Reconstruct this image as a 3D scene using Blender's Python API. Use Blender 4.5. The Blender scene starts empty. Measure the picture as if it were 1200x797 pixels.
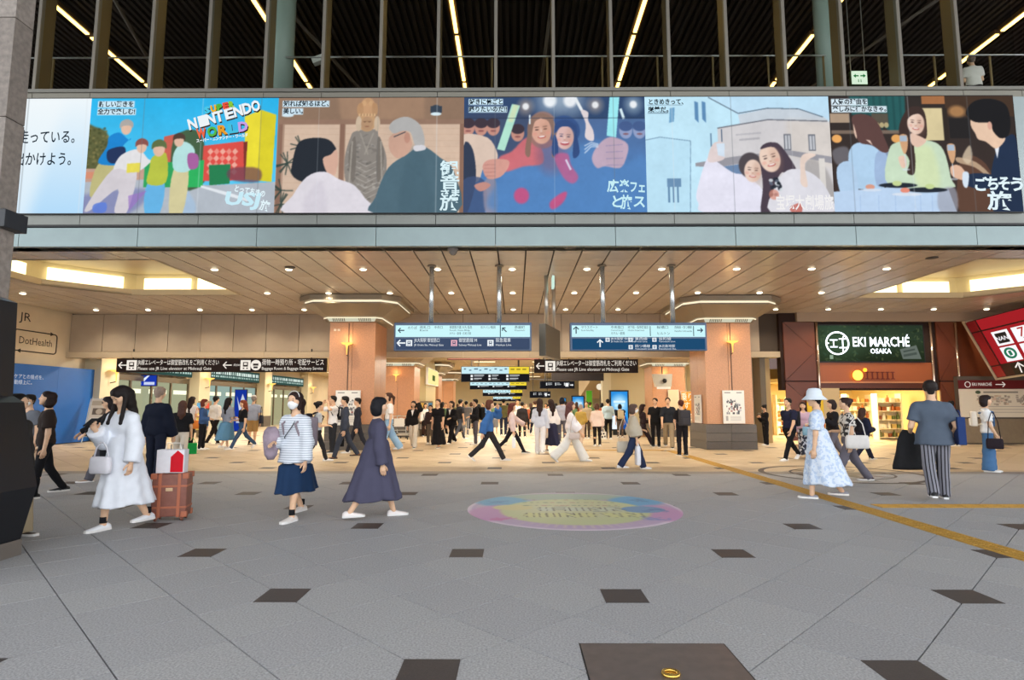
import bpy, bmesh, math, random
import numpy as np
from mathutils import Vector, Matrix

random.seed(7)
C = bpy.context.scene.collection
sc = bpy.context.scene

# ------------------------------------------------------------------ camera
FPX, CAMH = 695.0, 1.45
PITCH = math.atan((474 - 398.5) / FPX)
YAW = math.atan(4 / FPX)
cam_d = bpy.data.cameras.new('camera')
cam_d.sensor_width = 36.0
cam_d.lens = FPX / 1200 * 36.0
cam_d.clip_end = 300
cam = bpy.data.objects.new('camera', cam_d)
cam.location = (0, 0, CAMH)
cam.rotation_euler = (math.pi / 2 + PITCH, 0, YAW)
C.objects.link(cam)
sc.camera = cam

# ------------------------------------------------------------------ world, exposure
w = bpy.data.worlds.new('world')
sc.world = w
w.use_nodes = True
bg = w.node_tree.nodes['Background']
bg.inputs[0].default_value = (0.93, 0.96, 1.0, 1)
bg.inputs[1].default_value = 2.8
sc.view_settings.view_transform = 'Standard'
sc.view_settings.look = 'None'
sc.view_settings.gamma = 1.0
sc.view_settings.exposure = 0.0
sc.view_settings.use_curve_mapping = False
WARM = (1.0, 0.86, 0.66)
SPOT_W = 290.0

# ------------------------------------------------------------------ photo geometry helpers (real depths)
_c, _s = math.cos(PITCH), math.sin(PITCH)
_cy, _sy = math.cos(YAW), math.sin(YAW)
def ray(px, py):
    u = (px - 600) / FPX; v = (398.5 - py) / FPX
    y = _c - _s * v; z = _s + _c * v
    return (u * _cy - y * _sy, u * _sy + y * _cy, z)
def F(px, py, z=0.0):
    r = ray(px, py); t = (z - CAMH) / r[2]
    return (r[0] * t, r[1] * t)
def P(px, py, Y):
    r = ray(px, py); t = Y / r[1]
    return (r[0] * t, CAMH + r[2] * t)

# ------------------------------------------------------------------ materials
def lin(c):
    if isinstance(c, str):
        c = tuple(int(c[i:i + 2], 16) / 255 for i in (0, 2, 4))
    return tuple((x / 12.92 if x <= 0.04045 else ((x + 0.055) / 1.055) ** 2.4) for x in c)
_M = {}
def mat(col, rough=0.6, metal=0.0, noise=0.0, nscale=40.0, bump=0.0, spec=0.5, key=None):
    """principled material with a little procedural colour variation and relief"""
    k = ('p', col if isinstance(col, str) else tuple(col), rough, metal, noise, nscale, bump, spec, key)
    if k in _M: return _M[k]
    m = bpy.data.materials.new('mat_%d' % len(_M)); m.use_nodes = True
    nt = m.node_tree; b = nt.nodes['Principled BSDF']
    l = lin(col)
    b.inputs['Base Color'].default_value = (*l, 1)
    b.inputs['Roughness'].default_value = rough
    b.inputs['Metallic'].default_value = metal
    b.inputs['Specular IOR Level'].default_value = spec
    if noise or bump:
        tc = nt.nodes.new('ShaderNodeTexCoord'); n = nt.nodes.new('ShaderNodeTexNoise')
        n.inputs['Scale'].default_value = nscale; n.inputs['Detail'].default_value = 4
        nt.links.new(tc.outputs['Object'], n.inputs['Vector'])
        if noise:
            r = nt.nodes.new('ShaderNodeValToRGB')
            r.color_ramp.elements[0].position = 0.3; r.color_ramp.elements[1].position = 0.7
            r.color_ramp.elements[0].color = (*[x * (1 - noise) for x in l], 1)
            r.color_ramp.elements[1].color = (*[min(1, x * (1 + noise)) for x in l], 1)
            nt.links.new(n.outputs['Fac'], r.inputs['Fac']); nt.links.new(r.outputs['Color'], b.inputs['Base Color'])
        if bump:
            bp = nt.nodes.new('ShaderNodeBump'); bp.inputs['Strength'].default_value = bump; bp.inputs['Distance'].default_value = 0.01
            nt.links.new(n.outputs['Fac'], bp.inputs['Height']); nt.links.new(bp.outputs['Normal'], b.inputs['Normal'])
    _M[k] = m
    return m
def emit(col, s=1.0):
    k = ('e', col if isinstance(col, str) else tuple(col), s)
    if k in _M: return _M[k]
    m = bpy.data.materials.new('glow_%d' % len(_M)); m.use_nodes = True
    nt = m.node_tree; nt.nodes.remove(nt.nodes['Principled BSDF'])
    e = nt.nodes.new('ShaderNodeEmission'); e.inputs[0].default_value = (*lin(col), 1); e.inputs[1].default_value = s
    nt.links.new(e.outputs[0], nt.nodes['Material Output'].inputs[0])
    _M[k] = m
    return m
def emit_attr(s):
    k = ('ea', s)
    if k in _M: return _M[k]
    m = bpy.data.materials.new('screen_glow_%d' % len(_M)); m.use_nodes = True
    nt = m.node_tree; nt.nodes.remove(nt.nodes['Principled BSDF'])
    a = nt.nodes.new('ShaderNodeAttribute'); a.attribute_name = 'Col'
    e = nt.nodes.new('ShaderNodeEmission'); e.inputs[1].default_value = s
    nt.links.new(a.outputs['Color'], e.inputs[0]); nt.links.new(e.outputs[0], nt.nodes['Material Output'].inputs[0])
    _M[k] = m
    return m
def print_attr(rough=0.5):
    k = ('pa', rough)
    if k in _M: return _M[k]
    m = bpy.data.materials.new('print_%d' % len(_M)); m.use_nodes = True
    nt = m.node_tree; b = nt.nodes['Principled BSDF']; b.inputs['Roughness'].default_value = rough
    a = nt.nodes.new('ShaderNodeAttribute'); a.attribute_name = 'Col'
    nt.links.new(a.outputs['Color'], b.inputs['Base Color'])
    _M[k] = m
    return m
def mix_mat(base, c2, kind, scale, rough=0.8):
    """cloth with a woven-in pattern: stripes across (z), stripes along (angle) or blotches"""
    k = ('mx', base, c2, kind, scale)
    if k in _M: return _M[k]
    m = bpy.data.materials.new('cloth_%d' % len(_M)); m.use_nodes = True
    nt = m.node_tree; b = nt.nodes['Principled BSDF']; b.inputs['Roughness'].default_value = rough
    tc = nt.nodes.new('ShaderNodeTexCoord')
    r = nt.nodes.new('ShaderNodeValToRGB'); r.color_ramp.interpolation = 'CONSTANT'
    r.color_ramp.elements[0].color = (*lin(base), 1); r.color_ramp.elements[1].color = (*lin(c2), 1)
    if kind in ('z', 'x'):
        t = nt.nodes.new('ShaderNodeTexWave'); t.bands_direction = kind.upper(); t.inputs['Scale'].default_value = scale
        t.inputs['Distortion'].default_value = 0.0
        r.color_ramp.elements[1].position = 0.72
        nt.links.new(t.outputs['Fac'], r.inputs['Fac'])
    else:
        t = nt.nodes.new('ShaderNodeTexNoise'); t.inputs['Scale'].default_value = scale; t.inputs['Detail'].default_value = 1
        r.color_ramp.elements[1].position = 0.53
        nt.links.new(t.outputs['Fac'], r.inputs['Fac'])
    nt.links.new(tc.outputs['Object'], t.inputs['Vector']); nt.links.new(r.outputs['Color'], b.inputs['Base Color'])
    _M[k] = m
    return m
def glass(tint=(0.9, 0.95, 0.95), refl=0.06):
    k = ('g', tint, refl)
    if k in _M: return _M[k]
    m = bpy.data.materials.new('glass_%d' % len(_M)); m.use_nodes = True
    nt = m.node_tree; nt.nodes.remove(nt.nodes['Principled BSDF'])
    t = nt.nodes.new('ShaderNodeBsdfTransparent'); t.inputs[0].default_value = (*tint, 1)
    g = nt.nodes.new('ShaderNodeBsdfGlossy'); g.inputs['Roughness'].default_value = 0.03
    fr = nt.nodes.new('ShaderNodeFresnel'); fr.inputs[0].default_value = 1.2
    mx = nt.nodes.new('ShaderNodeMixShader'); ge = nt.nodes.new('ShaderNodeNewGeometry')      # only the outer skin of a pane reflects
    mu = nt.nodes.new('ShaderNodeMath'); mu.operation = 'MULTIPLY'; iv = nt.nodes.new('ShaderNodeMath'); iv.operation = 'SUBTRACT'; iv.inputs[0].default_value = 1.0
    nt.links.new(ge.outputs['Backfacing'], iv.inputs[1]); nt.links.new(iv.outputs[0], mu.inputs[0]); nt.links.new(fr.outputs[0], mu.inputs[1])
    nt.links.new(mu.outputs[0], mx.inputs[0]); nt.links.new(t.outputs[0], mx.inputs[1]); nt.links.new(g.outputs[0], mx.inputs[2])
    nt.links.new(mx.outputs[0], nt.nodes['Material Output'].inputs[0])
    _M[k] = m
    return m

# ------------------------------------------------------------------ mesh builder
class MB:
    def __init__(s): s.v = []; s.f = []; s.mi = []; s.cur = 0
    def add(s, vs, fs):
        o = len(s.v); s.v += [tuple(p) for p in vs]
        for f in fs: s.f.append([i + o for i in f]); s.mi.append(s.cur)
    def box(s, x0, x1, y0, y1, z0, z1):
        s.add([(x0,y0,z0),(x1,y0,z0),(x1,y1,z0),(x0,y1,z0),(x0,y0,z1),(x1,y0,z1),(x1,y1,z1),(x0,y1,z1)],
              [(0,3,2,1),(4,5,6,7),(0,1,5,4),(1,2,6,5),(2,3,7,6),(3,0,4,7)])
        return s
    def bbox(s, x0, x1, y0, y1, z0, z1, b):
        """box with bevelled edges"""
        bm = bmesh.new(); bmesh.ops.create_cube(bm, size=1)
        for v in bm.verts: v.co = ((x0+x1)/2+v.co.x*(x1-x0), (y0+y1)/2+v.co.y*(y1-y0), (z0+z1)/2+v.co.z*(z1-z0))
        bmesh.ops.bevel(bm, geom=bm.edges[:], offset=b, segments=2, profile=0.7, affect='EDGES')
        bm.verts.index_update()
        s.add([v.co[:] for v in bm.verts], [[v.index for v in f.verts] for f in bm.faces]); bm.free()
        return s
    def prism(s, pts, d):
        """closed outline (3d points, planar) pushed along vector d"""
        n = len(pts); d = Vector(d)
        a = [Vector(p) for p in pts]; b = [p + d for p in a]
        s.add(a + b, [list(range(n))[::-1], list(range(n, 2*n))] + [(i, (i+1) % n, n+(i+1) % n, n+i) for i in range(n)])
        return s
    def loft(s, rings, cap=True, closed=True):
        n = len(rings[0]); vs = [p for r in rings for p in r]; fs = []
        for k in range(len(rings)-1):
            for i in range(n if closed else n-1):
                j = (i+1) % n; fs.append((k*n+i, k*n+j, (k+1)*n+j, (k+1)*n+i))
        if cap: fs.append(list(range(n))[::-1]); fs.append(list(range((len(rings)-1)*n, len(rings)*n)))
        s.add(vs, fs); return s
    def tube(s, pts, r, n=8):
        pts = [Vector(p) for p in pts]; rs = r if isinstance(r, (list, tuple)) else [r]*len(pts)
        rings = []; up = None
        for i, p in enumerate(pts):
            t = (pts[min(i+1, len(pts)-1)] - pts[max(i-1, 0)]).normalized()
            if up is None:
                up = t.orthogonal().normalized()
            else:
                up = (up - t*up.dot(t))
                up = up.normalized() if up.length > 1e-6 else t.orthogonal().normalized()
            sd = t.cross(up)
            rings.append([p + (up*math.cos(2*math.pi*k/n) + sd*math.sin(2*math.pi*k/n))*rs[i] for k in range(n)])
        return s.loft(rings)
    def lathe(s, prof, c=(0,0,0), n=20, sx=1, sy=1):
        rings = [[(c[0]+r*sx*math.cos(2*math.pi*k/n), c[1]+r*sy*math.sin(2*math.pi*k/n), c[2]+z) for k in range(n)] for r, z in prof]
        return s.loft(rings)
    def ball(s, c, rx, ry=None, rz=None, n=10):
        ry = ry or rx; rz = rz or rx
        rings = []
        for i in range(1, n):
            t = math.pi*i/n - math.pi/2
            rings.append([(c[0]+rx*math.cos(t)*math.cos(2*math.pi*k/n), c[1]+ry*math.cos(t)*math.sin(2*math.pi*k/n), c[2]+rz*math.sin(t)) for k in range(n)])
        return s.loft(rings)
    def mesh(s, name, mats, smooth=False):
        me = bpy.data.meshes.new(name); me.from_pydata(s.v, [], s.f)
        for m in (mats if isinstance(mats, (list, tuple)) else [mats]): me.materials.append(m)
        if any(s.mi): me.polygons.foreach_set('material_index', s.mi)
        if smooth: me.polygons.foreach_set('use_smooth', [True]*len(s.f))
        me.update(); return me
    def build(s, name, mats, parent=None, smooth=False, loc=None, fix=True):
        me = s.mesh(name, mats, smooth)
        if fix:
            bm = bmesh.new(); bm.from_mesh(me); bmesh.ops.recalc_face_normals(bm, faces=bm.faces[:]); bm.to_mesh(me); bm.free()
        o = bpy.data.objects.new(name, me); C.objects.link(o)
        if parent: o.parent = parent
        if loc is not None: o.location = loc
        return o
LABELS = {}
def tag(o, label=None, cat=None, group=None, kind=None):
    if label:
        o['label'] = label; LABELS.setdefault(label, []).append(o.name)
    if cat: o['category'] = cat
    if group: o['group'] = group
    if kind: o['kind'] = kind
    return o
def empty(name, loc=(0,0,0), rz=0, parent=None):
    o = bpy.data.objects.new(name, None); C.objects.link(o); o.location = loc; o.rotation_euler = (0,0,rz)
    o.empty_display_size = 0.1
    if parent: o.parent = parent
    return o
def inst(name, me, loc, parent=None, rot=(0,0,0), mats=None, scale=None):
    o = bpy.data.objects.new(name, me); C.objects.link(o); o.location = loc; o.rotation_euler = rot
    if parent: o.parent = parent
    if scale: o.scale = scale
    if mats:
        for i, m in enumerate(mats): o.material_slots[i].link = 'OBJECT'; o.material_slots[i].material = m
    return o
def struct(o): o['kind'] = 'structure'; return o
def dup_tree(o, loc=None, rz=None, parent=None):
    c = o.copy(); C.objects.link(c)
    if parent: c.parent = parent
    if loc is not None: c.location = loc
    if rz is not None: c.rotation_euler = (0, 0, rz)
    for ch in list(o.children): dup_tree(ch, parent=c)
    return c
def text(s, size, loc, m, parent=None, rot=(math.pi/2, 0, 0), align='LEFT', ext=0.0, name='lettering', bold=0.0, w=None, shear=0.0):
    d = bpy.data.curves.new(name, 'FONT'); d.body = s; d.size = size; d.align_x = align; d.align_y = 'CENTER'
    d.resolution_u = 2; d.extrude = ext; d.offset = bold; d.shear = shear; d.fill_mode = 'FRONT' if ext == 0 else 'BOTH'
    d.materials.append(m)
    o = bpy.data.objects.new(name, d); C.objects.link(o); o.location = loc; o.rotation_euler = rot
    if parent: o.parent = parent
    if w: FITS.append((o, w))
    return o
FITS = []          # lettering to be squeezed to a real width once fonts are measured
def fit_all():
    bpy.context.view_layer.update()
    for o, w in FITS:
        d = o.dimensions.x
        if d > 1e-4: o.scale.x = w / d
    dg = bpy.context.evaluated_depsgraph_get()
    for o in [o for o in bpy.data.objects if o.type == 'FONT']:      # lettering becomes plain mesh
        me = bpy.data.meshes.new_from_object(o.evaluated_get(dg)); n = bpy.data.objects.new('lettering', me); C.objects.link(n)
        n.parent = o.parent; n.matrix_local = o.matrix_local.copy(); bpy.data.objects.remove(o)

# ------------------------------------------------------------------ painted flat print (screens, posters) as colour on a fine grid
class Art:
    def __init__(s, x0, x1, y0, y1, w, h, c='ffffff', c2=None):
        s.photo = False; s.box = (x0, x1, y0, y1); s.w, s.h = w*2, h*2
        s.X, s.Y = np.meshgrid(x0+(np.arange(s.w)+.5)/s.w*(x1-x0), y0+(np.arange(s.h)+.5)/s.h*(y1-y0))
        s.a = np.zeros((s.h, s.w, 3)); s.a[:] = s.c(c)
        if c2 is not None:
            t = ((s.Y-y0)/(y1-y0))[..., None]; s.a = s.a*(1-t)+s.c(c2)*t
    @staticmethod
    def c(c): return np.array([int(c[i:i+2], 16)/255 for i in (0, 2, 4)])
    def blend(s, m, col, al, sl):
        t = (m*al)[..., None]; s.a[sl] = s.a[sl]*(1-t)+s.c(col)*t
    def _sl(s, xa, xb, ya, yb):
        x0, x1, y0, y1 = s.box
        i0 = max(0, int((xa-x0)/(x1-x0)*s.w)-1); i1 = min(s.w, int((xb-x0)/(x1-x0)*s.w)+2)
        j0 = max(0, int((ya-y0)/(y1-y0)*s.h)-1); j1 = min(s.h, int((yb-y0)/(y1-y0)*s.h)+2)
        return (slice(j0, max(j0, j1)), slice(i0, max(i0, i1)))
    def poly(s, pts, col, al=1.0, sm=True, soft=0):
        if sm and len(pts) > 3:
            q = []; n = len(pts)
            for i in range(n):
                p0, p1, p2, p3 = [np.array(pts[(i+k) % n], float) for k in (-1, 0, 1, 2)]
                for t in (0, .25, .5, .75):
                    q.append(.5*((2*p1)+(-p0+p2)*t+(2*p0-5*p1+4*p2-p3)*t*t+(-p0+3*p1-3*p2+p3)*t**3))
            pts = q
        xs = [p[0] for p in pts]; ys = [p[1] for p in pts]
        sl = s._sl(min(xs)-soft*2, max(xs)+soft*2, min(ys)-soft*2, max(ys)+soft*2); X, Y = s.X[sl], s.Y[sl]
        if X.size == 0: return s
        m = np.zeros(X.shape, bool); n = len(pts)
        for i in range(n):
            xa, ya = pts[i]; xb, yb = pts[(i+1) % n]
            if ya == yb: continue
            m ^= ((ya > Y) != (yb > Y)) & (X < (xb-xa)*(Y-ya)/(yb-ya)+xa)
        m = m.astype(float)
        if soft:
            k = max(1, int(soft/(s.box[1]-s.box[0])*s.w/2))
            for _ in range(2):
                for ax in (0, 1):
                    cs = np.cumsum(np.pad(m, [(k+1, k) if a == ax else (0, 0) for a in (0, 1)], mode='edge'), axis=ax)
                    n_ = m.shape[ax]
                    m = (np.take(cs, range(2*k+1, 2*k+1+n_), ax)-np.take(cs, range(0, n_), ax))/(2*k+1)
        s.blend(m, col, al, sl); return s
    def ell(s, cx, cy, rx, ry, col, al=1.0, rot=0, soft=0.1):
        R = max(rx, ry)*(1+soft); sl = s._sl(cx-R, cx+R, cy-R, cy+R); X, Y = s.X[sl]-cx, s.Y[sl]-cy
        if X.size == 0: return s
        c, n = math.cos(rot), math.sin(rot); d = np.sqrt(((X*c+Y*n)/rx)**2+((-X*n+Y*c)/ry)**2)
        s.blend(np.clip((1+soft/2-d)/soft, 0, 1), col, al, sl); return s
    def rect(s, xa, ya, xb, yb, col, al=1.0): return s.poly([(xa, ya), (xb, ya), (xb, yb), (xa, yb)], col, al, False)
    def line(s, pts, wd, col, al=1.0):
        for (xa, ya), (xb, yb) in zip(pts[:-1], pts[1:]):
            L = math.hypot(xb-xa, yb-ya) or 1; nx, ny = -(yb-ya)/L*wd/2, (xb-xa)/L*wd/2
            s.poly([(xa+nx, ya+ny), (xb+nx, yb+ny), (xb-nx, yb-ny), (xa-nx, ya-ny)], col, al, False)
        return s
    def face(s, cx, cy, r, skin, hair='2a1d18', rot=0, smile=True):
        c, n = math.cos(rot), math.sin(rot)
        R = lambda x, y: (cx+(x*c-y*n)*r, cy+(x*n+y*c)*r)
        s.ell(cx, cy, r*.78, r, skin, rot=rot)
        for e in (-.32, .32):
            p = R(e, -.08); s.ell(p[0], p[1], r*.15, r*.05, hair, .85, rot); p = R(e, -.27); s.ell(p[0], p[1], r*.2, r*.04, hair, .6, rot)
        p = R(.42, .1); s.ell(p[0], p[1], r*.45, r*.9, 'b07a60', .28, rot, .9)
        p = R(0, .05); s.ell(p[0], p[1], r*.07, r*.22, 'fff0e0', .35, rot, .9); p = R(0, .2); s.ell(p[0], p[1], r*.1, r*.06, 'b06a55', .5, rot)
        p = R(0, .48); s.ell(p[0], p[1], r*(.32 if smile else .18), r*.11, 'b5443f', .8, rot)
        if smile: p = R(0, .45); s.ell(p[0], p[1], r*.25, r*.06, 'fff4ea', .95, rot)
        for e in (-.5, .5): p = R(e, .22); s.ell(p[0], p[1], r*.18, r*.13, 'e88d7c', .35, rot, .8)
        return s
    def grid(s, name, fn, m, parent=None):
        """flat print as a mesh: fn(u, v) -> 3d point, u right, v down, 0..1"""
        h, w = s.h//2, s.w//2
        a = s.a.reshape(h, 2, w, 2, 3).mean((1, 3))
        if s.photo:       # a camera picture on a screen: slightly soft, grainy and lifted
            pd = np.pad(a, ((1, 1), (1, 1), (0, 0)), mode='edge')
            a = .5*a+.125*(pd[:-2, 1:-1]+pd[2:, 1:-1]+pd[1:-1, :-2]+pd[1:-1, 2:])
            g = np.random.default_rng(5); nz = np.zeros((h, w))
            for k in (4, 12, 30):
                q = g.normal(size=(h//k+2, w//k+2)); yi, xi = np.arange(h)/k, np.arange(w)/k; y0, x0 = yi.astype(int), xi.astype(int); fy, fx = (yi-y0)[:, None], (xi-x0)[None, :]
                nz += ((q[y0][:, x0]*(1-fy)+q[y0+1][:, x0]*fy)*(1-fx)+(q[y0][:, x0+1]*(1-fy)+q[y0+1][:, x0+1]*fy)*fx)*(.5 if k > 4 else .35)
            a = np.clip(a*(1+.022*nz[..., None])*.90+np.array([.065, .075, .085]), 0, 1)
        a = np.where(a <= .04045, a/12.92, ((a+.055)/1.055)**2.4)
        U, V = np.meshgrid(np.linspace(0, 1, w), np.linspace(0, 1, h))
        p0, pu, pv = [np.array(fn(*q), float) for q in ((0, 0), (1, 0), (0, 1))]
        co = p0+U[..., None]*(pu-p0)+V[..., None]*(pv-p0)
        idx = np.arange(h*w).reshape(h, w)
        q = np.stack([idx[1:, :-1], idx[1:, 1:], idx[:-1, 1:], idx[:-1, :-1]], -1).reshape(-1, 4)
        me = np_mesh(name, co.reshape(-1, 3), q, m, False)
        at = me.color_attributes.new('Col', 'FLOAT_COLOR', 'POINT')
        at.data.foreach_set('color', np.concatenate([a.reshape(-1, 3), np.ones((h*w, 1))], 1).astype(np.float32).ravel())
        o = bpy.data.objects.new(name, me); C.objects.link(o)
        if parent: o.parent = parent
        return o
def np_mesh(name, co, quads, m, smooth=True):
    me = bpy.data.meshes.new(name); nq = len(quads)
    me.vertices.add(len(co)); me.vertices.foreach_set('co', np.asarray(co, np.float32).ravel())
    me.loops.add(nq*4); me.loops.foreach_set('vertex_index', np.asarray(quads, np.int32).ravel())
    me.polygons.add(nq); me.polygons.foreach_set('loop_start', np.arange(0, nq*4, 4, dtype=np.int32))
    me.polygons.foreach_set('loop_total', np.full(nq, 4, np.int32))
    if smooth: me.polygons.foreach_set('use_smooth', np.ones(nq, bool))
    if m is not None: me.materials.append(m)
    me.update(calc_edges=True); me.validate(); return me
# ================================================================== SETTING
YF, H, YB = 12.6, 4.9, 22.5           # fascia plane, hall ceiling height, lintel plane
XL, XR = -17.1, 18.9
m_joint = mat('2a2927', 0.9)
m_dark = mat('1a1a1c', 0.5)
m_black = mat('0c0c0d', 0.45)
m_steel = mat('b9bab8', 0.3, 0.9)
m_white = mat('e9e8e4', 0.5)
G_NEAR = [mat(c, 0.62, 0, 0.30, 75, 0.4) for c in ('a4a4a6', 'a2a2a4', 'a6a6a7')]
G_FAR = [mat(c, 0.46, 0, 0.08, 40) for c in ('c6b191', 'c0aa8a', 'cbb698')]
m_inlay = mat('463f3d', 0.5, 0, 0.2, 90)

# ---- floor ---------------------------------------------------------
floor = struct(MB().box(-24, 26, -9, 66, -0.3, -0.022).build('floor', m_joint))
S, OX, OY = 2.6, -0.475, 3.405
TS = S / math.sqrt(2) / 3
def clipY(poly, y, keep_low):
    out = []
    for i in range(len(poly)):
        a, b = poly[i], poly[(i+1) % len(poly)]
        ia, ib = ((a[1] <= y) == keep_low), ((b[1] <= y) == keep_low)
        if ia: out.append(a)
        if ia != ib:
            t = (y-a[1])/(b[1]-a[1]); out.append((a[0]+(b[0]-a[0])*t, y))
    return out
hs = (TS - 0.010) / 2 * math.sqrt(2)
tile_me = []
for m in G_NEAR:
    b = MB(); e = 0.004
    b.loft([[(hs*math.cos(k*math.pi/2), hs*math.sin(k*math.pi/2), -0.022) for k in range(4)],
            [(hs*math.cos(k*math.pi/2), hs*math.sin(k*math.pi/2), 0) for k in range(4)]])
    tile_me.append(b.mesh('floor_tile', m))
cands = []
d = TS / math.sqrt(2)
for i in range(-60, 61):
    for j in range(-60, 130):
        x = OX + (i - j) * d * 1.0 + d * 0; y = OY + (i + j) * d + d
        if -22 < x < 24 and -4 < y < 64: cands.append((x, y))
def infrustum(x, y): return y > 2.2 and abs(x) < 0.9 * y + 0.8
vis = sorted([c for c in cands if infrustum(*c) and c[1] < YF - .6], key=lambda c: c[1])[:300]
vs_ = set(vis)
for x, y in vis:
    inst('floor_tile', random.choice(tile_me), (x, y, random.uniform(-.0008, 0)), floor)
rest = MB(); mlist = G_NEAR + G_FAR + [mat('8e877f', 0.5, 0, 0.2, 60, 0.2)]
for x, y in cands:
    if (x, y) in vs_: continue
    q = [(x+hs, y), (x, y+hs), (x-hs, y), (x, y-hs)]
    r = random.randrange(3)
    for lo, hi, mi in ((-9, YF+.1, r), (YF+.55, 99, 3+r)):
        p = clipY(clipY(q, lo, False), hi, True) if (y-hs < hi and y+hs > lo) else []
        if len(p) >= 3:
            rest.cur = mi; rest.prism([(a, b, -0.022) for a, b in p], (0, 0, 0.022))
rest.cur = 6
for k in range(34): rest.box(-20+k*1.3, -20+k*1.3+1.294, YF+.105, YF+.545, -.022, 0)
tag(rest.build('floor_tiles', mlist, floor), kind='stuff')
il = 0.16
inl = MB().box(-il, il, -il, il, -.02, 0.0025).mesh('floor_inlay', m_inlay)
n = 0
for jj in range(-2, 42):
    y = OY + jj * S / 2
    for ii in range(-10, 11):
        x = OX + ii * S + (0 if jj % 2 == 0 else S / 2)
        if y > 1.5 and y < 58 and -16.5 < x < 18 and abs(x) < .92*y+.6:
            inst('floor_inlay', inl, (x, y, 0), floor); n += 1

# brown service plate let into the paving, brass lifting ring
pl = MB().box(.394, 1.262, 2.9, 3.79, -.02, .004).build('access_plate', mat('6d625d', .35, .3, .12, 12))
tag(pl, 'brown metal access plate let into the grey paving with a brass ring', 'access plate')
MB().box(.386, 1.27, 2.892, 3.798, -.02, .002).build('plate_frame', m_black, pl)
rg = MB(); rg.tube([(.835+.042*math.cos(a), 3.37+.042*math.sin(a), .012) for a in np.linspace(0, 2*math.pi, 17)], .011, 6)
rg.lathe([(.0, .004), (.045, .004), (.04, .01), (0, .01)], (.835, 3.37, 0), 16)
rg.build('lifting_ring', mat('d8b15a', .25, .9), pl, True)

# ---- tactile paving ------------------------------------------------
m_tac = mat('b98f3a', .6, 0, .12, 30)
tb = MB().box(-.149, .149, -.149, .149, -.02, .003)
for k in range(4): tb.box(-.12+k*.073, -.085+k*.073, -.135, .135, .003, .008)
tac = tb.mesh('tactile_tile', m_tac)
tp = empty('tactile_path', (4.87, 5, 0)); tag(tp, 'yellow tactile guide path of ribbed tiles crossing the paving', 'tactile paving')
for k in range(50):
    inst('tactile_tile', tac, (0, -.9+k*.3, 0), tp); 
for k in range(34):
    inst('tactile_tile', tac, (.45+k*.3, 3.75, 0), tp, (0, 0, math.pi/2))
for k in range(9):
    inst('tactile_tile', tac, (-.3-k*.3, 14.1, 0), tp, (0, 0, math.pi/2))

# ---- round floor sticker --------------------------------------------
A = Art(-1.5, 1.5, -1.5, 1.5, 260, 260, 'e9d6ea')
for r, c in ((1.42, 'c4a6cf'), ):
    A.ell(0, 0, r, r, c, soft=.02)
for k in range(72):
    t = 2*math.pi*k/72; A.line([(1.18*math.cos(t), 1.18*math.sin(t)), (1.36*math.cos(t), 1.36*math.sin(t))], .02, 'f3e6c8', .5)
A.ell(0, -1.0, 1.0, .35, '9cc3a0', .8, soft=.4)
A.ell(-1.0, -.55, .4, .55, '5fb2dd', 1, -.5, .3); A.ell(1.0, -.62, .4, .5, '4aa6e0', 1, .5, .3)
A.ell(-1.1, .35, .35, .6, 'd08cc8', 1, .2, .3); A.ell(1.15, .35, .3, .6, 'cf8dc6', 1, 0, .3)
A.ell(0, .2, 1.02, .98, 'cfd896', soft=.06); A.ell(0, .1, .8, .7, 'd9d9a6', .8, soft=.5)
A.ell(.95, .1, .3, .26, '5c93c8', soft=.1); A.ell(-.85, -.05, .28, .22, 'e0d68c', soft=.1)
rs = random.Random(3)
def glyphs(cx, cy, wd, ht, n, col, fill):
    for k in range(n):          # chunky made-up letter shapes: outlined bars
        x = cx-wd/2+(k+.5)*wd/n; w_ = wd/n*.36; bars = []
        for q in rs.sample([((-1, 1), (1, 1)), ((-1, 0), (1, 0)), ((-1, -1), (1, -1)), ((-1, -1), (-1, 1)), ((1, -1), (1, 1)), ((0, -1), (0, 1)), ((-1, -1), (1, 1))], 3):
            bars.append([(x+u*w_, cy+v*ht*.42) for u, v in q])
        for wd_, c in ((.115, col), (.075, fill)):
            for q in bars: A.line(q, wd_, c)
glyphs(.08, .08, 1.25, .34, 5, '4b4a38', 'd3dcc0'); glyphs(.05, .52, 1.6, .36, 6, '5b5a3a', 'dfe08c')
for yy, n_ in ((-.75, 9), (-.5, 14), (-.25, 16)):
    for k in range(n_):
        x = -.7+1.4*k/n_; A.rect(x, yy, x+rs.uniform(.03, .08), yy+rs.uniform(.03, .07), rs.choice(['7d7f5c', 'b98a6c', '6f8b62']), .8)
for cx, cy, c in ((-.95, .8, 'd45fa8'), (.95, .75, '6a7fc8'), (1.1, .15, '3569b0'), (-1.05, -.5, '3f86c0'), (1.02, -.7, '2d78b8')):
    for k in range(6):
        A.line([(cx+rs.uniform(-.2, .2), cy+rs.uniform(-.15, .15)) for _ in range(3)], .03, c, .7)
A.a = A.a*.72+.18
hh, ww = A.h//2, A.w//2
a = A.a.reshape(hh, 2, ww, 2, 3).mean((1, 3)); a = np.where(a <= .04045, a/12.92, ((a+.055)/1.055)**2.4)
R_ = 1.48; nr, na = 70, 220; co = []; cl = []
for i in range(nr+1):
    for k in range(na):
        r = R_*i/nr; t = 2*math.pi*k/na; x, y = r*math.cos(t), r*math.sin(t)
        co.append((x, y, .003 if i < nr else 0.0))
        u = min(ww-1, int((x+1.5)/3*ww)); v = min(hh-1, int((1.5-y)/3*hh)); cl.append((*a[v, u], 1))
q = [(i*na+k, (i+1)*na+k, (i+1)*na+(k+1) % na, i*na+(k+1) % na) for i in range(nr) for k in range(na)]
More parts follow.
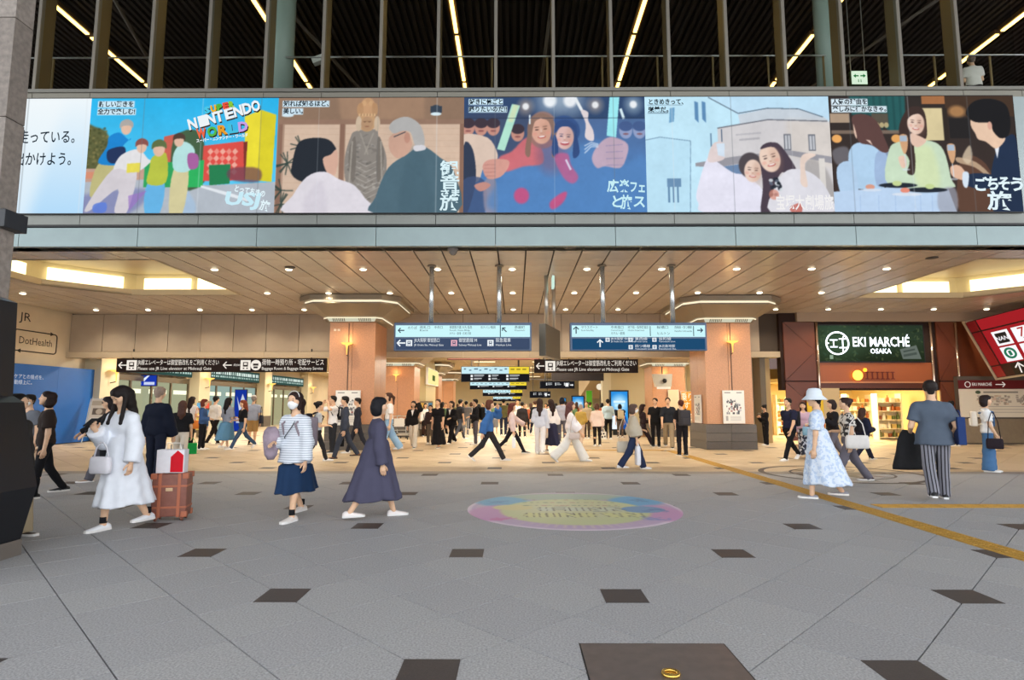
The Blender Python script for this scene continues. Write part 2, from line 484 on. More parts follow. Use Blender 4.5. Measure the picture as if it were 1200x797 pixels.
me = np_mesh('floor_sticker', co, q, print_attr(.45), False)
at = me.color_attributes.new('Col', 'FLOAT_COLOR', 'POINT'); at.data.foreach_set('color', np.array(cl, np.float32).ravel())
stk = inst('floor_sticker', me, (.81, 8.52, .002))
tag(stk, 'large round pastel floor sticker with cartoon lettering on the grey paving', 'floor sticker')

# compass medallion in the paving
md = empty('floor_medallion', (6.85, 12.75, 0)); tag(md, 'dark compass rose medallion inlaid in the polished floor at right', 'floor inlay')
b = MB(); 
for r0, r1 in ((1.5, 1.62), (.95, 1.0)):
    b.add([(r*math.cos(t), r*math.sin(t), .0035) for r in (r0, r1) for t in np.linspace(0, 2*math.pi, 49)[:-1]], [(k, (k+1) % 48, 48+(k+1) % 48, 48+k) for k in range(48)])
b.build('ring', m_inlay, md)
for k in range(8):
    t = k*math.pi/4; L = 1.48 if k % 2 == 0 else 1.0
    f = lambda r, o: (r*math.cos(t+o), r*math.sin(t+o), .003)
    MB().prism([f(.12, 0), f(.34, -.39), f(L, 0), f(.34, .39)], (0, 0, .0012)).build('compass_point', mat('75685a' if k % 2 else '5e5348', .4), md)

# ---- fascia, video wall band ----------------------------------------
m_fas = mat('8d908a', .5, .2, .05, 3); m_fas2 = mat('90a0a0', .4, .3, .04, 3); m_fasT = mat('8e8a7e', .5, .2)
wf = struct(MB().box(-20, 22, YF+.12, YF+.5, H, 8.45).build('wall_upper', mat('55534e', .7)))
def panels(par, name, xs, y0, y1, z0, z1, m, gap=.012, bev=.004):
    for xa, xb in zip(xs[:-1], xs[1:]):
        MB().bbox(xa+gap/2, xb-gap/2, y0, y1, z0, z1, bev).build(name, m, par)
xs26 = [-18.7+2.61*k for k in range(16)]
xs13 = [-16.1+1.305*k for k in range(28)]
panels(wf, 'lower_fascia_panel', xs26, YF, YF+.13, H-.02, 5.30, m_fas2)
MB().box(-20, 22, YF-.03, YF+.1, 5.315, 5.36).build('groove_shade_strip', m_black, wf)  # black strip stands in for the shade of the groove between the bands
panels(wf, 'fascia_panel', xs13, YF+.02, YF+.13, 5.37, 5.60, m_fas)
panels(wf, 'upper_fascia_panel', xs13, YF+.02, YF+.13, 8.26, 8.42, m_fasT)
MB().box(-20, 22, YF-.02, YF+.4, 8.425, 8.50).build('sill', mat('8a8880', .4, .4), wf)

# ---- upper storey behind glass ---------------------------------------
m_dk = mat('3a2a20', .8); m_mul = mat('8d877c', .4, .4); m_fin = mat('84704f', .5, .3)
ub = struct(MB().box(-30, 32, YF+.4, 46, 8.2, 8.44).build('floor_upper', mat('4a4038', .6)))
uc = struct(MB().box(-30, 32, YF+.2, 46, 12.75, 13).build('ceiling_upper', mat('2b211b', .85)))
rb = MB()
for k in range(280): rb.box(-28+k*.21, -28+k*.21+.10, YF+.5, 45.5, 12.6, 12.74)
tag(rb.build('ceiling_slats', mat('33261e', .7), uc), kind='stuff')
struct(MB().box(-30, 32, 45.5, 46, 8.2, 13).build('wall_upper_back', mat('2a1e17', .9)))
struct(MB().box(-30, -29.7, YF, 46, 8.2, 13).build('wall_upper_left', m_dk))
struct(MB().box(31.7, 32, YF, 46, 8.2, 13).build('wall_upper_right', m_dk))
m_gl = glass((.88, .9, .88))
mx = [-.44+1.305*k for k in range(-9, 10)]
for k, (xa, xb) in enumerate(zip(mx[:-1], mx[1:])):
    wn = MB().box(xa-.035, xa+.035, YF+.03, YF+.13, 8.50, 12.9)
    o = struct(wn.build('window_%d' % (k+1), m_mul))
    MB().box(xa-.03, xa+.03, YF+.13, YF+.45, 8.50, 12.9).build('mullion_fin', m_fin, o)
    MB().box(xa+.036, xb-.036, YF+.06, YF+.075, 8.50, 12.9).build('pane', m_gl, o)
# round columns just behind the glass
for x in (-5.62, 7.50):
    o = MB().lathe([(.27, 0), (.27, 4.3)], (0, 0, 0), 32).build('column', mat('9fb0a8', .35), None, True, (x, 13.45, 8.44)); struct(o)
    MB().lathe([(.31, 0), (.31, .12), (.275, .14)], (0, 0, 0), 32).build('collar', m_steel, o, True)
hr = empty('handrail', (0, 13.25, 8.44)); tag(hr, 'steel handrail on posts running behind the upper windows', 'handrail')
MB().tube([(-14, 0, 1.21), (15, 0, 1.21)], .022, 8).build('rail', m_steel, hr, True)
pm = MB().tube([(0, 0, 0), (0, 0, 1.21)], .025, 8).mesh('post', mat('8f7a55', .4, .6))
for k in range(22): inst('post', pm, (-13.6+1.305*k, 0.01, 0), hr)
# continuous strip lights under the dark ceiling
m_strip = emit('ffd070', 7.0); 
strip_me = MB().box(-.05, .05, -1.22, 1.22, -.04, 0).mesh('tube', m_strip)
hous_me = MB().box(-.11, .11, -1.25, 1.25, 0, .12).mesh('housing', mat('5a4020', .6))
sx = [-12.75, -7.15, -1.75, 3.55, 8.9, 14.4]
names = ['far left', 'second from left', 'third from left', 'third from right', 'second from right', 'far right']
for x, nm in zip(sx, names):
    t = empty('strip_light', (x, 14, 12.45)); tag(t, 'run of warm strip lights on the upper ceiling, %s of six' % nm, 'strip light', 'strip lights on the upper ceiling')
    for k in range(11):
        h = inst('housing', hous_me, (0, 1.3+k*2.62, 0), t); inst('tube', strip_me, (0, 0, 0), h)
ve = empty('air_vent', (-4.6, 24, 10.6)); tag(ve, 'grey finned air vent unit hanging behind the upper glass left of centre', 'air vent')
MB().box(-.95, .95, -.3, .3, .1, .35).build('casing', mat('8a8580', .5), ve)
fm = MB().box(-.03, .03, -.32, .32, -.22, .1).mesh('fin', mat('a8a29a', .5))
for k in range(11): inst('fin', fm, (-.9+k*.18, 0, 0), ve)
for s in (-1, 1): MB().tube([(s*.8, 0, .35), (s*.8, 0, 2.1)], .015, 6).build('hanger', m_steel, ve)
ve2 = dup_tree(ve, (7.3, 24, 10.5)); ve2['label'] = 'grey finned air vent unit hanging behind the upper glass right of centre'
for k, x in enumerate((-4.7, 7.2)):
    o = MB().box(-1.4, 1.4, -.15, .15, 0, .3).build('ceiling_beam', mat('6b635b', .6), None, False, (x, 23, 11.6)); struct(o)
for k, (xa, xb) in enumerate(((-6.5, -2.2), (1.0, .5), (11.5, 6.4), (-10.5, -16))):
    struct(MB().tube([(xa, 14, 12.2), (xb, 33, 12.2)], .05, 6).build('ceiling_pipe', mat('564a40', .5), None, True))
cc = empty('security_camera', (-4.72, 13.8, 10.2)); tag(cc, 'white security camera hung on a rod behind the upper glass', 'security camera')
MB().tube([(0, 0, 0), (0, 0, 2.5)], .02, 6).build('rod', m_steel, cc)
MB().lathe([(.06, -.12), (.06, .02)], (0, 0, 0), 10).build('joint', m_white, cc)
MB().bbox(-.38, .02, -.08, .08, -.3, -.14, .02).build('body', m_white, cc).rotation_euler = (0, -.35, 0)
ex = empty('exit_sign', (P(1007, 92, 13.6)[0], 13.6, P(1007, 92, 13.6)[1])); tag(ex, 'lit green exit sign with two arrows behind the upper glass', 'exit sign')
MB().box(-.2, .2, 0, .08, -.16, .2).build('case', mat('3c5a30', .5), ex)
MB().box(-.185, .185, -.012, 0, -.145, .185).build('lit_face', emit('e8fbe6', 1.1), ex)
g = emit('1c9a4c', .7); 
for s in (-1, 1):
    b = MB(); b.prism([(s*.15, -.014, .06), (s*.09, -.014, .11), (s*.09, -.014, .075), (s*.02, -.014, .075), (s*.02, -.014, .045), (s*.09, -.014, .045), (s*.09, -.014, .01)], (0, -.004, 0)); b.build('arrow', g, ex)
    MB().box(s*.03-.008, s*.03+.008, -.016, -.012, -.1, -.03).build('figure', g, ex)
for x in (-.17, .17): MB().tube([(x, .04, .2), (x, .04, 12.7-P(1007, 92, 13.6)[1])], .012, 6).build('hanger', m_steel, ex)
# unseen roof over the forecourt, added to keep sky reflections off the upper panes
rf = struct(MB().box(-24, 26, -5, YF+.3, 13.0, 13.4).build('roof', mat('6b6660', .8)))

# ---- lower ceiling ----------------------------------------------------
PW, PD, PX0, PY0 = .637, .65, .24, 12.625
m_ceil = [mat(c, .24, 0, .03, 2, 0, .5) for c in ('c2b5a6', 'bfb2a3', 'c5b9ab')]
RECL = (PX0-PW*22, PX0-PW*14.5+.0, PY0+PD*2, PY0+PD*9)      # x0,x1,y0,y1 of the left light well
RECL = (PX0-PW*22, PX0-PW*14, PY0+PD*2, PY0+PD*9)
RECR = (PX0+PW*17, PX0+PW*25, PY0+PD*2, PY0+PD*10)
ceil = empty('ceiling'); struct(ceil)
bk = MB()
for x0, x1 in ((XL-.6, RECL[0]-.5), (RECL[1]+.5, RECR[0]-.5), (RECR[1]+.5, XR+1)): bk.box(x0, x1, YF+.13, YB+.4, H+.03, H+.25)
for R in (RECL, RECR):
    bk.box(R[0]-.5, R[1]+.5, YF+.13, R[2]-.5, H+.03, H+.25); bk.box(R[0]-.5, R[1]+.5, R[3]+.5, YB+.4, H+.03, H+.25)
bk.build('ceiling_backing', mat('2a221c', .9), ceil)
pme = [MB().bbox(-PW/2+.017, PW/2-.017, -PD/2+.006, PD/2-.006, 0, .03, .003).mesh('ceiling_panel', m) for m in m_ceil]
cp = []
for i in range(-28, 31):
    for j in range(0, 16):
        x = PX0+PW*(i+.5); y = PY0+PD*(j+.5)
        if any(R[0] < x < R[1] and R[2] < y < R[3] for R in (RECL, RECR)): continue
        if x < XL or x > XR: continue
        cp.append((x, y))
key = lambda c: (0 if abs(c[0]) < .82*c[1] else 1, c[1], abs(c[0]))
cp.sort(key=key)
for x, y in cp[:290]: inst('ceiling_panel', random.choice(pme), (x, y, H), ceil)
rb = MB()
for x, y in cp[290:]:
    rb.cur = random.randrange(3); rb.box(x-PW/2+.017, x+PW/2-.017, y-PD/2+.006, y+PD/2-.006, H, H+.03)
tag(rb.build('ceiling_panels', m_ceil, ceil), kind='stuff')
# light wells: clipped corner plates, rim, glowing boxes, upper lid
m_rim = mat('c9b79a', .5); m_lw = emit('fff0b8', 2.6)
for R, side, nm in ((RECL, 'left', 'left'), (RECR, 'right', 'right')):
    x0, x1, y0, y1 = R; c = 1.6
    t = empty('light_well', ((x0+x1)/2, (y0+y1)/2, H)); struct(t)
    cx, cy = t.location.x, t.location.y
    outer = [(x0+c, y0), (x1-.02, y0), (x1-.02, y1), (x0+c, y1), (x0, y1-c), (x0, y0+c)] if nm == 'left' else \
            [(x0+.02, y0), (x1-c, y0), (x1, y0+c), (x1, y1-c), (x1-c, y1), (x0+.02, y1)]
    for tri in ([[(x0, y0), (x0+c, y0), (x0, y0+c)], [(x0, y1), (x0, y1-c), (x0+c, y1)]] if nm == 'left' else [[(x1, y0), (x1, y0+c), (x1-c, y0)], [(x1, y1), (x1-c, y1), (x1, y1-c)]]):
        MB().prism([(a-cx, b-cy, 0) for a, b in tri], (0, 0, .05)).build('corner_panel', m_ceil[0], t)
    n = len(outer)
    for k in range(n):
        a, b = Vector(outer[k]), Vector(outer[(k+1) % n]); dr = (b-a); L = dr.length; dr /= L; nn = Vector((dr.y, -dr.x))   # outward
        ctr = Vector((cx, cy))
        if (a+nn-ctr).length < (a-ctr).length: nn = -nn
        q = lambda u, o, z: (a.x+dr.x*u+nn.x*o-cx, a.y+dr.y*u+nn.y*o-cy, z)
        MB().prism([q(0, 0, 0), q(L, 0, 0), q(L, .08, 0), q(0, .08, 0)], (0, 0, .16)).build('rim', m_rim, t)
        MB().prism([q(-.2, 0, .16), q(L+.2, 0, .16), q(L+.2, .5, .16), q(-.2, .5, .16)], (0, 0, .02)).build('ledge', m_rim, t)
        MB().prism([q(-.3, .5, .16), q(L+.3, .5, .16), q(L+.3, .56, .16), q(-.3, .56, .16)], (0, 0, .62)).build('back_wall', mat('e8d9b4', .6), t)
        nb = max(1, round(L/2.0))
        for i in range(nb):
            u0 = L*(i+.07)/nb; u1 = L*(i+.93)/nb
            MB().prism([q(u0, .40, .20), q(u1, .40, .20), q(u1, .48, .20), q(u0, .48, .20)], (0, 0, .42)).build('lamp_box', m_lw, t)
    MB().prism([(a*1.18, b*1.2, .76) for a, b in [(p[0]-cx, p[1]-cy) for p in outer]], (0, 0, .06)).build('lid', mat('c9b79c', .5), t)

# downlights
trim_me = MB().lathe([(.095, 0), (.095, .01), (.075, .01), (.075, 0)], (0, 0, -.012), 20).mesh('trim_ring', mat('d8cdbc', .3, .6))
disc_me = MB().lathe([(.0, -.02), (.06, -.018), (.088, 0), (0, .004)], (0, 0, -.012), 16).mesh('lens', emit('fff2d2', 7.0))
spot_d = bpy.data.lights.new('downlight_lamp', 'SPOT'); spot_d.energy = SPOT_W; spot_d.color = WARM; spot_d.spot_size = 2.3; spot_d.spot_blend = .9; spot_d.shadow_soft_size = .08
rows = {0: 'nearest', 1: 'middle', 2: 'rearmost'}
def ordn(n): return '%d%s' % (n, 'th' if 10 <= n % 100 <= 20 else {1: 'st', 2: 'nd', 3: 'rd'}.get(n % 10, 'th'))
def downlight(x, y, z, label, lamp=True, group='downlights in the hall ceiling'):
    t = empty('downlight', (x, y, z)); tag(t, label, 'downlight', group)
    inst('trim_ring', trim_me, (0, 0, 0), t); inst('lens', disc_me, (0, 0, 0), t)
    if lamp:
        l = bpy.data.objects.new('lamp', spot_d); C.objects.link(l); l.parent = t; l.location = (0, 0, -.03)
    return t
for r, y in enumerate((14.9, 18.15, 21.4)):
    i = 0
    for k in range(-8, 10):
        x = -.08+1.911*k
        if any(R[0]-.3 < x < R[1]+.3 and R[2]-.3 < y < R[3]+.3 for R in (RECL, RECR)): continue
        i += 1
        downlight(x, y, H, 'round recessed downlight, %s from the left in the %s ceiling row' % (ordn(i), rows[r]))
for nm, R in (('left', RECL), ('right', RECR)):
    for i, (dx, dy) in enumerate(((-.9, -.9), (.9, -.9), (-.9, .7), (.9, .7))):
        downlight((R[0]+R[1])/2+dx, (R[2]+R[3])/2+dy-.6, H+.76, 'small downlight inside the %s glowing light well, %s of its four' % (nm, ['front left', 'front right', 'back left', 'back right'][i]), False, 'downlights in the light wells')
# dome camera, speaker grilles, hall exit light
def place_ceil(px, py): return F(px, py, H)
x, y = place_ceil(531, 291); dc = MB().lathe([(.12, 0), (.12, -.05), (.09, -.06), (.085, -.1), (.05, -.15), (0, -.165)], (0, 0, 0), 18).build('dome_camera', mat('6d6660', .25), None, True, (x, y, H)); tag(dc, 'dark dome security camera under the ceiling edge near the middle', 'security camera')
for px, py, lb in ((668, 290, 'round grey speaker grille in the ceiling near the front edge'), (1092, 302, 'round black ceiling sensor right of centre near the front edge'), (340, 313, 'small dark ceiling hook above the left column')):
    x, y = place_ceil(px, py); o = MB().lathe([(.13, 0), (.13, -.012), (.11, -.02), (0, -.02)], (0, 0, 0), 18).build('ceiling_fitting', mat('4a423c', .6), None, True, (x, y, H)); tag(o, lb, 'ceiling fitting')
x, y = place_ceil(648, 322); ex = empty('exit_light', (x, y, H)); tag(ex, 'small lit exit light hanging beside the central sign pole', 'exit sign')
MB().box(-.03, .03, -.18, .18, -.36, -.06).build('lit_face', emit('cfeee0', 1.0), ex); MB().tube([(0, 0, 0), (0, 0, -.06)], .015, 6).build('hanger', m_steel, ex)

# ---- lintel wall --------------------------------------------------------
m_lin = mat('ae9d88', .55, 0, .04, 3); m_led = mat('bba98e', .5)
wb = struct(MB().box(XL-.3, 10.6, YB+.05, YB+.4, 3.25, 4.93).build('wall_back', mat('4a3f35', .8)))
xsl = [XL+.02+1.256*k for k in range(22)]; xsl = [x for x in xsl if x < 10.8]
panels(wb, 'lintel_panel', xsl, YB, YB+.06, 3.46, H-.01, m_lin, .02)
panels(wb, 'ledge_panel', [XL+2.52*k for k in range(12)], YB-.12, YB+.4, 3.22, 3.44, m_led, .008)

# ---- side walls ---------------------------------------------------------
m_wall = mat('d9c9ae', .6, 0, .03, 2)
wl = struct(MB().box(XL-.4, XL, YF-2, 62, 0, H+.3).build('wall_left', m_wall))
struct(MB().box(XR, XR+.4, YF, 62, 0, H+.3).build('wall_right', mat('7a4a35', .6)))
# flat print on the left wall
def wtext(s, sz, y, z, m, par=None, x=XL+.008, w=None, name='lettering'):
    return text(s, sz, (x, y, z), m, par, (math.pi/2, 0, math.pi/2), 'CENTER', 0, name, .0, w)
m_ink = mat('2b211c', .6)
def yzl(px, py, X=XL):
    r = ray(px, py); t = X/r[0]; return (r[1]*t, CAMH+r[2]*t)
y, z = yzl(30, 372); 
lg = empty('rail_logo', (XL, y, z)); tag(lg, 'dark JR logo lettering on the cream wall at left', 'wall lettering')
wtext('JR', .42, 0, 0, m_ink, lg, .008, .5)
y, z = yzl(42, 401)
lg = empty('wall_logo', (XL, y, z)); tag(lg, 'rounded outline DotHealth logo on the cream wall at left', 'wall lettering')
wtext('DotHealth', .36, 0, 0, m_ink, lg, .008, 1.45)
b = MB(); rr = .12; W2, H2 = .95, .36
pts = []
for cx_, cz_, a0 in ((W2-rr, H2-rr, 0), (-W2+rr, H2-rr, 90), (-W2+rr, -H2+rr, 180), (W2-rr, -H2+rr, 270)):
    for k in range(6): t = math.radians(a0+k*18); pts.append((0.006, cx_+rr*math.cos(t), cz_+rr*math.sin(t)))
pts.append(pts[0]); b.tube(pts, .02, 6); b.build('outline', m_ink, lg)
b = MB(); b.prism([(.004, W2-.32, H2+.07), (.004, W2-.14, H2), (.004, W2-.32, H2-.07)], (.006, 0, 0)); b.prism([(.004, -W2+.32, -H2+.07), (.004, -W2+.14, -H2), (.004, -W2+.32, -H2-.07)], (.006, 0, 0)); b.build('arrow_head', m_ink, lg)
# blue hoarding standing along the wall
hd = empty('blue_hoarding', (-16.75, 20.2, 0)); tag(hd, 'tall bright blue hoarding with small white text along the left wall', 'hoarding')
m_blue = mat('0f5cae', .5, 0, .02, 2)
for k in range(5): MB().bbox(-.04, .04, -6.6+k*2, -4.604+k*2, .02, 2.82, .006).build('panel', m_blue, hd)
MB().box(-.06, .06, -6.6, 3.4, 0, .03).build('base_rail', m_dark, hd)
for i, s in enumerate(('ヘルスケアとの接点を、', '毎日の動線上に。')):
    y, z = yzl(33, 442+i*6.6, -16.7)
    text(s, .17, (.045, y-20.2-.15+(0 if i == 0 else -.25), z), emit('e8f0f8', .7), hd, (math.pi/2, 0, math.pi/2), 'CENTER', name='lettering')

# ---- front columns -------------------------------------------------------
m_pink = [mat(c, .35, 0, .12, 26) for c in ('c68f68', 'c18a64', 'ca956e')]
m_base = [mat(c, .4, 0, .1, 30) for c in ('5d5650', '57504a', '635c55')]
m_slot = emit('fff1cf', 1.1); m_cap = mat('8f806b', .5)
def octa(hx, hy, c, z): return [(hx-c, -hy, z), (hx, -hy+c, z), (hx, hy-c, z), (hx-c, hy, z), (-hx+c, hy, z), (-hx, hy-c, z), (-hx, -hy+c, z), (-hx+c, -hy, z)]
def column(x0, x1, y0, y1, zt, parts=True, spread=.78):
    cx, cy = (x0+x1)/2, (y0+y1)/2; hx, hy = (x1-x0)/2, (y1-y0)/2
    col = empty('column', (cx, cy, 0)); struct(col)
    zc = zt-.78
    MB().box(-hx+.03, hx-.03, -hy+.03, hy-.03, 0, zt).build('core', m_joint, col)
    for k in range(3):
        for s in (-1, 1):
            MB().bbox(min(0, s*(hx+.06))+.003, max(0, s*(hx+.06))-.003, -hy-.06, hy+.06, k*.27, k*.27+.264, .008).build('base_stone', random.choice(m_base), col)
    zs = [.815, zc]
    for k in range(len(zs)-1):
        for s in (-1, 1):
            MB().bbox(min(0, s*hx)+.006, max(0, s*hx)-.006, -hy, 0, zs[k], zs[k+1]-.006, .004).build('granite_slab', random.choice(m_pink), col)
            MB().bbox(min(0, s*hx)+.006, max(0, s*hx)-.006, .006, hy, zs[k], zs[k+1]-.006, .004).build('granite_slab', random.choice(m_pink), col)
    sp = spread
    MB().loft([octa(hx+.1, hy+.1, .12, zc), octa(hx+.2, hy+.2, .2, zc+.1)]).build('lower_band', m_cap, col)
    MB().loft([octa(hx+.21, hy+.21, .2, zc+.1), octa(hx+.21, hy+.21, .2, zc+.135)]).build('lower_light_strip', m_slot, col)
    b = MB()
    for s in (-1, 1): b.loft([[(-hx+.02, s*(hy+.08), zc+.005), (hx-.02, s*(hy+.08), zc+.005), (hx-.02, s*(hy+.112), zc+.005), (-hx+.02, s*(hy+.112), zc+.005)], [(-hx-.04, s*(hy+.18), zc+.1), (hx+.04, s*(hy+.18), zc+.1), (hx+.04, s*(hy+.205), zc+.1), (-hx-.04, s*(hy+.205), zc+.1)]])
    b.build('lit_panel', emit('e8e6cc', .75), col)
    b = MB()
    for s in (-1, 1):
        for k in range(7): x_ = s*.42-.19+k*.06; b.loft([[(x_, -hy-.09, zc+.012), (x_+.028, -hy-.09, zc+.012), (x_+.028, -hy-.122, zc+.012), (x_, -hy-.122, zc+.012)], [(x_, -hy-.18, zc+.098), (x_+.028, -hy-.18, zc+.098), (x_+.028, -hy-.212, zc+.098), (x_, -hy-.212, zc+.098)]])
    b.build('grille', mat('6a5e50', .6), col)
    MB().loft([octa(hx+.24, hy+.24, .22, zc+.16), octa(hx+sp, hy+sp, .45, zc+.5), octa(hx+sp, hy+sp, .45, zc+.54)]).build('flared_capital', m_cap, col)
    MB().loft([octa(hx+sp-.04, hy+sp-.04, .44, zc+.54), octa(hx+sp-.04, hy+sp-.04, .44, zc+.61)]).build('upper_light_band', m_slot, col)
    MB().loft([octa(hx+sp+.1, hy+sp+.1, .5, zc+.61), octa(hx+sp+.1, hy+sp+.1, .5, zt-.02)]).build('capital_lid', m_cap, col)
    return col
def sconce(x, y, z, label, rz=0, k=1.0, lamp=True, full=True):
    t = empty('wall_sconce', (x, y, z), rz); tag(t, label, 'wall lamp', 'brass wall lamps')
    MB().lathe([(.012*k, -.30*k), (.02*k, -.1*k), (.045*k, .0), (.16*k, .045*k), (.19*k, .08*k), (.16*k, .075*k), (.03*k, 0)], (0, -.2*k, 0), 16).build('bowl', emit('ffc562', 1.7), t, True)
    MB().tube([(0, -.2*k, -.3*k), (0, -.02, -.34*k)], .014*k, 6).build('arm', mat('5a4630', .4, .6), t)
    if full: MB().box(-.012, .012, -.02, .0, -1.6, .75).build('back_rod', mat('5a4030', .5), t)
    if lamp:
        ld = bpy.data.lights.new('sconce_lamp', 'POINT'); ld.energy = 5*k; ld.color = (1, .62, .25); ld.shadow_soft_size = .1
        l = bpy.data.objects.new('lamp', ld); C.objects.link(l); l.parent = t; l.location = (0, -.2*k, .2*k)
    return t
column(-6.05, -4.55, 19.15, 20.85, H); column(6.2, 7.72, 19.4, 21.1, H)
sconce(-5.42, 19.15, 3.34, 'brass trumpet wall lamp on the front of the left pink granite column')
sconce(7.05, 19.4, 3.42, 'brass trumpet wall lamp on the front of the right pink granite column')
sg = MB(); [sg.box(-.05+k*.12, .03+k*.12, 0, .02, -.035, .035) for k in range(2)]; o = sg.build('small_plate', mat('ead7c0', .4), None, False, (-5.86, 19.125, 3.86)); tag(o, 'pair of small pale plates on the left granite column', 'wall plate')

# ---- brown wall of the market -------------------------------------------
YM = 22.3
m_br = [mat(c, .4, 0, .05, 3) for c in ('6a3318', '652f15', '6f371b')]
wm = struct(MB().box(10.0, 19, YM+.06, YM+.4, 1.98, H).build('wall_market', mat('2b1409', .8)))
def PM(px, py): return P(px, py, YM)
xa = PM(918, 400)[0]; x1 = PM(957, 400)[0]; x2 = PM(1088, 400)[0]; x3 = PM(1120, 400)[0]; x4 = PM(1131, 400)[0]
def tri_panels(xl, xr, z0, z1):
    zm = (z0+z1)/2; g = .012
    for q in ([(xl+g, z0+g*2), (xr-g, zm), (xl+g, z1-g*2)], [(xl+g*2, z1-g), (xr-g, zm+g), (xr-g, z1-g)], [(xl+g*2, z0+g), (xr-g, z0+g), (xr-g, zm-g)]):
        MB().prism([(a, YM, b) for a, b in q], (0, .06, 0)).build('veneer_panel', random.choice(m_br), wm)
tri_panels(xa, x1-.05, .1, 2.3); tri_panels(xa, x1-.05, 2.32, 4.56)
tri_panels(x2+.3, x3, .1, 2.3); tri_panels(x2+.3, x3, 2.32, 4.56)
MB().box(x3+.08, 19, YM, YM+.06, 2.3, 4.56).build('veneer_panel', m_br[0], wm)
m_chr = mat('d8c3b0', .15, .9)
MB().box(10.62, 19, YM-.1, YM+.1, 4.56, H).build('top_trim', mat('a8927a', .5), wm)
for x in (x1, x2+.08, x3): MB().lathe([(.05, 0), (.05, 4.55)], (x, YM-.03, 0), 12).build('chrome_post', m_chr, wm, True)
zt = PM(1000, 380)[1]; zb = PM(1000, 425)[1]; zo = PM(1000, 448)[1]; zd = PM(1000, 455)[1]
MB().box(x1+.06, x2+.05, YM+.02, YM+.08, zo, zb).build('recess_band', mat('a2572c', .4), wm)
MB().box(x1+.06, x2+.05, YM-.05, YM+.06, zo-.03, zo+.02).build('recess_ledge', mat('c98a5c', .4), wm)
MB().box(x1+.06, x2+.05, YM+.0, YM+.06, zd, zo-.03).build('door_header', m_br[1], wm)
xo0 = PM(985, 480)[0]; xo1 = PM(1086, 480)[0]
MB().box(x1+.06, xo0, YM, YM+.06, .0, zd).build('jamb_panel', mat('cdb385', .5), wm)
MB().box(xo1, x2+.05, YM, YM+.06, 0, zd).build('jamb_panel', mat('c7a672', .5), wm)
# illuminated market sign
es = empty('market_sign', ((PM(957, 400)[0]+PM(1083, 400)[0])/2, YM-.02, (zt+zb)/2)); tag(es, 'dark leafy sign reading EKI MARCHÉ OSAKA above the shop opening', 'shop sign')
W_, Hs = PM(1083, 400)[0]-PM(957, 400)[0], zt-zb
A = Art(0, 126, 0, 45, 252, 90, '2c3a2c', '26301f')
for k in range(240):
    x, y = rs.uniform(0, 126), rs.uniform(0, 45); A.ell(x, y, rs.uniform(.8, 3.2), rs.uniform(.4, 1.2), rs.choice(['39472f', '4a5638', '1d2718', '56603f', '2f4436']), .6, rs.uniform(0, 3))
A.ell(22, 22, 26, 22, '5f8a66', .35, 0, 1.2); A.ell(75, 20, 46, 14, '5f8060', .22, 0, 1.2)
A.poly([(97, 30), (117, 25), (122, 42), (100, 42)], '6a746c', 1, False); A.line([(101, 33), (115, 30)], 2, '3c4640', .7); A.line([(101, 38), (117, 35)], 3, '3c4640', .6)
A.rect(13, 37, 17, 42, '9ab39a')
MB().box(-W_/2, W_/2, 0, .1, -Hs/2, Hs/2).build('sign_case', m_black, es)
A.grid('sign_face', lambda u, v: (-W_/2+.05+u*(W_-.1), -.006, Hs/2-.05-v*(Hs-.1)), emit_attr(.9), es)
m_neon = emit('eef6ff', 3.2)
fx = lambda px: -W_/2+(px-957)/126*W_; fz = lambda py: Hs/2-(py-380)/45*Hs
cx_, cz_ = fx(980), fz(402.5); Rr = .415
b = MB(); b.tube([(cx_+Rr*math.cos(t), -.05, cz_+Rr*math.sin(t)) for t in np.linspace(0, 2*math.pi, 41)], .027, 8)
for (xa_, za), (xb_, zb_) in (((-.27, .12), (.0, .12)), ((-.27, -.14), (.0, -.14)), ((-.14, .12), (-.14, -.14)), ((.07, .16), (.38, .16)), ((.07, -.17), (.36, -.17)), ((.27, .30), (.20, .16)), ((.20, .16), (.20, -.36)), ((-.40, .0), (-.32, 0))):
    b.tube([(cx_+xa_, -.05, cz_+za), (cx_+xb_, -.05, cz_+zb_)], .02, 6)
b.build('round_emblem', m_neon, es)
text('EKI MARCHÉ', .50, (fx(997.5), -.04, fz(401.5)), m_neon, es, w=2.12, bold=.006)
text('OSAKA', .25, (fx(1018), -.04, fz(412)), m_neon, es, w=.78, bold=.004)
# smaller shop name in the orange band
ps = empty('shop_name', (PM(1005, 440)[0], YM-.10, PM(1005, 440)[1])); tag(ps, 'small orange shop lettering with a glowing round lamp under the market sign', 'shop sign')
MB().ball((-.05, 0, 0), .19, .08, .19, 14).build('round_lamp', emit('ffc24a', 3.0), ps, True)
MB().ball((.23, 0, .2), .075, .05, .075, 10).build('small_round_lamp', emit('ffb030', 2.2), ps, True)
m_sn = mat('6a1c10', .5)
for k in range(6):         # worn dark letters, too faint to read in the photograph
    b = MB(); x = .24+k*.19; b.box(x+.05, x+.09, 0, .03, -.14, .12); b.box(x, x+.14, 0, .03, .10, .13); b.box(x, x+.14, 0, .03, -.15, -.12); b.build('letter', m_sn, ps)

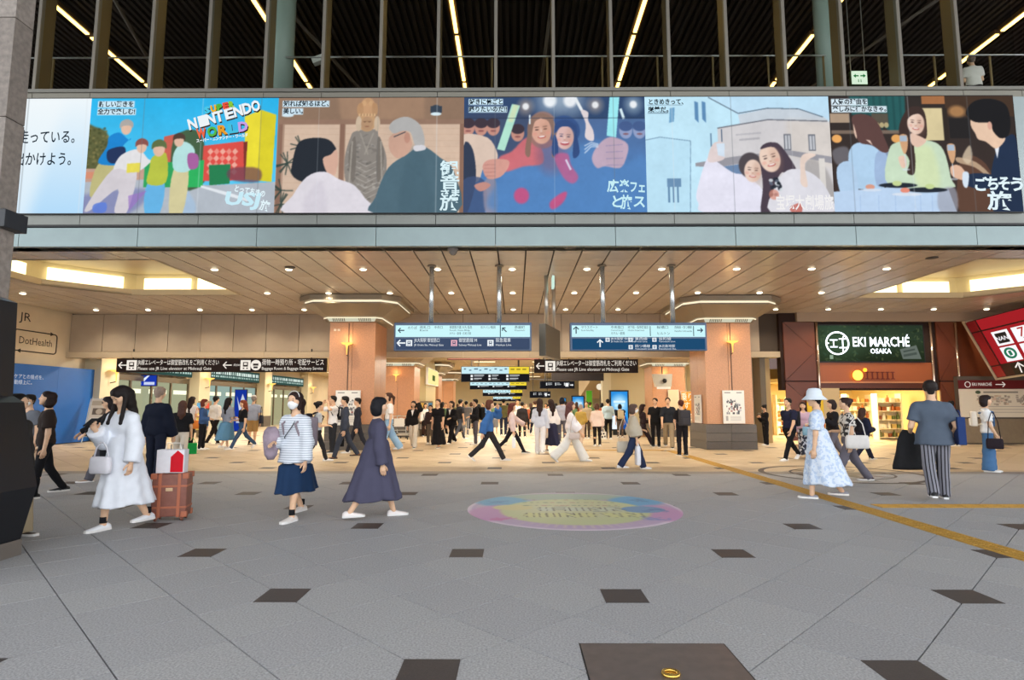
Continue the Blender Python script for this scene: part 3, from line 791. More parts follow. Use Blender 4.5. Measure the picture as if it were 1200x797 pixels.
# shop interior
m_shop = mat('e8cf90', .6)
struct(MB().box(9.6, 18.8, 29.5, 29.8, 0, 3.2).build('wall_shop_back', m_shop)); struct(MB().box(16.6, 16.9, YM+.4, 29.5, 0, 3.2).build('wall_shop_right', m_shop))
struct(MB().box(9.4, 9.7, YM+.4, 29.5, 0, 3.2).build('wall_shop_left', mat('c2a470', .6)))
struct(MB().box(xo0-.3, 18.8, YM+.4, 29.5, 2.45, 2.6).build('ceiling_shop', mat('f0e2bd', .6)))
ld = bpy.data.lights.new('shop_lamp', 'AREA'); ld.energy = 560; ld.color = (1, .84, .52); ld.size = 3.4; ld.size_y = 3.5; ld.shape = 'RECTANGLE'
sl = empty('shop_light_panel', (13.2, 25.6, 2.44)); tag(sl, 'bright warm ceiling light panel inside the market shop', 'ceiling light')
MB().box(-1.6, 1.6, -.3, .3, -.03, 0).build('diffuser', emit('ffe9a8', 3.0), sl)
l = bpy.data.objects.new('lamp', ld); C.objects.link(l); l.parent = sl; l.location = (0, 0, -.06)
goods = [MB().lathe([(.05, 0), (.05, .12), (.02, .16), (.02, .2), (0, .2)], (0, 0, 0), 8).mesh('jar', m_white), MB().box(-.07, .07, -.05, .05, 0, .12).mesh('box', m_white), MB().lathe([(.06, 0), (.075, .1), (.07, .11), (0, .11)], (0, 0, 0), 8).mesh('tin', m_white)]
gcol = [mat(c, .5) for c in ('f2ead2', 'd9c48e', '8a4a2a', 'c9b06a', 'e9e2cc', '5a6a34', 'b0652e', 'fff6e0')]
shelf_names = ['left front', 'middle', 'right front', 'left rear', 'right rear', 'centre rear']
for i, (x, y) in enumerate(((12.35, 25.2), (13.9, 26.2), (15.5, 25.0), (12.9, 28.6), (16.0, 28.0), (14.6, 29.0))):
    t = empty('display_shelf', (x, y, 0)); tag(t, 'white display shelf stacked with goods in the market shop, %s of three' % shelf_names[i], 'shelf', 'shop display shelves')
    for s in (-1, 1): MB().box(s*.5-.02, s*.5+.02, -.2, .2, 0, 1.9).build('side_panel', mat('efe3c4', .5), t)
    MB().box(-.5, .5, .17, .2, 0, 1.7).build('back_panel', mat('f1e2b8', .5), t)
    for j in range(5):
        MB().box(-.48, .48, -.2, .17, .08+j*.36, .11+j*.36).build('shelf_board', mat('efe3c4', .5), t)
        for k in range(5):
            o = inst(('jar', 'box', 'tin')[(k+j) % 3], goods[(k+j) % 3], (x-.38+k*.19, y-.07, .11+j*.36), None, (0, 0, 0), [rs.choice(gcol)], (1.2, 1.2, 1.4))
            tag(o, 'packaged goods, item %s on the %s shelf up of the %s shop display' % (['one', 'two', 'three', 'four', 'five'][k], ['lowest', 'second', 'third', 'fourth', 'top'][j], shelf_names[i]), 'packet', 'goods on the shop shelves')
for i, x in enumerate((13.3, 14.6)):
    o = MB().box(-.33, .33, 0, .04, -.07, .07).build('hanging_board', mat('3a2415', .5), None, False, (x, 24.5, 2.36)); tag(o, 'small dark menu board hanging in the shop doorway, %s one' % ('left', 'right')[i], 'sign board')
    for q in (-.18, -.04, .10): MB().box(q, q+.1, -.004, 0, -.03, .03).build('print', mat('d8c49a', .5), o)
yl = MB().box(-.3, .3, 0, .03, -.42, .42).build('yellow_poster', mat('f2c81c', .5), None, False, (11.12, YM-.12, 1.45)); tag(yl, 'yellow discount poster with the number 10 beside the shop opening', 'poster')
text('10', .42, (0, -.004, -.02), m_ink, yl, align='CENTER', bold=.005); 

# ---- map wall right of the market ---------------------------------------
YW = 22.1
x5 = P(1124, 470, YW)[0]
wr = struct(MB().box(x5, 20.5, YW, YW+.2, 0, P(1150, 441, YW)[1]).build('wall_map', mat('5f564c', .6)))
for k in range(4): MB().bbox(x5+.02+k*1.1, x5+1.11+k*1.1, YW-.05, YW, .05, P(1150, 491, YW)[1], .006).build('grey_tile', mat('8a7a62', .5, 0, .06, 8), wr)
z0, z1 = P(1150, 489, YW)[1], P(1150, 456, YW)[1]; z2 = P(1150, 446, YW)[1]
mb = empty('wall_map', (x5+2.1, YW-.04, (z0+z1)/2)); tag(mb, 'wide cream floor map board on the wall behind the denim overalls', 'map board')
A = Art(1124, 1210, 456, 490, 258, 100, 'e6dcc6')
A.ell(1138, 460, 2, 2, '4b5a3f'); A.rect(1142, 459, 1168, 461, '6d655a', .7)
for k in range(60):
    x, y = rs.uniform(1136, 1160), rs.uniform(463, 474); A.rect(x, y, x+rs.uniform(1, 3), y+rs.uniform(1, 3), rs.choice(['c2a184', 'b9b0a2', '8d7f70', 'd6b8a0', '9a8c7c', 'a89a88']), .8)
for k in range(50):
    x, y = rs.uniform(1166, 1188), rs.uniform(463, 474); A.rect(x, y, x+rs.uniform(1, 3), y+rs.uniform(1, 3), rs.choice(['c2a184', 'b9b0a2', '8d7f70', 'd6b8a0', '9a8c7c', 'a89a88']), .8)
for y in (477, 480.5, 484): A.line([(1138, y), (1190, y)], .5, '9a8f80')
for y in (460, 466, 472, 480): A.rect(1195, y, 1201, y+4, rs.choice(['8a4a3a', '6a5a50', 'a06a50'])); A.rect(1202, y+1, 1209, y+2, '6d655a', .7)
A.grid('map_face', lambda u, v: (-2.1+u*4.2, -.012, (z1-z0)/2-v*(z1-z0)), print_attr(.4), mb)
MB().box(-2.1, 2.1, -.01, .035, -(z1-z0)/2, (z1-z0)/2).build('board', m_white, mb)
rbnd = MB().box(-2.1, 2.1, -.01, .04, 0, z2-z1).build('red_sign_band', mat('6a1a1c', .4), None, False, (x5+2.1, YW-.04, z1+.01)); tag(rbnd, 'dark red sign band with an arrow above the cream map board', 'sign')
text('EKI MARCHÉ', .16, (-1.62, -.014, (z2-z1)/2), emit('efe6da', .8), rbnd, w=.72)
b = MB(); b.tube([(-1.78+.1*math.cos(t), -.014, (z2-z1)/2+.1*math.sin(t)) for t in np.linspace(0, 6.2832, 17)], .012, 5); b.tube([(-.75, -.014, (z2-z1)/2), (-.4, -.014, (z2-z1)/2)], .014, 5); b.tube([(-.5, -.014, (z2-z1)/2+.09), (-.4, -.014, (z2-z1)/2), (-.5, -.014, (z2-z1)/2-.09)], .014, 5); b.build('arrow', emit('efe6da', .8), rbnd)

# red illuminated directory hood at the right edge
def pt(px, py, Y): x, z = P(px, py, Y); return Vector((x, Y, z))
TL, BL = pt(1131, 378, 21.9), pt(1169, 443, 21.4)
TR = pt(1226, 353, 19.0); BR = BL+(TR-TL)*.93
org = TL.copy()
rdn = empty('red_directory', org); tag(rdn, 'red slanted illuminated shop directory with white logo tiles at right', 'directory sign')
def Q(u, v, o=0.0):
    p = (TL*(1-u)+TR*u)*(1-v)+(BL*(1-u)+BR*u)*v
    nrm = (TR-TL).cross(BL-TL).normalized()
    if nrm.dot(TL-Vector((0, 0, CAMH))) > 0: nrm = -nrm
    return p+nrm*o-org
def qpanel(u0, u1, v0, v1, o0, o1, name, m, par=None):
    par = par or rdn
    b = MB(); r = lambda o: [Q(u0, v0, o), Q(u1, v0, o), Q(u1, v1, o), Q(u0, v1, o)]
    b.loft([r(o0), r(o1)]); return b.build(name, m, par)
qpanel(0, 1, 0, 1, -.35, 0, 'hood', mat('3a1210', .5))
m_red = emit('b0242a', .85)
us = [0, .14, 1]; vs2 = [0, .2, .80, 1]
for i in range(2):
    for j in range(3):
        if i == 1 and j == 2: continue
        qpanel(us[i]+.012, us[i+1]-.012, vs2[j]+.012, vs2[j+1]-.012, 0, .03, 'red_panel', m_red if i else mat('9c1f26', .35))
bp = qpanel(.26, 1, .81, .99, 0, .035, 'arrow_panel', m_black)
def qtext(s, size, u, v, m, o=.05):
    p = Q(u, v, o); ex_ = (TR-TL).normalized(); nz = (TR-TL).cross(BL-TL).normalized()
    if nz.dot(TL-Vector((0, 0, CAMH))) > 0: nz = -nz
    ey = nz.cross(ex_).normalized()
    t = text(s, size, p, m, rdn, align='CENTER', bold=.004); t.matrix_local = Matrix.Translation(p) @ Matrix((ex_, ey, nz)).transposed().to_4x4(); return t
qtext('↑', .5, .36, .9, emit('f4efe6', 1.0)); qtext('Di', .5, .56, .9, emit('f4efe6', 1.0))
m_tile = emit('f4f1f4', 1.1)
logos = [(.25, .26, 0), (.5, .26, 1), (.75, .26, 2), (.25, .53, 3), (.5, .53, 4), (.75, .53, 5)]
for u, v, k in logos:
    qpanel(u, u+.2, v, v+.24, .03, .045, 'logo_tile', m_tile)
    if k == 0: qpanel(u+.03, u+.17, v+.035, v+.205, .045, .05, 'logo_ground', mat('23262e', .4)); qtext('NAN', .2, u+.1, v+.13, emit('f4f1f4', 1), .06)
    elif k == 1: qtext('7', .46, u+.1, v+.1, emit('c8302a', .8), .06); qtext('▾', .12, u+.1, v+.19, m_ink, .06)
    elif k == 3:
        b = MB(); c0 = Q(u+.1, v+.11, .05); ex_ = (TR-TL).normalized()*.17; ey_ = (TL-BL).normalized()*.17
        b.tube([c0+ex_*math.cos(t)+ey_*math.sin(t) for t in np.linspace(0, 6.2832, 19)], .04, 5); b.tube([c0-ey_*.5, c0+ey_*.5], .05, 5); b.build('green_ring_logo', emit('2f8a66', .7), rdn)
    else: qtext(['', '', 'カフェ', '', '本', '花'][k] if 0 else '●', .3, u+.1, v+.12, mat(['', '', '7a5a40', '', '4a9a9a', '9a6a3a'][k], .5), .06)
qpanel(-.03, 0, -.02, 1.02, -.36, .04, 'side_trim', mat('b8a58e', .4)); qpanel(-.03, 1, 1.0, 1.03, -.36, .04, 'bottom_trim', mat('b8a58e', .4))
# opening between right column and market: lit doorway with pale pier
struct(MB().box(8.75, 9.3, 23.3, 23.9, 0, 3.4).build('wall_pier', mat('cfc6ac', .5)))
struct(MB().box(9.3, 9.5, 22.6, 24, 0, 3.4).build('door_1', mat('6a5c42', .4)))
# ================================================================== VIDEO WALL
VZ0, VZ1 = 5.61, 8.25
m_scr = emit_attr(1.0)
vw = empty('video_wall', (.8, YF-.05, VZ0)); tag(vw, 'long video wall of bright travel advertisements above the concourse opening', 'video wall')
vedge = [-13.7, -9.466, -5.275, -1.137, 2.873, 6.943, 11.017]
MB().box(-13.72-.8, 11.03-.8, .0, .07, -.02, VZ1-VZ0+.02).build('housing', m_black, vw)
SK = 'f0c8ac'
def screen(k, A, seams=True):
    x0, x1, y0, y1 = A.box
    for n in range(-12, 12):          # dark hairlines between the display modules
        X = -.44+1.305*n
        if vedge[k]+.1 < X < vedge[k+1]-.1:
            x = x0+(X-vedge[k])/(vedge[k+1]-vedge[k])*(x1-x0); A.line([(x, y0), (x, y1)], 3.2, 'dfe6ea' if n % 2 else '6a6f74', .55)
    xa, xb = vedge[k]-.8, vedge[k+1]-.8; A.photo = k > 0
    return A.grid('screen_image', lambda u, v: (xa+u*(xb-xa), -.004, (VZ1-VZ0)*(1-v)), m_scr, vw)
def cap(k, A, lines, box='dff2fa', ink='1d2b38', sz=.27):
    """caption lines on pale bars; each (text, x, y, width) in the art's own units"""
    x0, x1, y0, y1 = A.box; xa, xb = vedge[k]-.8, vedge[k+1]-.8
    for s, x, y, wd, h in lines:
        X = xa+(x-x0)/(x1-x0)*(xb-xa); Z = (VZ1-VZ0)*(1-(y-y0)/(y1-y0)); W_ = wd/(x1-x0)*(xb-xa)
        text(s, h, (X, -.012, Z), emit(ink, .6), vw, w=W_, bold=.004)
def caplogo(k, A, s, x, y, wd, h, col='d8f2fa', rot=0, sh=0, bold=.006, out='3a5a6a'):
    x0, x1, y0, y1 = A.box; xa, xb = vedge[k]-.8, vedge[k+1]-.8
    X = xa+(x-x0)/(x1-x0)*(xb-xa); Z = (VZ1-VZ0)*(1-(y-y0)/(y1-y0)); W_ = wd/(x1-x0)*(xb-xa)
    t = text(s, h, (X, -.012, Z), emit(col, 1.0), vw, (math.pi/2, rot, 0), 'LEFT', 0, w=W_, bold=bold, shear=sh)
    return t
# 0: white panel with two lines of text
A = Art(-440, 420, 100, 632, 240, 150, 'f0f8fc', 'b4dcfa'); A.poly([(-440, 100), (300, 100), (180, 632), (-440, 632)], 'f4fafc', .6, False, 60)
screen(0, A); cap(0, A, [('て走っている。', 55, 285, 300, .33), ('に出かけよう。', 45, 388, 300, .33)], ink='1f3344')
cap(0, A, [('va', 40, 522, 66, .42)], ink='2a6fae')
# 1: amusement park
A = Art(25, 1163, 57, 743, 300, 180, '22b4ee', '62cdf4')
A.poly([(0, 230), (60, 230), (130, 260), (150, 330), (130, 480), (0, 490)], '5a5a30', 1, True, 10)
for _ in range(70): A.ell(rs.uniform(25, 140), rs.uniform(240, 470), 9, 8, rs.choice(['3f4420', '6f6a38', '4c4a24', '7d7440']), .7)
A.rect(20, 480, 420, 600, 'c89a84'); A.rect(20, 500, 80, 540, 'd98a6a')
A.poly([(0, 560), (500, 540), (760, 580), (1165, 560), (1165, 745), (0, 745)], 'b4bac2', 1, False)
A.poly([(0, 640), (400, 600), (300, 745), (0, 745)], '7d7fb0', .8, True, 20)
A.poly([(480, 290), (660, 250), (700, 480), (480, 500)], 'cf5a48', 1, False); A.poly([(540, 300), (700, 270), (740, 560), (560, 590)], '3f5a3a', 1, True, 6)
A.poly([(375, 450), (560, 440), (560, 590), (375, 590)], '2aa052', 1, False)
A.poly([(960, 170), (1060, 130), (1150, 160), (1140, 560), (980, 545)], 'f2e02c', 1, False); A.poly([(1060, 130), (1150, 160), (1140, 560), (1050, 552)], 'e0d020', 1, False)
A.poly([(905, 330), (985, 320), (980, 550), (920, 540)], '7c2a20', 1, False)
A.poly([(722, 345), (960, 318), (975, 550), (722, 555)], 'e2473c', 1, False)
for i in range(5):
    for j in range(4):
        cx, cy = 765+i*37, 380+j*40
        A.poly([(cx-18, cy), (cx, cy-20), (cx+18, cy), (cx, cy+20)], 'f08a78' if (i+j) % 2 else 'f6a894', 1, False)
A.poly([(620, 440), (730, 430), (730, 590), (560, 590)], '27b255', 1, False); A.poly([(760, 460), (890, 455), (890, 570), (770, 580)], '1f7a45', 1, False)
A.poly([(890, 480), (1060, 480), (1060, 560), (890, 545)], '6a3a48', .75, True, 8)
A.poly([(720, 580), (880, 620), (1010, 660), (1000, 675), (860, 635), (720, 592)], 'e8ecf0', 1, False)
A.poly([(620, 600), (690, 680), (690, 745), (600, 745)], 'a8c4e0', .8, True, 12)
def guy(hx, hy, hair, top, topc, legs, legc, r=40):
    A.poly(legs, legc); A.poly(top, topc); A.ell(hx, hy, r*.8, r, 'e8bca0'); A.poly([(hx-r, hy), (hx-r*.9, hy-r*.9), (hx, hy-r*1.35), (hx+r*.9, hy-r*.9), (hx+r, hy-r*.05), (hx+r*.5, hy-r*.35), (hx-r*.5, hy-r*.3)], hair)
guy(250, 238, 'b0a8a0', [(150, 290), (210, 265), (270, 310), (280, 300), (230, 360), (250, 440), (200, 460), (95, 445), (140, 350)], '1580d0', [(95, 455), (210, 455), (190, 560), (150, 640), (60, 640)], 'c2b878')
A.poly([(150, 370), (245, 350), (250, 420), (190, 450), (150, 430)], '1c2a50')
guy(350, 350, '8a4a40', [(230, 400), (330, 365), (390, 420), (410, 440), (330, 500), (230, 480), (190, 480)], 'e8e4e4', [(190, 480), (330, 480), (290, 735), (215, 735), (225, 600), (70, 725), (45, 700)], 'd9d0d4', 38)
A.poly([(270, 450), (350, 445), (350, 500), (270, 505)], 'e8d84a', 1, False)
guy(455, 365, '5a6a3a', [(420, 410), (500, 390), (510, 560), (400, 570), (405, 480)], 'b9c23a', [(400, 565), (500, 555), (485, 740), (395, 740)], '62b4e8', 44)
guy(572, 315, '4a3428', [(545, 390), (600, 320), (670, 370), (650, 490), (555, 490)], 'b8e4e0', [(550, 490), (640, 490), (620, 742), (540, 742)], 'd8cc96', 36)
A.poly([(635, 390), (690, 400), (695, 470), (650, 485), (630, 440)], 'a85a9a'); A.poly([(290, 640), (400, 610), (300, 730)], '9a6fc0', .7); A.poly([(90, 690), (160, 680), (160, 735), (90, 735)], '5a7ad8', .9)
for y, x2 in ((95, 288), (140, 300)): A.rect(66, y-20, x2, y+20, 'cfeaf6')
screen(1, A); cap(1, A, [('新しい驚きを', 72, 95, 210, .145), ('全力で楽しむ!', 68, 140, 228, .145)])
def wordlogo(k, A, s, x, y, wd, h, cols, rot):
    n = len(s); c, q = math.cos(rot), math.sin(rot)
    for i, ch in enumerate(s):
        for dx, dy, col, dz in ((5, 8, '3a2c24', 0), (0, 0, cols[i % len(cols)], .004)):
            t = caplogo(k, A, ch, x+i*wd/n*c+dx, y-i*wd/n*q+dy, wd/n*.95, h, col, -rot, 0, .014); t.location.y -= dz
wordlogo(1, A, 'SUPER', 718, 135, 185, .2, ['4cc8e8', 'f0b428', '58b848', 'e8543a', '8cc83c'], .22)
wordlogo(1, A, 'NINTENDO', 622, 225, 450, .34, ['eef4f8'], .28)
wordlogo(1, A, 'WORLD', 680, 278, 310, .3, ['f06a48', '58b848', 'e8a030', '48c0e0', 'c8a0e8'], .16)
caplogo(1, A, 'スーパー・ニンテンドー・ワールド', 678, 318, 310, .09, 'eef4f8', -.12, 0, .004)
caplogo(1, A, 'とっておきの', 920, 600, 185, .17, 'e4f6fc', .2, 0, .006); caplogo(1, A, 'USJ', 862, 660, 215, .4, 'c8ecf8', .05, .1, .016); caplogo(1, A, '旅', 1078, 700, 60, .25, 'e4f6fc', .2, 0, .006)
# 2: statue in a temple hall
A = Art(20, 1140, 57, 743, 300, 180, 'a4826a', 'b89680')
A.poly([(20, 57), (1140, 57), (1140, 190), (20, 190)], '8e6e56', 1, False); A.poly([(380, 57), (900, 57), (900, 190), (400, 190)], 'a98264', .7, False, 20)
for x0_, x1_ in ((65, 395), (430, 1115)): A.rect(x0_, 220, x1_, 745, 'd8b89e'); [A.line([(x0_, 240+j*36), (x1_, 246+j*36)], 2, 'bf9a7e', .6) for j in range(13)]
for x in (40, 412, 1128): A.rect(x-14, 195, x+14, 745, '8a6450')
A.rect(20, 190, 1140, 218, '94705a')
A.ell(970, 135, 34, 32, '2f3844'); A.rect(936, 110, 1006, 150, '2f3844'); A.ell(970, 158, 32, 10, 'dff2f8'); A.ell(80, 165, 36, 9, 'd8ecf4')
st = '8a8076'
A.poly([(490, 260), (460, 300), (430, 420), (440, 560), (500, 640), (560, 743), (640, 743), (680, 500), (670, 380), (630, 300), (610, 250)], st)
A.ell(558, 205, 52, 58, 'c09468'); A.ell(560, 120, 46, 62, 'c8966a'); A.ell(515, 130, 20, 40, 'b98a60'); A.ell(603, 130, 18, 40, 'b98a60'); A.ell(508, 215, 18, 45, 'cdb396'); A.ell(618, 215, 18, 45, 'cdb396'); A.ell(558, 215, 36, 42, 'b58b66')
for _ in range(90):
    x, y = rs.uniform(450, 660), rs.uniform(280, 720); A.ell(x, y, rs.uniform(8, 22), rs.uniform(3, 8), rs.choice(['6a625a', 'a8a098', '5a544e', 'c0b8ac', '7a7068']), .55, rs.uniform(-.8, .8))
for j in range(7): A.line([(500, 440+j*32), (560, 470+j*32), (640, 430+j*32)], 4, 'c9c2b6', .55)
[A.ell(520+k*19, 78+abs(2-k)*14, 11, 16, c) for k, c in enumerate(('b8875c', 'd0a070', 'c09064', 'd0a070', 'b8875c'))]; A.rect(506, 158, 612, 168, '8a6444'); [A.ell(512+k*18, 163, 7, 9, 'd8ac7c') for k in range(6)]
for s_ in (-1, 1): A.poly([(558+s_*70, 290), (558+s_*105, 380), (558+s_*95, 520), (558+s_*70, 560), (558+s_*60, 420)], '746a60'); A.line([(558+s_*85, 320), (558+s_*100, 640)], 9, 'b0a698', .7); A.line([(558+s_*40, 270), (558-s_*10, 400)], 8, 'a89e90', .6)
for s_ in (-1, 1): A.ell(558+s_*14, 204, 9, 3, '5a3c28', .8)
A.ell(558, 200, 30, 5, '7d5a3c', .25); A.ell(558, 232, 14, 4, '7d4a34', .6)
for i in range(40):
    t = rs.uniform(0, 6.28); cx, cy = rs.choice([(170, 350), (90, 450), (60, 610), (60, 690)]); A.line([(cx, cy), (cx+70*math.cos(t), cy+70*math.sin(t))], 8, '2f3c34', .8)
A.poly([(150, 330), (230, 300), (330, 310), (380, 370), (375, 420), (330, 500), (250, 520), (190, 560), (120, 520), (120, 440)], '1f2228')
A.poly([(300, 425), (345, 400), (380, 370), (392, 440), (385, 480), (375, 520), (330, 510)], 'd8a890')
A.poly([(90, 743), (130, 640), (210, 530), (310, 500), (400, 545), (490, 580), (560, 660), (605, 743)], 'e4dce2'); A.poly([(210, 640), (300, 560), (330, 743), (200, 743)], 'cfc6d0', .5, True, 20)
A.poly([(610, 743), (620, 650), (690, 480), (800, 400), (890, 350), (1000, 420), (1080, 500), (1100, 743)], '4a6470'); A.poly([(800, 420), (880, 370), (960, 743), (760, 743)], '3f5864', .5, True, 30)
A.poly([(700, 290), (780, 250), (830, 330), (800, 400), (740, 420), (700, 380), (690, 330)], 'cfa088'); A.ell(800, 300, 18, 32, 'c08a74')
A.poly([(690, 240), (720, 195), (800, 175), (880, 230), (905, 340), (850, 350), (820, 270), (770, 260), (720, 275)], 'b4b0ac'); A.line([(720, 295), (790, 265)], 6, '3a3a40'); A.poly([(840, 350), (900, 345), (910, 370), (850, 380)], 'dcd8dc')
for y, x2 in ((95, 328), (140, 172)): A.rect(46, y-19, x2, y+19, 'cfe6f2')
screen(2, A); cap(2, A, [('知れば知るほど、', 50, 95, 275, .145), ('美しい。', 50, 140, 120, .145)])
for s, y, h in (('観', 490, .36), ('音', 572, .34), ('さま', 632, .18), ('旅', 695, .36)): caplogo(2, A, s, 1000, y, 112, h, 'dcf4fa', 0, 0, .008)
# 3: fans with light sticks
A = Art(32, 1152, 68, 748, 300, 180, '4a5f8a', '4a84c8')
A.poly([(32, 68), (1152, 68), (1152, 200), (32, 200)], '2a4066', 1, False); A.poly([(32, 180), (500, 180), (480, 400), (32, 420)], '39425c', .8, True, 40)
for x, y, r, c in ((415, 125, 20, 'ffd0a0'), (845, 117, 20, 'ffd8b0'), (1080, 115, 22, 'e4fbff'), (565, 90, 40, 'e8f8ff'), (690, 90, 40, 'e8f8ff')): A.ell(x, y, r*2.2, r*2.2, c, .4, 0, 1); A.ell(x, y, r, r, 'ffffff', .9, 0, .5)
for x, y in ((60, 250), (140, 250), (215, 250), (365, 285), (1115, 270), (1030, 270)):
    A.ell(x, y, 40, 48, 'c88a78' if x < 500 else '8f9cc4'); A.ell(x, y-26, 42, 30, '3a2c34' if x < 500 else '3f5688'); A.ell(x, y+20, 18, 6, '7c4040', .7)
A.poly([(32, 290), (180, 310), (240, 400), (230, 450), (160, 480), (130, 560), (90, 560), (60, 440), (32, 380)], 'e0c4b0'); A.poly([(32, 360), (90, 380), (110, 560), (60, 748), (32, 748)], '2c3448'); A.poly([(32, 560), (160, 560), (165, 748), (32, 748)], '3a4a70', .8)
A.poly([(160, 570), (230, 560), (240, 748), (170, 748)], '9c8c98', .8, True, 10)
A.poly([(250, 560), (330, 480), (420, 330), (520, 340), (700, 360), (900, 340), (1000, 480), (1140, 420), (1152, 748), (240, 748)], '4f80bc', .75, True, 30)
A.poly([(330, 390), (420, 310), (500, 350), (520, 460), (400, 480), (280, 510), (250, 430)], 'd8686c', .95, True, 10)
A.ell(520, 265, 95, 110, '9a7064', .9); A.ell(570, 400, 90, 120, '7c5a74', .55, 0, .6); A.ell(650, 270, 98, 90, '2f4a80', .95)
A.face(510, 268, 80, 'e0a890', '3a2420', -.1); A.poly([(505, 165), (440, 200), (425, 290), (410, 400), (440, 420), (452, 300), (470, 220), (505, 195)], '8a6858', .95); A.poly([(510, 165), (575, 190), (600, 260), (610, 400), (575, 420), (578, 290), (555, 215), (510, 195)], '8a6858', .95); A.face(655, 310, 70, 'e4b8b0', '2a3050', .08); A.poly([(590, 290), (600, 225), (660, 205), (720, 235), (728, 290), (690, 250), (625, 250)], '2c4478'); A.poly([(588, 290), (575, 400), (610, 430), (612, 340)], '2c4478'); A.poly([(722, 280), (745, 400), (705, 430), (708, 340)], '2c4478')
A.ell(655, 345, 28, 12, 'b0404a', .8); A.ell(655, 340, 24, 5, 'fff4f0', .9)
A.poly([(590, 420), (670, 405), (690, 470), (735, 540), (700, 580), (640, 540)], 'c05a88', .85, True, 10); A.ell(388, 650, 46, 46, 'd04a78', .9, 0, .3); A.poly([(560, 690), (620, 640), (665, 630), (640, 690), (575, 730)], 'd04a78', .9, True, 8)
A.line([(660, 440), (690, 500)], 12, 'e8f0ff', .8)
A.poly([(150, 480), (190, 440), (300, 440), (310, 480), (260, 540), (180, 550)], 'd89888'); A.poly([(100, 590), (160, 570), (200, 590), (140, 625)], 'c88a7c'); [A.line([(160, 470+k*22), (230, 468+k*22)], 4, 'a86a60', .6) for k in range(4)]
A.poly([(330, 110), (380, 120), (285, 388), (238, 378)], 'b4e8d0', 1, False); A.poly([(340, 112), (372, 118), (335, 220), (305, 214)], 'dce8b8', .8, False, 6)
A.poly([(935, 70), (995, 70), (970, 310), (912, 300)], '9ceef4', 1, False); A.line([(720, 72), (762, 150)], 18, 'eef2f4'); A.poly([(755, 150), (800, 160), (800, 210), (830, 270), (830, 330), (780, 310), (785, 230)], 'e8d8d8'); A.line([(1000, 140), (1020, 200)], 16, 'dff4fa')
A.line([(440, 175), (440, 230)], 10, 'e8f4fa')
A.poly([(820, 440), (840, 380), (900, 320), (960, 310), (1040, 350), (1030, 430), (990, 490), (900, 480), (850, 490)], 'c8a8b8', .95, True, 4); [A.line([(905, 360+k*38), (1010, 352+k*40)], 5, '8a80a8', .6) for k in range(4)]
for k in range(3): A.line([(775, 360+k*22), (815, 340+k*12), (860, 350+k*8)], 8, 'd8e4f4', .7)
A.line([(32, 195), (1152, 195)], 4, '1f2c44', .7)
for y, x2 in ((98, 275), (142, 300)): A.rect(62, y-18, x2, y+18, 'cfeaf6')
screen(3, A); cap(3, A, [('好きに休ごと', 64, 98, 208, .145), ('踊りたいのだ!!', 60, 142, 238, .145)])
A_ = A
for s, x, y, wd, h in (('広', 910, 600, 70, .3), ('楽', 985, 600, 60, .3), ('フェ', 1045, 605, 90, .28), ('と', 925, 690, 60, .3), ('旅', 990, 695, 70, .34), ('ス', 1065, 690, 70, .3)): caplogo(3, A, s, x, y, wd, h, 'c8f0f8', .06, 0, .008)
# 4: two women in front of a theatre
A = Art(40, 1165, 70, 752, 300, 180, 'c2e6fa', 'cfdcf2')
A.poly([(40, 70), (430, 70), (610, 180), (640, 752), (40, 752)], 'c6ecfc', 1, False)
A.poly([(40, 340), (130, 310), (310, 330), (305, 752), (40, 752)], 'bfe6f8', 1, False); A.line([(40, 330), (130, 312), (315, 335), (300, 752)], 5, '7898b0')
A.poly([(480, 260), (790, 200), (980, 205), (1165, 225), (1165, 752), (480, 752)], 'd8d2d2', 1, False); A.poly([(610, 180), (790, 145), (980, 148), (1130, 195), (1165, 225), (790, 210), (620, 235)], 'ccd4dc', 1, False)
A.poly([(900, 210), (1165, 225), (1165, 500), (900, 420)], 'ded0c2', .6, False, 30)
A.line([(430, 75), (610, 172), (790, 142), (980, 146), (1125, 195)], 6, '5a6a7a'); A.line([(480, 260), (790, 210), (1150, 220)], 7, '6a6a72'); A.line([(505, 265), (505, 340)], 8, '5a6a80'); A.line([(440, 290), (440, 370)], 7, '5a7a98')
for x in (345, 390): A.poly([(x, 98), (x+24, 106), (x+24, 230), (x, 205)], '5a8ab8', 1, False)
A.poly([(195, 140), (225, 135), (218, 220), (188, 228)], '6fa4cc', 1, False)
for x, y0_ in ((880, 295), (1028, 298)):
    A.rect(x, y0_, x+44, y0_+98, '6f7078'); A.rect(x+8, y0_+8, x+20, y0_+90, 'c8c8cc'); A.rect(x+26, y0_+8, x+38, y0_+90, 'c8c8cc')
A.poly([(340, 465), (560, 430), (900, 390), (1165, 430), (1165, 470), (900, 420), (480, 490), (340, 485)], '9a969c', 1, False); A.poly([(480, 490), (620, 470), (620, 600), (580, 560)], '6a84a8', 1, False); A.poly([(1000, 470), (1100, 470), (1165, 600), (1165, 752), (1010, 752)], 'a8a09c', .8, True, 12); A.rect(1085, 440, 1120, 650, 'e0d8d0')
A.rect(165, 555, 250, 605, '6a90b4'); [A.rect(170+k*27, 605, 180+k*27, 695, '5a80a4') for k in range(3)]
A.line([(590, 300), (745, 288)], 10, 'b8b4b8', .8); A.line([(610, 330), (735, 320)], 12, 'a8a4a8', .7)
A.poly([(340, 640), (400, 460), (440, 440), (560, 520), (640, 540), (740, 630), (720, 752), (380, 752), (350, 700)], 'ece8f6'); A.poly([(420, 460), (425, 400), (460, 345), (510, 350), (520, 420), (500, 450)], 'e8d4d0')
A.poly([(470, 350), (520, 350), (518, 430), (478, 420)], 'd8eafa', .9, False)
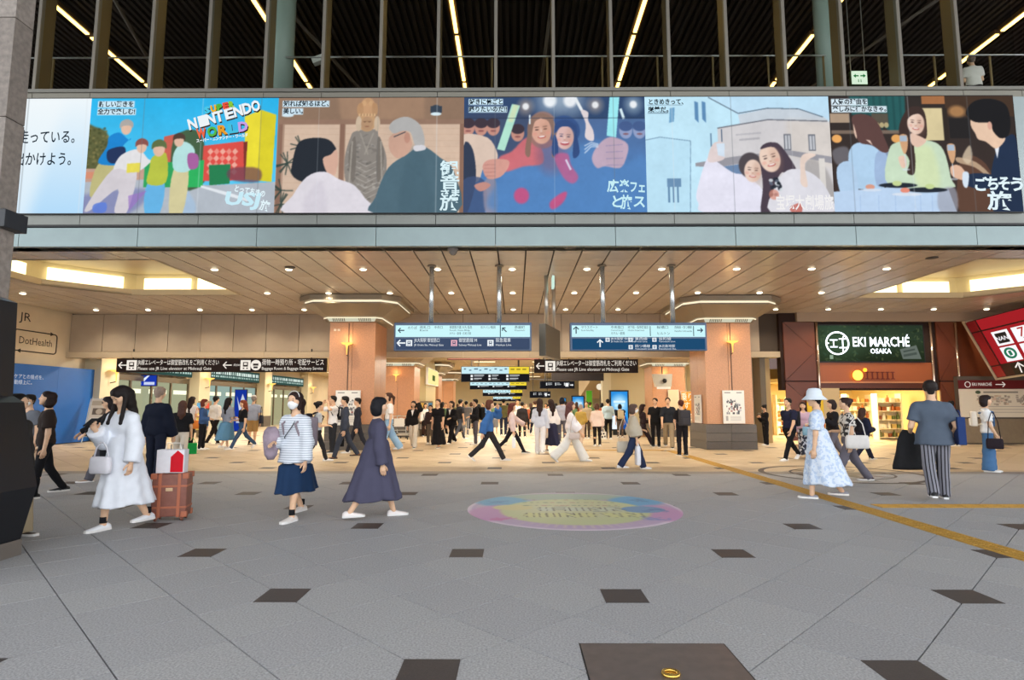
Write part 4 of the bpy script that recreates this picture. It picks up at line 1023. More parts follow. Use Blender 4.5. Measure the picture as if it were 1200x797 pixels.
A.ell(672, 480, 72, 76, '4a4042'); A.face(684, 512, 66, 'f0d0bc', '3a2a28', .1)
A.poly([(720, 752), (740, 600), (730, 430), (760, 355), (840, 350), (900, 420), (950, 520), (900, 560), (860, 520), (800, 620), (780, 752)], '453640')
A.face(790, 440, 80, 'f2d2bc', '3a2828', -.25); A.poly([(735, 385), (765, 352), (840, 348), (880, 400), (840, 378), (790, 372)], '453640')
A.poly([(780, 752), (820, 600), (890, 510), (1000, 510), (1090, 570), (1150, 680), (1150, 752)], 'e4e0e6'); A.poly([(970, 520), (975, 440), (1010, 410), (1070, 420), (1000, 470), (1010, 600), (970, 590)], 'eed4c4')
for _ in range(20): A.ell(rs.uniform(790, 850), rs.uniform(560, 670), 13, 9, rs.choice(['22242e', 'd8dce0', '5a6070', '141820']), .9, rs.uniform(0, 3))
A.ell(805, 650, 30, 30, 'e08a70', .7); A.poly([(900, 720), (960, 700), (965, 752), (905, 752)], 'c85a4a', .8)
A.line([(60, 122), (272, 122)], 3, '3a4a5a'); A.line([(60, 168), (185, 168)], 3, '3a4a5a')
screen(4, A); cap(4, A, [('ときめきって、', 60, 103, 212, .145), ('栄養だ。', 60, 150, 125, .145)]); caplogo(4, A, '宝塚大劇場旅', 812, 705, 345, .36, 'f2f0f0', 0, 0, .006)
# 5: dinner with sparkling wine
A = Art(10, 1138, 76, 757, 300, 180, '2a211c', '3a2a24')
A.poly([(140, 76), (480, 76), (470, 280), (380, 290), (260, 190), (150, 190)], '1f5a58', .9, False, 8); [A.rect(200+k*40, 76, 215+k*40, 280, '18403f', .6) for k in range(7)]
A.rect(580, 76, 720, 125, 'a8683a'); A.rect(720, 76, 1138, 200, '3f2a1c'); A.ell(790, 170, 50, 34, 'd89858', .7, 0, .6)
A.rect(580, 150, 700, 340, 'e0cc98'); A.rect(700, 150, 730, 345, '2a2019'); A.rect(735, 210, 860, 330, '1f1a18')
A.rect(15, 180, 135, 235, 'd0b090', .8); A.rect(20, 280, 430, 302, '8a7260', .8); A.ell(50, 330, 30, 24, 'f0a858'); A.ell(410, 330, 30, 24, 'f0a858'); A.rect(270, 180, 370, 260, '5a4a3a', .9); [A.ell(300+k*28, 250, 14, 16, 'e8d090', .7) for k in range(3)]
A.poly([(20, 400), (110, 380), (120, 480), (40, 480)], '6a6468', .9, True, 10)
A.poly([(780, 480), (860, 430), (960, 520), (980, 757), (760, 757), (760, 560)], '5a3a2a'); A.poly([(770, 440), (880, 470), (960, 545), (950, 560), (870, 500), (770, 470)], 'b89878')
A.poly([(800, 440), (850, 370), (860, 440), (830, 480)], 'd8c0a0', .8, True, 6)
A.poly([(120, 560), (115, 420), (170, 355), (280, 370), (350, 440), (360, 600), (120, 620)], 'b4d4f0'); A.poly([(280, 420), (370, 400), (350, 580), (270, 600)], '9ab0d4', .8)
A.poly([(150, 200), (230, 185), (300, 230), (340, 330), (360, 400), (320, 410), (260, 370), (190, 355), (165, 300)], '5a3a34'); A.poly([(155, 240), (170, 300), (170, 330), (158, 300)], 'e8c0a8'); A.poly([(225, 335), (250, 340), (265, 370)], 'f0ccb8', 1, False)
A.poly([(350, 610), (360, 400), (420, 350), (500, 345), (620, 345), (690, 400), (720, 560), (715, 620)], 'cce0c0'); A.poly([(500, 400), (620, 380), (650, 610), (520, 610)], 'dfe8a8', .6, True, 30)
A.poly([(430, 270), (470, 180), (520, 140), (580, 150), (600, 220), (590, 330), (520, 330), (515, 470), (500, 540), (460, 530), (480, 460), (440, 380)], '382620')
A.poly([(500, 300), (560, 320), (590, 345), (540, 380), (500, 360)], 'ecc4ac'); A.face(535, 240, 66, 'f4d2bc', '3a2420', .08); A.poly([(470, 230), (480, 175), (540, 150), (590, 180), (596, 220), (560, 185), (510, 195)], '382620')
A.poly([(960, 757), (960, 560), (1010, 400), (1080, 320), (1138, 350), (1138, 757)], '1c2840'); A.poly([(970, 545), (830, 540), (820, 610), (960, 620)], '1c2840'); A.poly([(1000, 390), (1030, 370), (1010, 450)], 'e8ecf2', 1, False)
A.poly([(870, 220), (900, 200), (980, 230), (1010, 300), (1070, 330), (1010, 390), (950, 350), (905, 335), (890, 300), (870, 262)], 'f0c8a8'); A.poly([(845, 170), (900, 110), (1000, 95), (1090, 130), (1110, 230), (1090, 310), (1040, 330), (1000, 290), (985, 240), (900, 235), (860, 210)], '171414'); A.ell(982, 255, 14, 24, 'e0a890')
A.poly([(725, 495), (780, 490), (820, 550), (800, 575), (730, 550)], 'e8b898'); A.poly([(795, 530), (830, 535), (815, 615), (790, 600)], 'dce8f4'); A.poly([(415, 440), (455, 435), (460, 490), (430, 500)], 'f0c8b0')
for x, y in ((452, 312), (735, 368)):
    A.poly([(x-22, y), (x+24, y), (x+22, y+70), (x+2, y+110), (x-16, y+70)], 'e0a878', .95); A.poly([(x-20, y), (x+22, y), (x+22, y+34), (x-20, y+34)], 'a8c0d8', .9, False); A.line([(x+2, y+110), (x+4, y+190)], 5, 'dce4ec', .9); A.ell(x+4, y+200, 24, 6, 'dce4ec', .6)
A.poly([(40, 500), (130, 470), (160, 640), (60, 660)], 'b8d4f0'); A.poly([(10, 640), (340, 615), (700, 625), (740, 757), (10, 757)], 'c0d8f4', 1, False); A.poly([(640, 640), (740, 620), (740, 757), (640, 757)], 'a0a0ac', .7, True, 8)
for x in (170, 280, 380, 530, 600): A.line([(x, 660), (x-5, 757)], 5, '9cb8e0', .5)
for x, y, rx in ((400, 603, 115), (570, 630, 125)): A.ell(x, y, rx, 15, '1c2028')
for x, y, c in ((395, 592, 'c8d890'), (590, 610, 'c8d890'), (440, 632, 'f08a70'), (232, 612, 'e09a80')): A.ell(x, y, 28, 15, c)
A.ell(450, 655, 90, 10, 'e0e8f4'); A.ell(240, 630, 60, 8, 'd8e4f4')
for y, x2 in ((112, 250), (155, 366)): A.rect(28, y-19, x2, y+20, 'dcecf4')
screen(5, A); cap(5, A, [('人気の理由を', 32, 112, 214, .145), ('楽しみに行かなきゃ。', 32, 155, 328, .145)])
for s, x, y, wd, h in (('ご', 850, 605, 78, .34), ('ち', 925, 600, 70, .34), ('そ', 995, 600, 70, .34), ('う', 1062, 605, 76, .34), ('旅', 925, 702, 150, .44)): caplogo(5, A, s, x, y, wd, h, 'e4f6fc', .03, 0, .012)
# end panel right of the screens
MB().box(11.05, 22, YF-.02, YF+.12, VZ0, VZ1).build('end_panel', mat('a8b4b4', .4, .3), wf)
MB().box(-20, -13.75, YF-.02, YF+.12, VZ0, VZ1).build('end_panel', mat('a8b4b4', .4, .3), wf)
# ================================================================== INNER HALL
ZC2 = 3.95
m_in = mat('d2c29c', .6, 0, .03, 2); m_pass = mat('b09a7c', .5)
ic = empty('ceiling_inner'); struct(ic)
MB().box(XL, 12, YB+.4, 62, ZC2+.03, ZC2+.3).build('backing', m_pass, ic)
ipm = MB().bbox(-.94, .94, -1.19, 1.19, 0, .04, .005).mesh('ceiling_panel', mat('b8a583', .5))
for i in range(-9, 7):
    for j in range(14): inst('ceiling_panel', ipm, (-.08+1.9*i, YB+1.65+j*2.4, ZC2-.01), ic)
struct(MB().box(XL, 12, 60, 60.3, 0, ZC2).build('wall_far', m_in))
struct(MB().box(9.5, 9.8, 22.9, 60, 0, ZC2).build('wall_inner_right', m_in))
# grey wall that closes the right bay, with a raking stair soffit beside it
struct(MB().box(4.9, 9.5, 33.0, 33.3, 0, ZC2).build('wall_bay', mat('b5a98a', .6)))
MB_ = MB(); MB_.prism([(4.9, 33, 3.9), (4.9, 46, 1.9), (4.9, 46, 3.9)], (3.2, 0, 0)); struct(MB_.build('trim_stair_soffit', mat('bda986', .6)))
struct(MB().box(4.5, 4.95, 30.8, 31.3, 0, ZC2).build('wall_bay_pier', mat('c4bb9e', .5)))
for x, y in ((-5.3, 27.5), (-5.3, 36), (-5.3, 44.5)): column(x-.75, x+.75, y-.8, y+.8, ZC2, False, .65)
column(6.2, 7.7, 27.0, 28.6, ZC2, False, .65)
sconce(-5.35, 26.7, 2.72, 'small glowing wall lamp on the second left column inside the hall', 0, .8, True, False)
sconce(6.75, 27.0, 2.72, 'small glowing wall lamp on the right column with the orange poster', 0, .8, True, False)
# hall lights (kept in rows on the inner ceiling)
lens2 = MB().box(-.6, .6, -.09, .09, -.02, 0).mesh('diffuser', emit('fff0c8', 3.0))
arl = bpy.data.lights.new('hall_lamp', 'AREA'); arl.energy = 200; arl.color = (1, .91, .74); arl.shape = 'RECTANGLE'; arl.size = 1.2; arl.size_y = .4
n = 0; colnm = ['leftmost', 'second from left', 'centre', 'second from right', 'rightmost']
for r, y in enumerate((24.6, 29.5, 34.5, 40, 46, 53)):
    for c_, x in enumerate((-14, -9, -1.8, 1.6, 8.6)):
        if x > 8 and y > 32: continue
        t = empty('ceiling_light', (x, y, ZC2-.02)); tag(t, 'long warm ceiling light in the inner hall, %s in the %s row back' % (colnm[c_], ['first', 'second', 'third', 'fourth', 'fifth', 'sixth'][r]), 'ceiling light', 'inner hall ceiling lights')
        MB().box(-.64, .64, -.12, .12, -.012, .02).build('frame', m_white, t); inst('diffuser', lens2, (0, 0, -.004), t)
        l = bpy.data.objects.new('lamp', arl); C.objects.link(l); l.parent = t; l.location = (0, 0, -.05)

# left gallery: pilasters with lamps, glazed fronts and lit signs along the wall
XG = -16.45
m_pil = mat('cfc4a8', .5); m_gls = glass((.92, .95, .92)); m_frm = mat('6a5f4e', .4, .4)
place = ['nearest', 'second', 'third', 'farthest']
for i, y in enumerate((24.0, 31.4, 39.5, 47.6)):
    o = struct(MB().box(XL, XG, y-.55, y+.55, 0, ZC2).build('wall_pilaster', m_pil)); MB().box(XL, XG+.03, y-.57, y+.57, 0, .7).build('plinth', m_base[0], o)
    sconce(XG, y-.0, 2.74, 'gold torch wall lamp on the left gallery pilaster, %s of four' % place[i], math.pi/2, 1.25, True, False)
for i, (ya, yb) in enumerate(((24.6, 30.8), (32, 38.9), (40.1, 47.0))):
    sf = empty('glazed_office', (XL, (ya+yb)/2, 0)); tag(sf, 'glazed office front along the left gallery, %s bay of three' % place[i], 'office')
    L = (yb-ya)/2
    MB().box(-.0, .15, -L, L, 2.5, 2.75).build('header', m_frm, sf)
    for k in range(5): MB().box(.05, .13, -L+k*L/2-.05, -L+k*L/2+.05, 0, 2.5).build('frame_post', m_frm, sf)
    for k in range(4): MB().box(.08, .09, -L+k*L/2+.05, -L+(k+1)*L/2-.05, .05, 2.5).build('pane', m_gls, sf)
    MB().box(.01, .03, -L, L, .0, 2.5).build('lit_back', emit(('c9c8a8', 'b8d0cc', 'cfc6a0')[i], .75), sf)
    for k in range(3): MB().box(.03, .045, -L+1+k*2, -L+2.4+k*2, 1.95, 2.15).build('light_strip', emit('fff6d8', 1.6), sf)
    ss = empty('lit_sign_band', (XL+.3, (ya+yb)/2, 3.15)); tag(ss, 'long lit sign band over the left gallery shop front, %s bay of three' % place[i], 'shop sign')
    A = Art(0, 200, 0, 26, 200, 26, '2f4a44')
    for k in range(26):
        x = 4+k*7.5; A.rect(x, 5, x+rs.uniform(2, 6), 13, 'eaf8f0', .95); A.rect(x, 16, x+rs.uniform(2, 6), 20, 'cfe8e0', .8)
    A.grid('sign_face', lambda u, v, L=L: (.08, (u-.5)*2*(L-.2), .3-v*.6), emit_attr(1.15), ss); MB().box(-.3, .07, -L+.2, L-.2, -.32, .32).build('sign_case', m_dark, ss)
# hanging blue shop sign, blue poster, vending racks at left
def at(px, py, Y): x, z = P(px, py, Y); return (x, Y, z)
def flat(name, px0, py0, px1, py1, Y, art_fn, label, cat, em=None, depth=.06, frame=.03, fcol=None):
    x0, z1 = P(px0, py0, Y); x1, z0 = P(px1, py1, Y)
    t = empty(name, ((x0+x1)/2, Y, (z0+z1)/2)); tag(t, label, cat)
    W2, H2 = (x1-x0)/2, (z1-z0)/2
    MB().box(-W2-frame, W2+frame, 0, depth, -H2-frame, H2+frame).build('frame', fcol or m_dark, t)
    A = art_fn(); A.grid('face', lambda u, v: (-W2+u*2*W2, -.006, H2-v*2*H2), emit_attr(em) if em else print_attr(.4), t)
    if cat == 'display': MB().box(-W2*.8, W2*.8, .02, depth-.01, -t.location.z, -H2-frame).build('stand', fcol or m_dark, t)
    return t, W2, H2
def a_blue():
    A = Art(0, 100, 0, 44, 90, 40, '1838a0', '2038b8'); A.poly([(22, 2), (34, 2), (46, 14), (62, 2), (72, 0), (50, 26)], 'e8f0fa', 1, False); A.poly([(5, 10), (25, 6), (20, 30), (8, 32)], '8a2a5a', .7, True, 4); A.rect(50, 28, 92, 40, 'dfe8f8', .9); A.rect(12, 34, 40, 38, 'b8c8f0', .7); return A
flat('hanging_sign', 155, 440, 183, 452, 27.0, a_blue, 'blue hanging shop sign with a white swoosh in the left gallery', 'shop sign', 1.0)
def a_bp():
    A = Art(0, 40, 0, 60, 40, 60, '1a3aa8'); A.poly([(6, 8), (16, 22), (26, 6), (34, 14), (18, 34)], 'dfe8f8', 1, False); A.rect(8, 40, 32, 48, 'd8e4f8'); return A
flat('banner_stand', 276, 457, 287, 505, 31.5, a_bp, 'narrow blue banner sign behind the people in the left gallery', 'banner', .8)
# long dark direction sign under the left lintel, and its twin in the middle
def dark_sign(px0, px1, py0, py1, Y, label):
    x0, z1 = P(px0, py0, Y); x1, z0 = P(px1, py1, Y)
    t = empty('direction_sign', ((x0+x1)/2, Y, (z0+z1)/2)); tag(t, label, 'sign')
    W2, H2 = (x1-x0)/2, (z1-z0)/2
    MB().bbox(-W2, W2, 0, .12, -H2, H2, .01).build('sign_case', mat('1d100d', .6, 0, 0, 1, 0, .2), t)
    return t, W2, H2, lambda px: -W2+(px-px0)/(px1-px0)*2*W2
m_ltr = emit('f4ece0', 1.0)
def arrow(par, x, z, L, s=1, m=None, th=.02, y=-.012, d=(1, 0)):
    b = MB(); c, q = d; h = L*.38
    pt_ = lambda u, v: (x+u*c-v*q, y, z+u*q+v*c)
    b.tube([pt_(0, 0), pt_(L, 0)], th, 6); b.tube([pt_(h, h), pt_(0, 0), pt_(h, -h)], th, 6)
    return b.build('arrow', m or m_ltr, par)
def picto(par, x, z, r, bgm, fgm, y=-.006):
    o = MB().box(x-r, x+r, y-.006, y, z-r, z+r).build('pictogram', bgm, par)
    b = MB(); b.box(x-r*.5, x+r*.5, y-.010, y-.006, z-r*.3, z+r*.6); b.box(x-r*.5, x-r*.2, y-.01, y-.006, z-r*.75, z-r*.5); b.box(x+r*.2, x+r*.5, y-.01, y-.006, z-r*.75, z-r*.5); b.build('pictogram_mark', fgm, par)
    MB().box(x-r*.3, x+r*.3, y-.013, y-.01, z+r*.05, z+r*.42).build('pictogram_mark', bgm, par)
t, W2, H2, fx_ = dark_sign(137, 382, 420, 436, YB-.1, 'long dark brown direction sign in Japanese and English below the left lintel')
mk = mat('1d100d', .6)
arrow(t, fx_(140), 0, .3); picto(t, fx_(155), 0, .19, m_ltr, mk)
text('JR線エレベーターは御堂筋改札をご利用ください', .23, (fx_(162), -.01, .09), m_ltr, t, w=fx_(257)-fx_(162)); text('Please use JR Line elevator at Midosuji Gate', .17, (fx_(162), -.01, -.13), m_ltr, t, w=fx_(248)-fx_(162))
arrow(t, fx_(262), 0, .32); text('約50m', .1, (fx_(274), -.01, 0), m_ltr, t, w=.3); picto(t, fx_(288), 0, .19, m_ltr, mk)
b = MB(); b.lathe([(.2, -.006), (.2, 0)], (0, 0, 0), 20); o = b.build('pictogram', m_ltr, t); o.location = (fx_(300), -.006, 0); o.rotation_euler = (math.pi/2, 0, 0)
b = MB(); b.box(-.1, .1, 0, .004, -.02, .06); b.box(-.08, .08, 0, .004, -.12, -.05); b.build('pictogram_mark', mk, t, loc=(fx_(300), -.02, 0))
text('荷物一時預り所・宅配サービス', .25, (fx_(307), -.01, .09), m_ltr, t, w=fx_(379)-fx_(307)); text('Baggage Room & Baggage Delivery Service', .16, (fx_(307), -.01, -.13), m_ltr, t, w=fx_(378)-fx_(307))
t2, W2, H2, fx_ = dark_sign(626, 748, 421, 437, YB-.1, 'dark brown elevator direction sign hanging beneath the middle lintel')
arrow(t2, fx_(628.5), 0, .3); picto(t2, fx_(645), 0, .19, m_ltr, mk)
text('JR線エレベーターは御堂筋改札をご利用ください', .23, (fx_(652), -.01, .09), m_ltr, t2, w=fx_(746)-fx_(652)); text('Please use JR Line elevator at Midosuji Gate', .17, (fx_(652), -.01, -.13), m_ltr, t2, w=fx_(737)-fx_(652))
for tt in (t, t2):
    hx = 3.4 if tt is t else 1.6
    for s in (-1, 1): MB().box(s*hx-.02, s*hx+.02, .04, .08, .24, .62).build('hanger', m_dark, tt)
# the two big lit guide signs on poles
YS = 14.4
m_sblue = emit('5a6f92', .62); m_slit = emit('c6f0f4', 1.08); m_sink = emit('1f3a5a', .6); m_sw = emit('eef4f8', 1.0)
def guide_sign(px0, px1, label, poles, col):
    x0, z1 = P(px0, 379, YS); x1, z0 = P(px1, 411, YS)
    t = empty('guide_sign', ((x0+x1)/2, YS, (z0+z1)/2)); tag(t, label, 'sign', 'lit guide signs hung on poles'); W2, H2 = (x1-x0)/2, (z1-z0)/2
    MB().bbox(-W2, W2, 0, .2, -H2, H2+.02, .015).build('sign_case', mat('4a5a72', .4, .3), t)
    MB().box(-W2+.05, W2-.05, -.006, 0, -H2+.03, -.04).build('lower_face', col, t)
    MB().box(-W2+.04, W2-.04, -.006, 0, .0, H2-.05).build('lit_strip', m_slit, t)
    for x in poles: 
        MB().lathe([(.06, 0), (.06, H-z0-H2*2)], (x-t.location.x, .1, H2), 14).build('pole', mat('cfd2d0', .25, .85), t, True)
        MB().lathe([(.11, 0), (.11, .03)], (x-t.location.x, .1, H-(z0+z1)/2-.04), 14).build('pole_collar', mat('8a7a66', .4, .4), t, True)
    return t, W2, H2, (lambda px: -W2+(px-px0)/(px1-px0)*2*W2)
g1, W2, H2, fx_ = guide_sign(462, 623, 'blue lit guide sign with left arrows hung on two poles beside the left column', (-2.08, -.40), emit('55688c', .55))
yU, yL = H2*.48, -H2*.5
arrow(g1, fx_(467), yU, .15, m=m_sink, th=.013); arrow(g1, fx_(589), yU+.06, .14, m=m_sink, th=.013, d=(.7, -.7)); arrow(g1, fx_(466), yL+.02, .2, m=m_sw, th=.018)
MB().box(fx_(586), fx_(587), -.012, -.006, .0, H2-.05).build('divider', m_sink, g1)
for s, px, dz, sz, wd in (('のりば', 478, .06, .085, .22), ('改札口', 492, .07, .08, .25), ('Exit', 492, -.0, .06, .2), ('中央口', 509, .07, .075, .2), ('御堂筋方面 大丸 阪急', 527, .07, .08, .55), ('South Gate Bldg.', 527, .0, .05, .5), ('ホテル・劇場・広場 方面', 527, -.08, .07, .52), ('ヨドバシ梅田', 563, .07, .08, .36), ('茶屋町', 603, .07, .08, .25), ('Chayamachi', 603, .0, .05, .25)):
    text(s, sz, (fx_(px), -.01, yU+dz), m_sink, g1, w=wd)
for px, c in ((480, m_sw), (532.5, emit('f0b8c8', .9)), (575, m_sw)): picto(g1, fx_(px), yL+.02, .075, c, emit('55688c', .55))
for s, px, dz, sz, wd in (('JR大阪駅 御堂筋口', 486, .06, .11, .62), ('JR Osaka Sta. Midosuji Gate', 486, -.05, .07, .72), ('御堂筋線 M', 538, .06, .11, .44), ('Subway Midosuji Line', 538, -.05, .07, .55), ('阪急電車', 581, .06, .11, .36), ('Hankyu Line', 581, -.05, .07, .38)):
    text(s, sz, (fx_(px), -.01, yL+.02+dz), m_sw, g1, w=wd)
g2, W2, H2, fx_ = guide_sign(668, 829, 'blue lit guide sign with up arrows hung on two poles beside the right column', (2.16, 3.88), emit('2f6a9c', .5))
arrow(g2, fx_(675), yU+.09, .17, m=m_sink, th=.013, d=(0, -1)); arrow(g2, fx_(824), yU, .13, m=m_sink, th=.013, d=(-1, 0)); arrow(g2, fx_(703), yL+.1, .18, m=m_sw, th=.016, d=(0, -1))
MB().box(fx_(762), fx_(762.8), -.012, -.006, .02, H2-.07).build('divider', m_sink, g2); MB().box(fx_(813), fx_(813.8), -.012, -.006, .02, H2-.07).build('divider', m_sink, g2)
for s, px, dz, sz, wd in (('サウスゲート', 681, .07, .08, .4), ('South Gate Bldg', 681, 0, .05, .3), ('中央南口', 716, .07, .08, .3), ('Central South', 716, 0, .05, .3), ('ホテル・劇場', 716, -.08, .08, .33), ('地下街・阪神百貨店', 736, .07, .08, .5), ('Hanshin Department', 736, 0, .05, .4), ('桜橋口', 770, .07, .08, .28), ('ヒルトン', 770, -.08, .08, .3), ('西梅田・四つ橋線', 791, .07, .08, .42), ('Nishi-Umeda', 791, -.02, .06, .42)):
    text(s, sz, (fx_(px), -.01, yU+dz), m_sink, g2, w=wd)
for px, dz in ((712, .1), (739, .1), (767, .1), (739, -.08), (767, -.08)): picto(g2, fx_(px), yL+dz, .05, m_sw, emit('2f6a9c', .5))
for s, px, dz, sz, wd in (('JR大阪駅 中央口', 716, .12, .07, .55), ('JR Osaka Sta. Central Gate', 716, .055, .05, .6), ('東西線', 744, .12, .08, .3), ('Tozai Line', 744, .055, .05, .3), ('四つ橋線', 744, -.06, .08, .36), ('Yotsubashi Line', 744, -.125, .05, .42), ('谷町線', 772, .12, .08, .3), ('Tanimachi Line', 772, .055, .05, .4), ('JR北新地駅', 772, -.06, .08, .4), ('Kitashinchi Sta.', 772, -.125, .05, .42)):
    text(s, sz, (fx_(px), -.01, yL+dz), m_sw, g2, w=wd)
# crosswise sign seen edge-on, on two poles
cs = empty('side_guide_sign', (.90, 16.0, 3.12), -.30); tag(cs, 'guide sign with coloured stripes seen edge-on on two poles in the middle', 'sign')
MB().bbox(-.07, .11, -.75, .95, -.42, .42, .012).build('sign_case', mat('5a564e', .4, .3), cs)
A = Art(0, 100, 0, 50, 80, 40, '7a96c8')
for k, c in enumerate(('e8ecf0', '4a6ac0', 'd8c048', '8ac060', '6a7ab8', 'e0e4e8', 'b04a5a', '5a70b0')): A.poly([(k*13-8, 0), (k*13+4, 0), (k*13+4, 50), (k*13-8, 50)], c, 1, False)
A.rect(0, 38, 100, 50, '4a5a7a'); A.grid('striped_face', lambda u, v: (-.078, .9-u*1.6, .38-v*.76), emit_attr(.8), cs)
for y in (-.3, .55): MB().lathe([(.055, 0), (.055, H-3.54)], (.02, y, .42), 12).build('pole', mat('c9c4ba', .3, .8), cs, True)
# signs further down the hall
def far_sign(px0, py0, px1, py1, Y, split, label, yel=True, rows=2):
    def art():
        A = Art(0, 160, 0, 36, 160, 40, '1a1a1e'); 
        if split: A.rect(0, 0, 160, 17, 'c6e8f0'); 
        if split and yel: A.rect(112, 0, 160, 17, 'ecd23c')
        if split:
            for k in range(9): A.rect(6+k*12, 4+(k % 2)*3, 6+k*12+rs.uniform(4, 9), 7+(k % 2)*3, '3a5a70', .8)
            if yel: [A.rect(116+k*14, 5, 125+k*14, 8, '7a6a20', .8) for k in range(3)]
        for j in range(rows):
            y = (20 if split else 8)+j*7.5
            for k in range(3):
                x = 22+k*42+(6 if not split else 0); A.rect(x, y, x+5, y+5, 'eef0f0'); A.rect(x+8, y, x+rs.uniform(20, 32), y+2.2, 'dfe4e6', .9); A.rect(x+8, y+3.2, x+rs.uniform(18, 30), y+4.6, 'b8bec2', .7)
        if not split: A.poly([(140, 17), (150, 17), (147, 12), (156, 19), (147, 26), (150, 21), (140, 21)], 'ffffff', 1, False); A.rect(118, 10, 132, 27, 'eef0f0')
        return A
    t, W2, H2 = flat('hall_sign', px0, py0, px1, py1, Y, art, label, 'sign', 1.05, .15, .02)
    for s in (-1, 1): MB().box(s*W2*.7-.02, s*W2*.7+.02, .04, .08, H2, ZC2-t.location.z).build('hanger', m_dark, t)
far_sign(541, 430, 620, 447, 26, True, 'black hall sign with a lit blue and yellow top strip, nearest of the row')
far_sign(551, 448, 617, 456, 33, True, 'hall sign with lit top strip, second of the row down the hall', rows=1)
far_sign(566, 457, 612, 464, 40, True, 'hall sign with lit top strip, third of the row down the hall', rows=1)
far_sign(578, 465, 610, 470, 48, True, 'hall sign with lit top strip, farthest of the row down the hall', rows=1)
far_sign(633, 447, 673, 455, 30, False, 'black hall sign with a white right arrow below the elevator sign')
far_sign(621, 459, 645, 466, 38, False, 'small black hall sign with a right arrow far down the hall')
o = MB().bbox(-1.1, 1.1, 0, .1, -.17, .17, .01).build('blank_sign', mat('241c1a', .5), None, False, at(677, 441.5, 25)); tag(o, 'plain dark sign board hanging behind the middle elevator sign', 'sign')
for s in (-1, 1): MB().box(s*.8-.015, s*.8+.015, .04, .07, .17, ZC2-o.location.z).build('hanger', m_dark, o)
# digital poster screens
def a_dig():
    A = Art(0, 40, 0, 90, 60, 110, '2a8ad8', '3aa0e8'); A.ell(20, 30, 18, 20, 'bfe8fa', .8, 0, .8); A.rect(6, 22, 34, 27, 'dff4ff', .9); A.rect(9, 30, 31, 36, 'c8ecff', .8)
    for x, c in ((10, 'f0e4d8'), (28, 'e8d4c8')): A.ell(x, 52, 6, 7, c); A.ell(x, 48, 6.5, 5, '2a3040'); A.poly([(x-9, 90), (x-7, 62), (x, 58), (x+8, 62), (x+10, 90)], 'e8f0f8' if x < 20 else '1a50a0')
    return A
flat('digital_poster', 716, 459, 736, 503, 28.5, a_dig, 'tall lit blue digital poster stand on the right of the hall', 'display', 1.1, .25, .07, m_black)
flat('digital_poster', 671, 465, 684, 492, 38, a_dig, 'lit blue digital poster further down the hall behind the crowd', 'display', 1.0, .2, .07, m_black)
flat('digital_poster', 657, 467, 663, 490, 44, a_dig, 'small lit blue digital poster far down the hall', 'display', 1.0, .2, .05, m_black)
flat('green_display', 687, 458, 694, 480, 40, lambda: Art(0, 10, 0, 20, 10, 20, '5aa028', '7ab838'), 'narrow green lit panel down the hall', 'display', .8, .1, .03, mat('c8c0a0', .5))
# orange poster on the inner right column
def a_or():
    A = Art(0, 60, 0, 66, 60, 66, 'd08a1c'); A.rect(0, 50, 60, 66, 'e8dcc4'); A.rect(10, 54, 50, 56, 'c07a2a'); A.rect(10, 59, 40, 61, '8a7a6a'); return A
t, W2, H2 = flat('orange_poster', 798, 459, 820, 493, 26.9, a_or, 'orange poster with white Japanese lettering on the inner right column', 'poster', None, .04, .01, m_white)
text('乗りた', .42, (0, -.014, .38), m_white, t, align='CENTER', w=.75); text('すぁ', .36, (0, -.014, -.0), m_white, t, align='CENTER', w=.6)
flat('pale_poster', 783, 457, 796, 493, 26.9, lambda: Art(0, 10, 0, 20, 10, 20, 'e2cfae', 'd8c29c'), 'plain pale poster left of the orange poster', 'poster', None, .03, .01, m_white)
# posters on the front columns
def a_map():
    A = Art(0, 56, 0, 80, 84, 120, 'efece4'); A.rect(4, 4, 20, 6, '6a6a6a'); A.rect(36, 4, 50, 6, '6a6a6a')
    for _ in range(46):
        x, y = rs.uniform(8, 44), rs.uniform(20, 50); A.rect(x, y, x+rs.uniform(2, 6), y+rs.uniform(2, 6), rs.choice(['2f3236', '6a6d70', 'a8aaac', '4a4c50', '8a3a3a', '5a5c60', 'd0d0d0']), .9)
    for _ in range(8): x = rs.uniform(8, 40); A.rect(x, 53, x+4, 58, rs.choice(['4a4c50', '8a8c90']))
    for y in (63, 66, 69, 72): A.rect(18, y, 46, y+1, 'a0a0a0', .7)
    A.rect(6, 62, 12, 74, '9a9a9a', .8); return A
flat('map_poster', 394, 458, 421, 498, 19.05, a_map, 'white station map poster at the foot of the left pink column', 'poster', None, .04, .012, m_white)
flat('map_poster', 847, 458, 873, 496, 19.3, a_map, 'white station map poster on the front of the right pink column', 'poster', None, .04, .012, m_white)
t = empty('side_poster', (6.16, 20.2, 1.3)); tag(t, 'narrow poster on the left side of the right pink column', 'poster')
a_map().grid('face', lambda u, v: (-.012, .35-u*.7, .45-v*.9), print_attr(.4), t); MB().box(-.01, .02, -.37, .37, -.47, .47).build('frame', m_white, t)
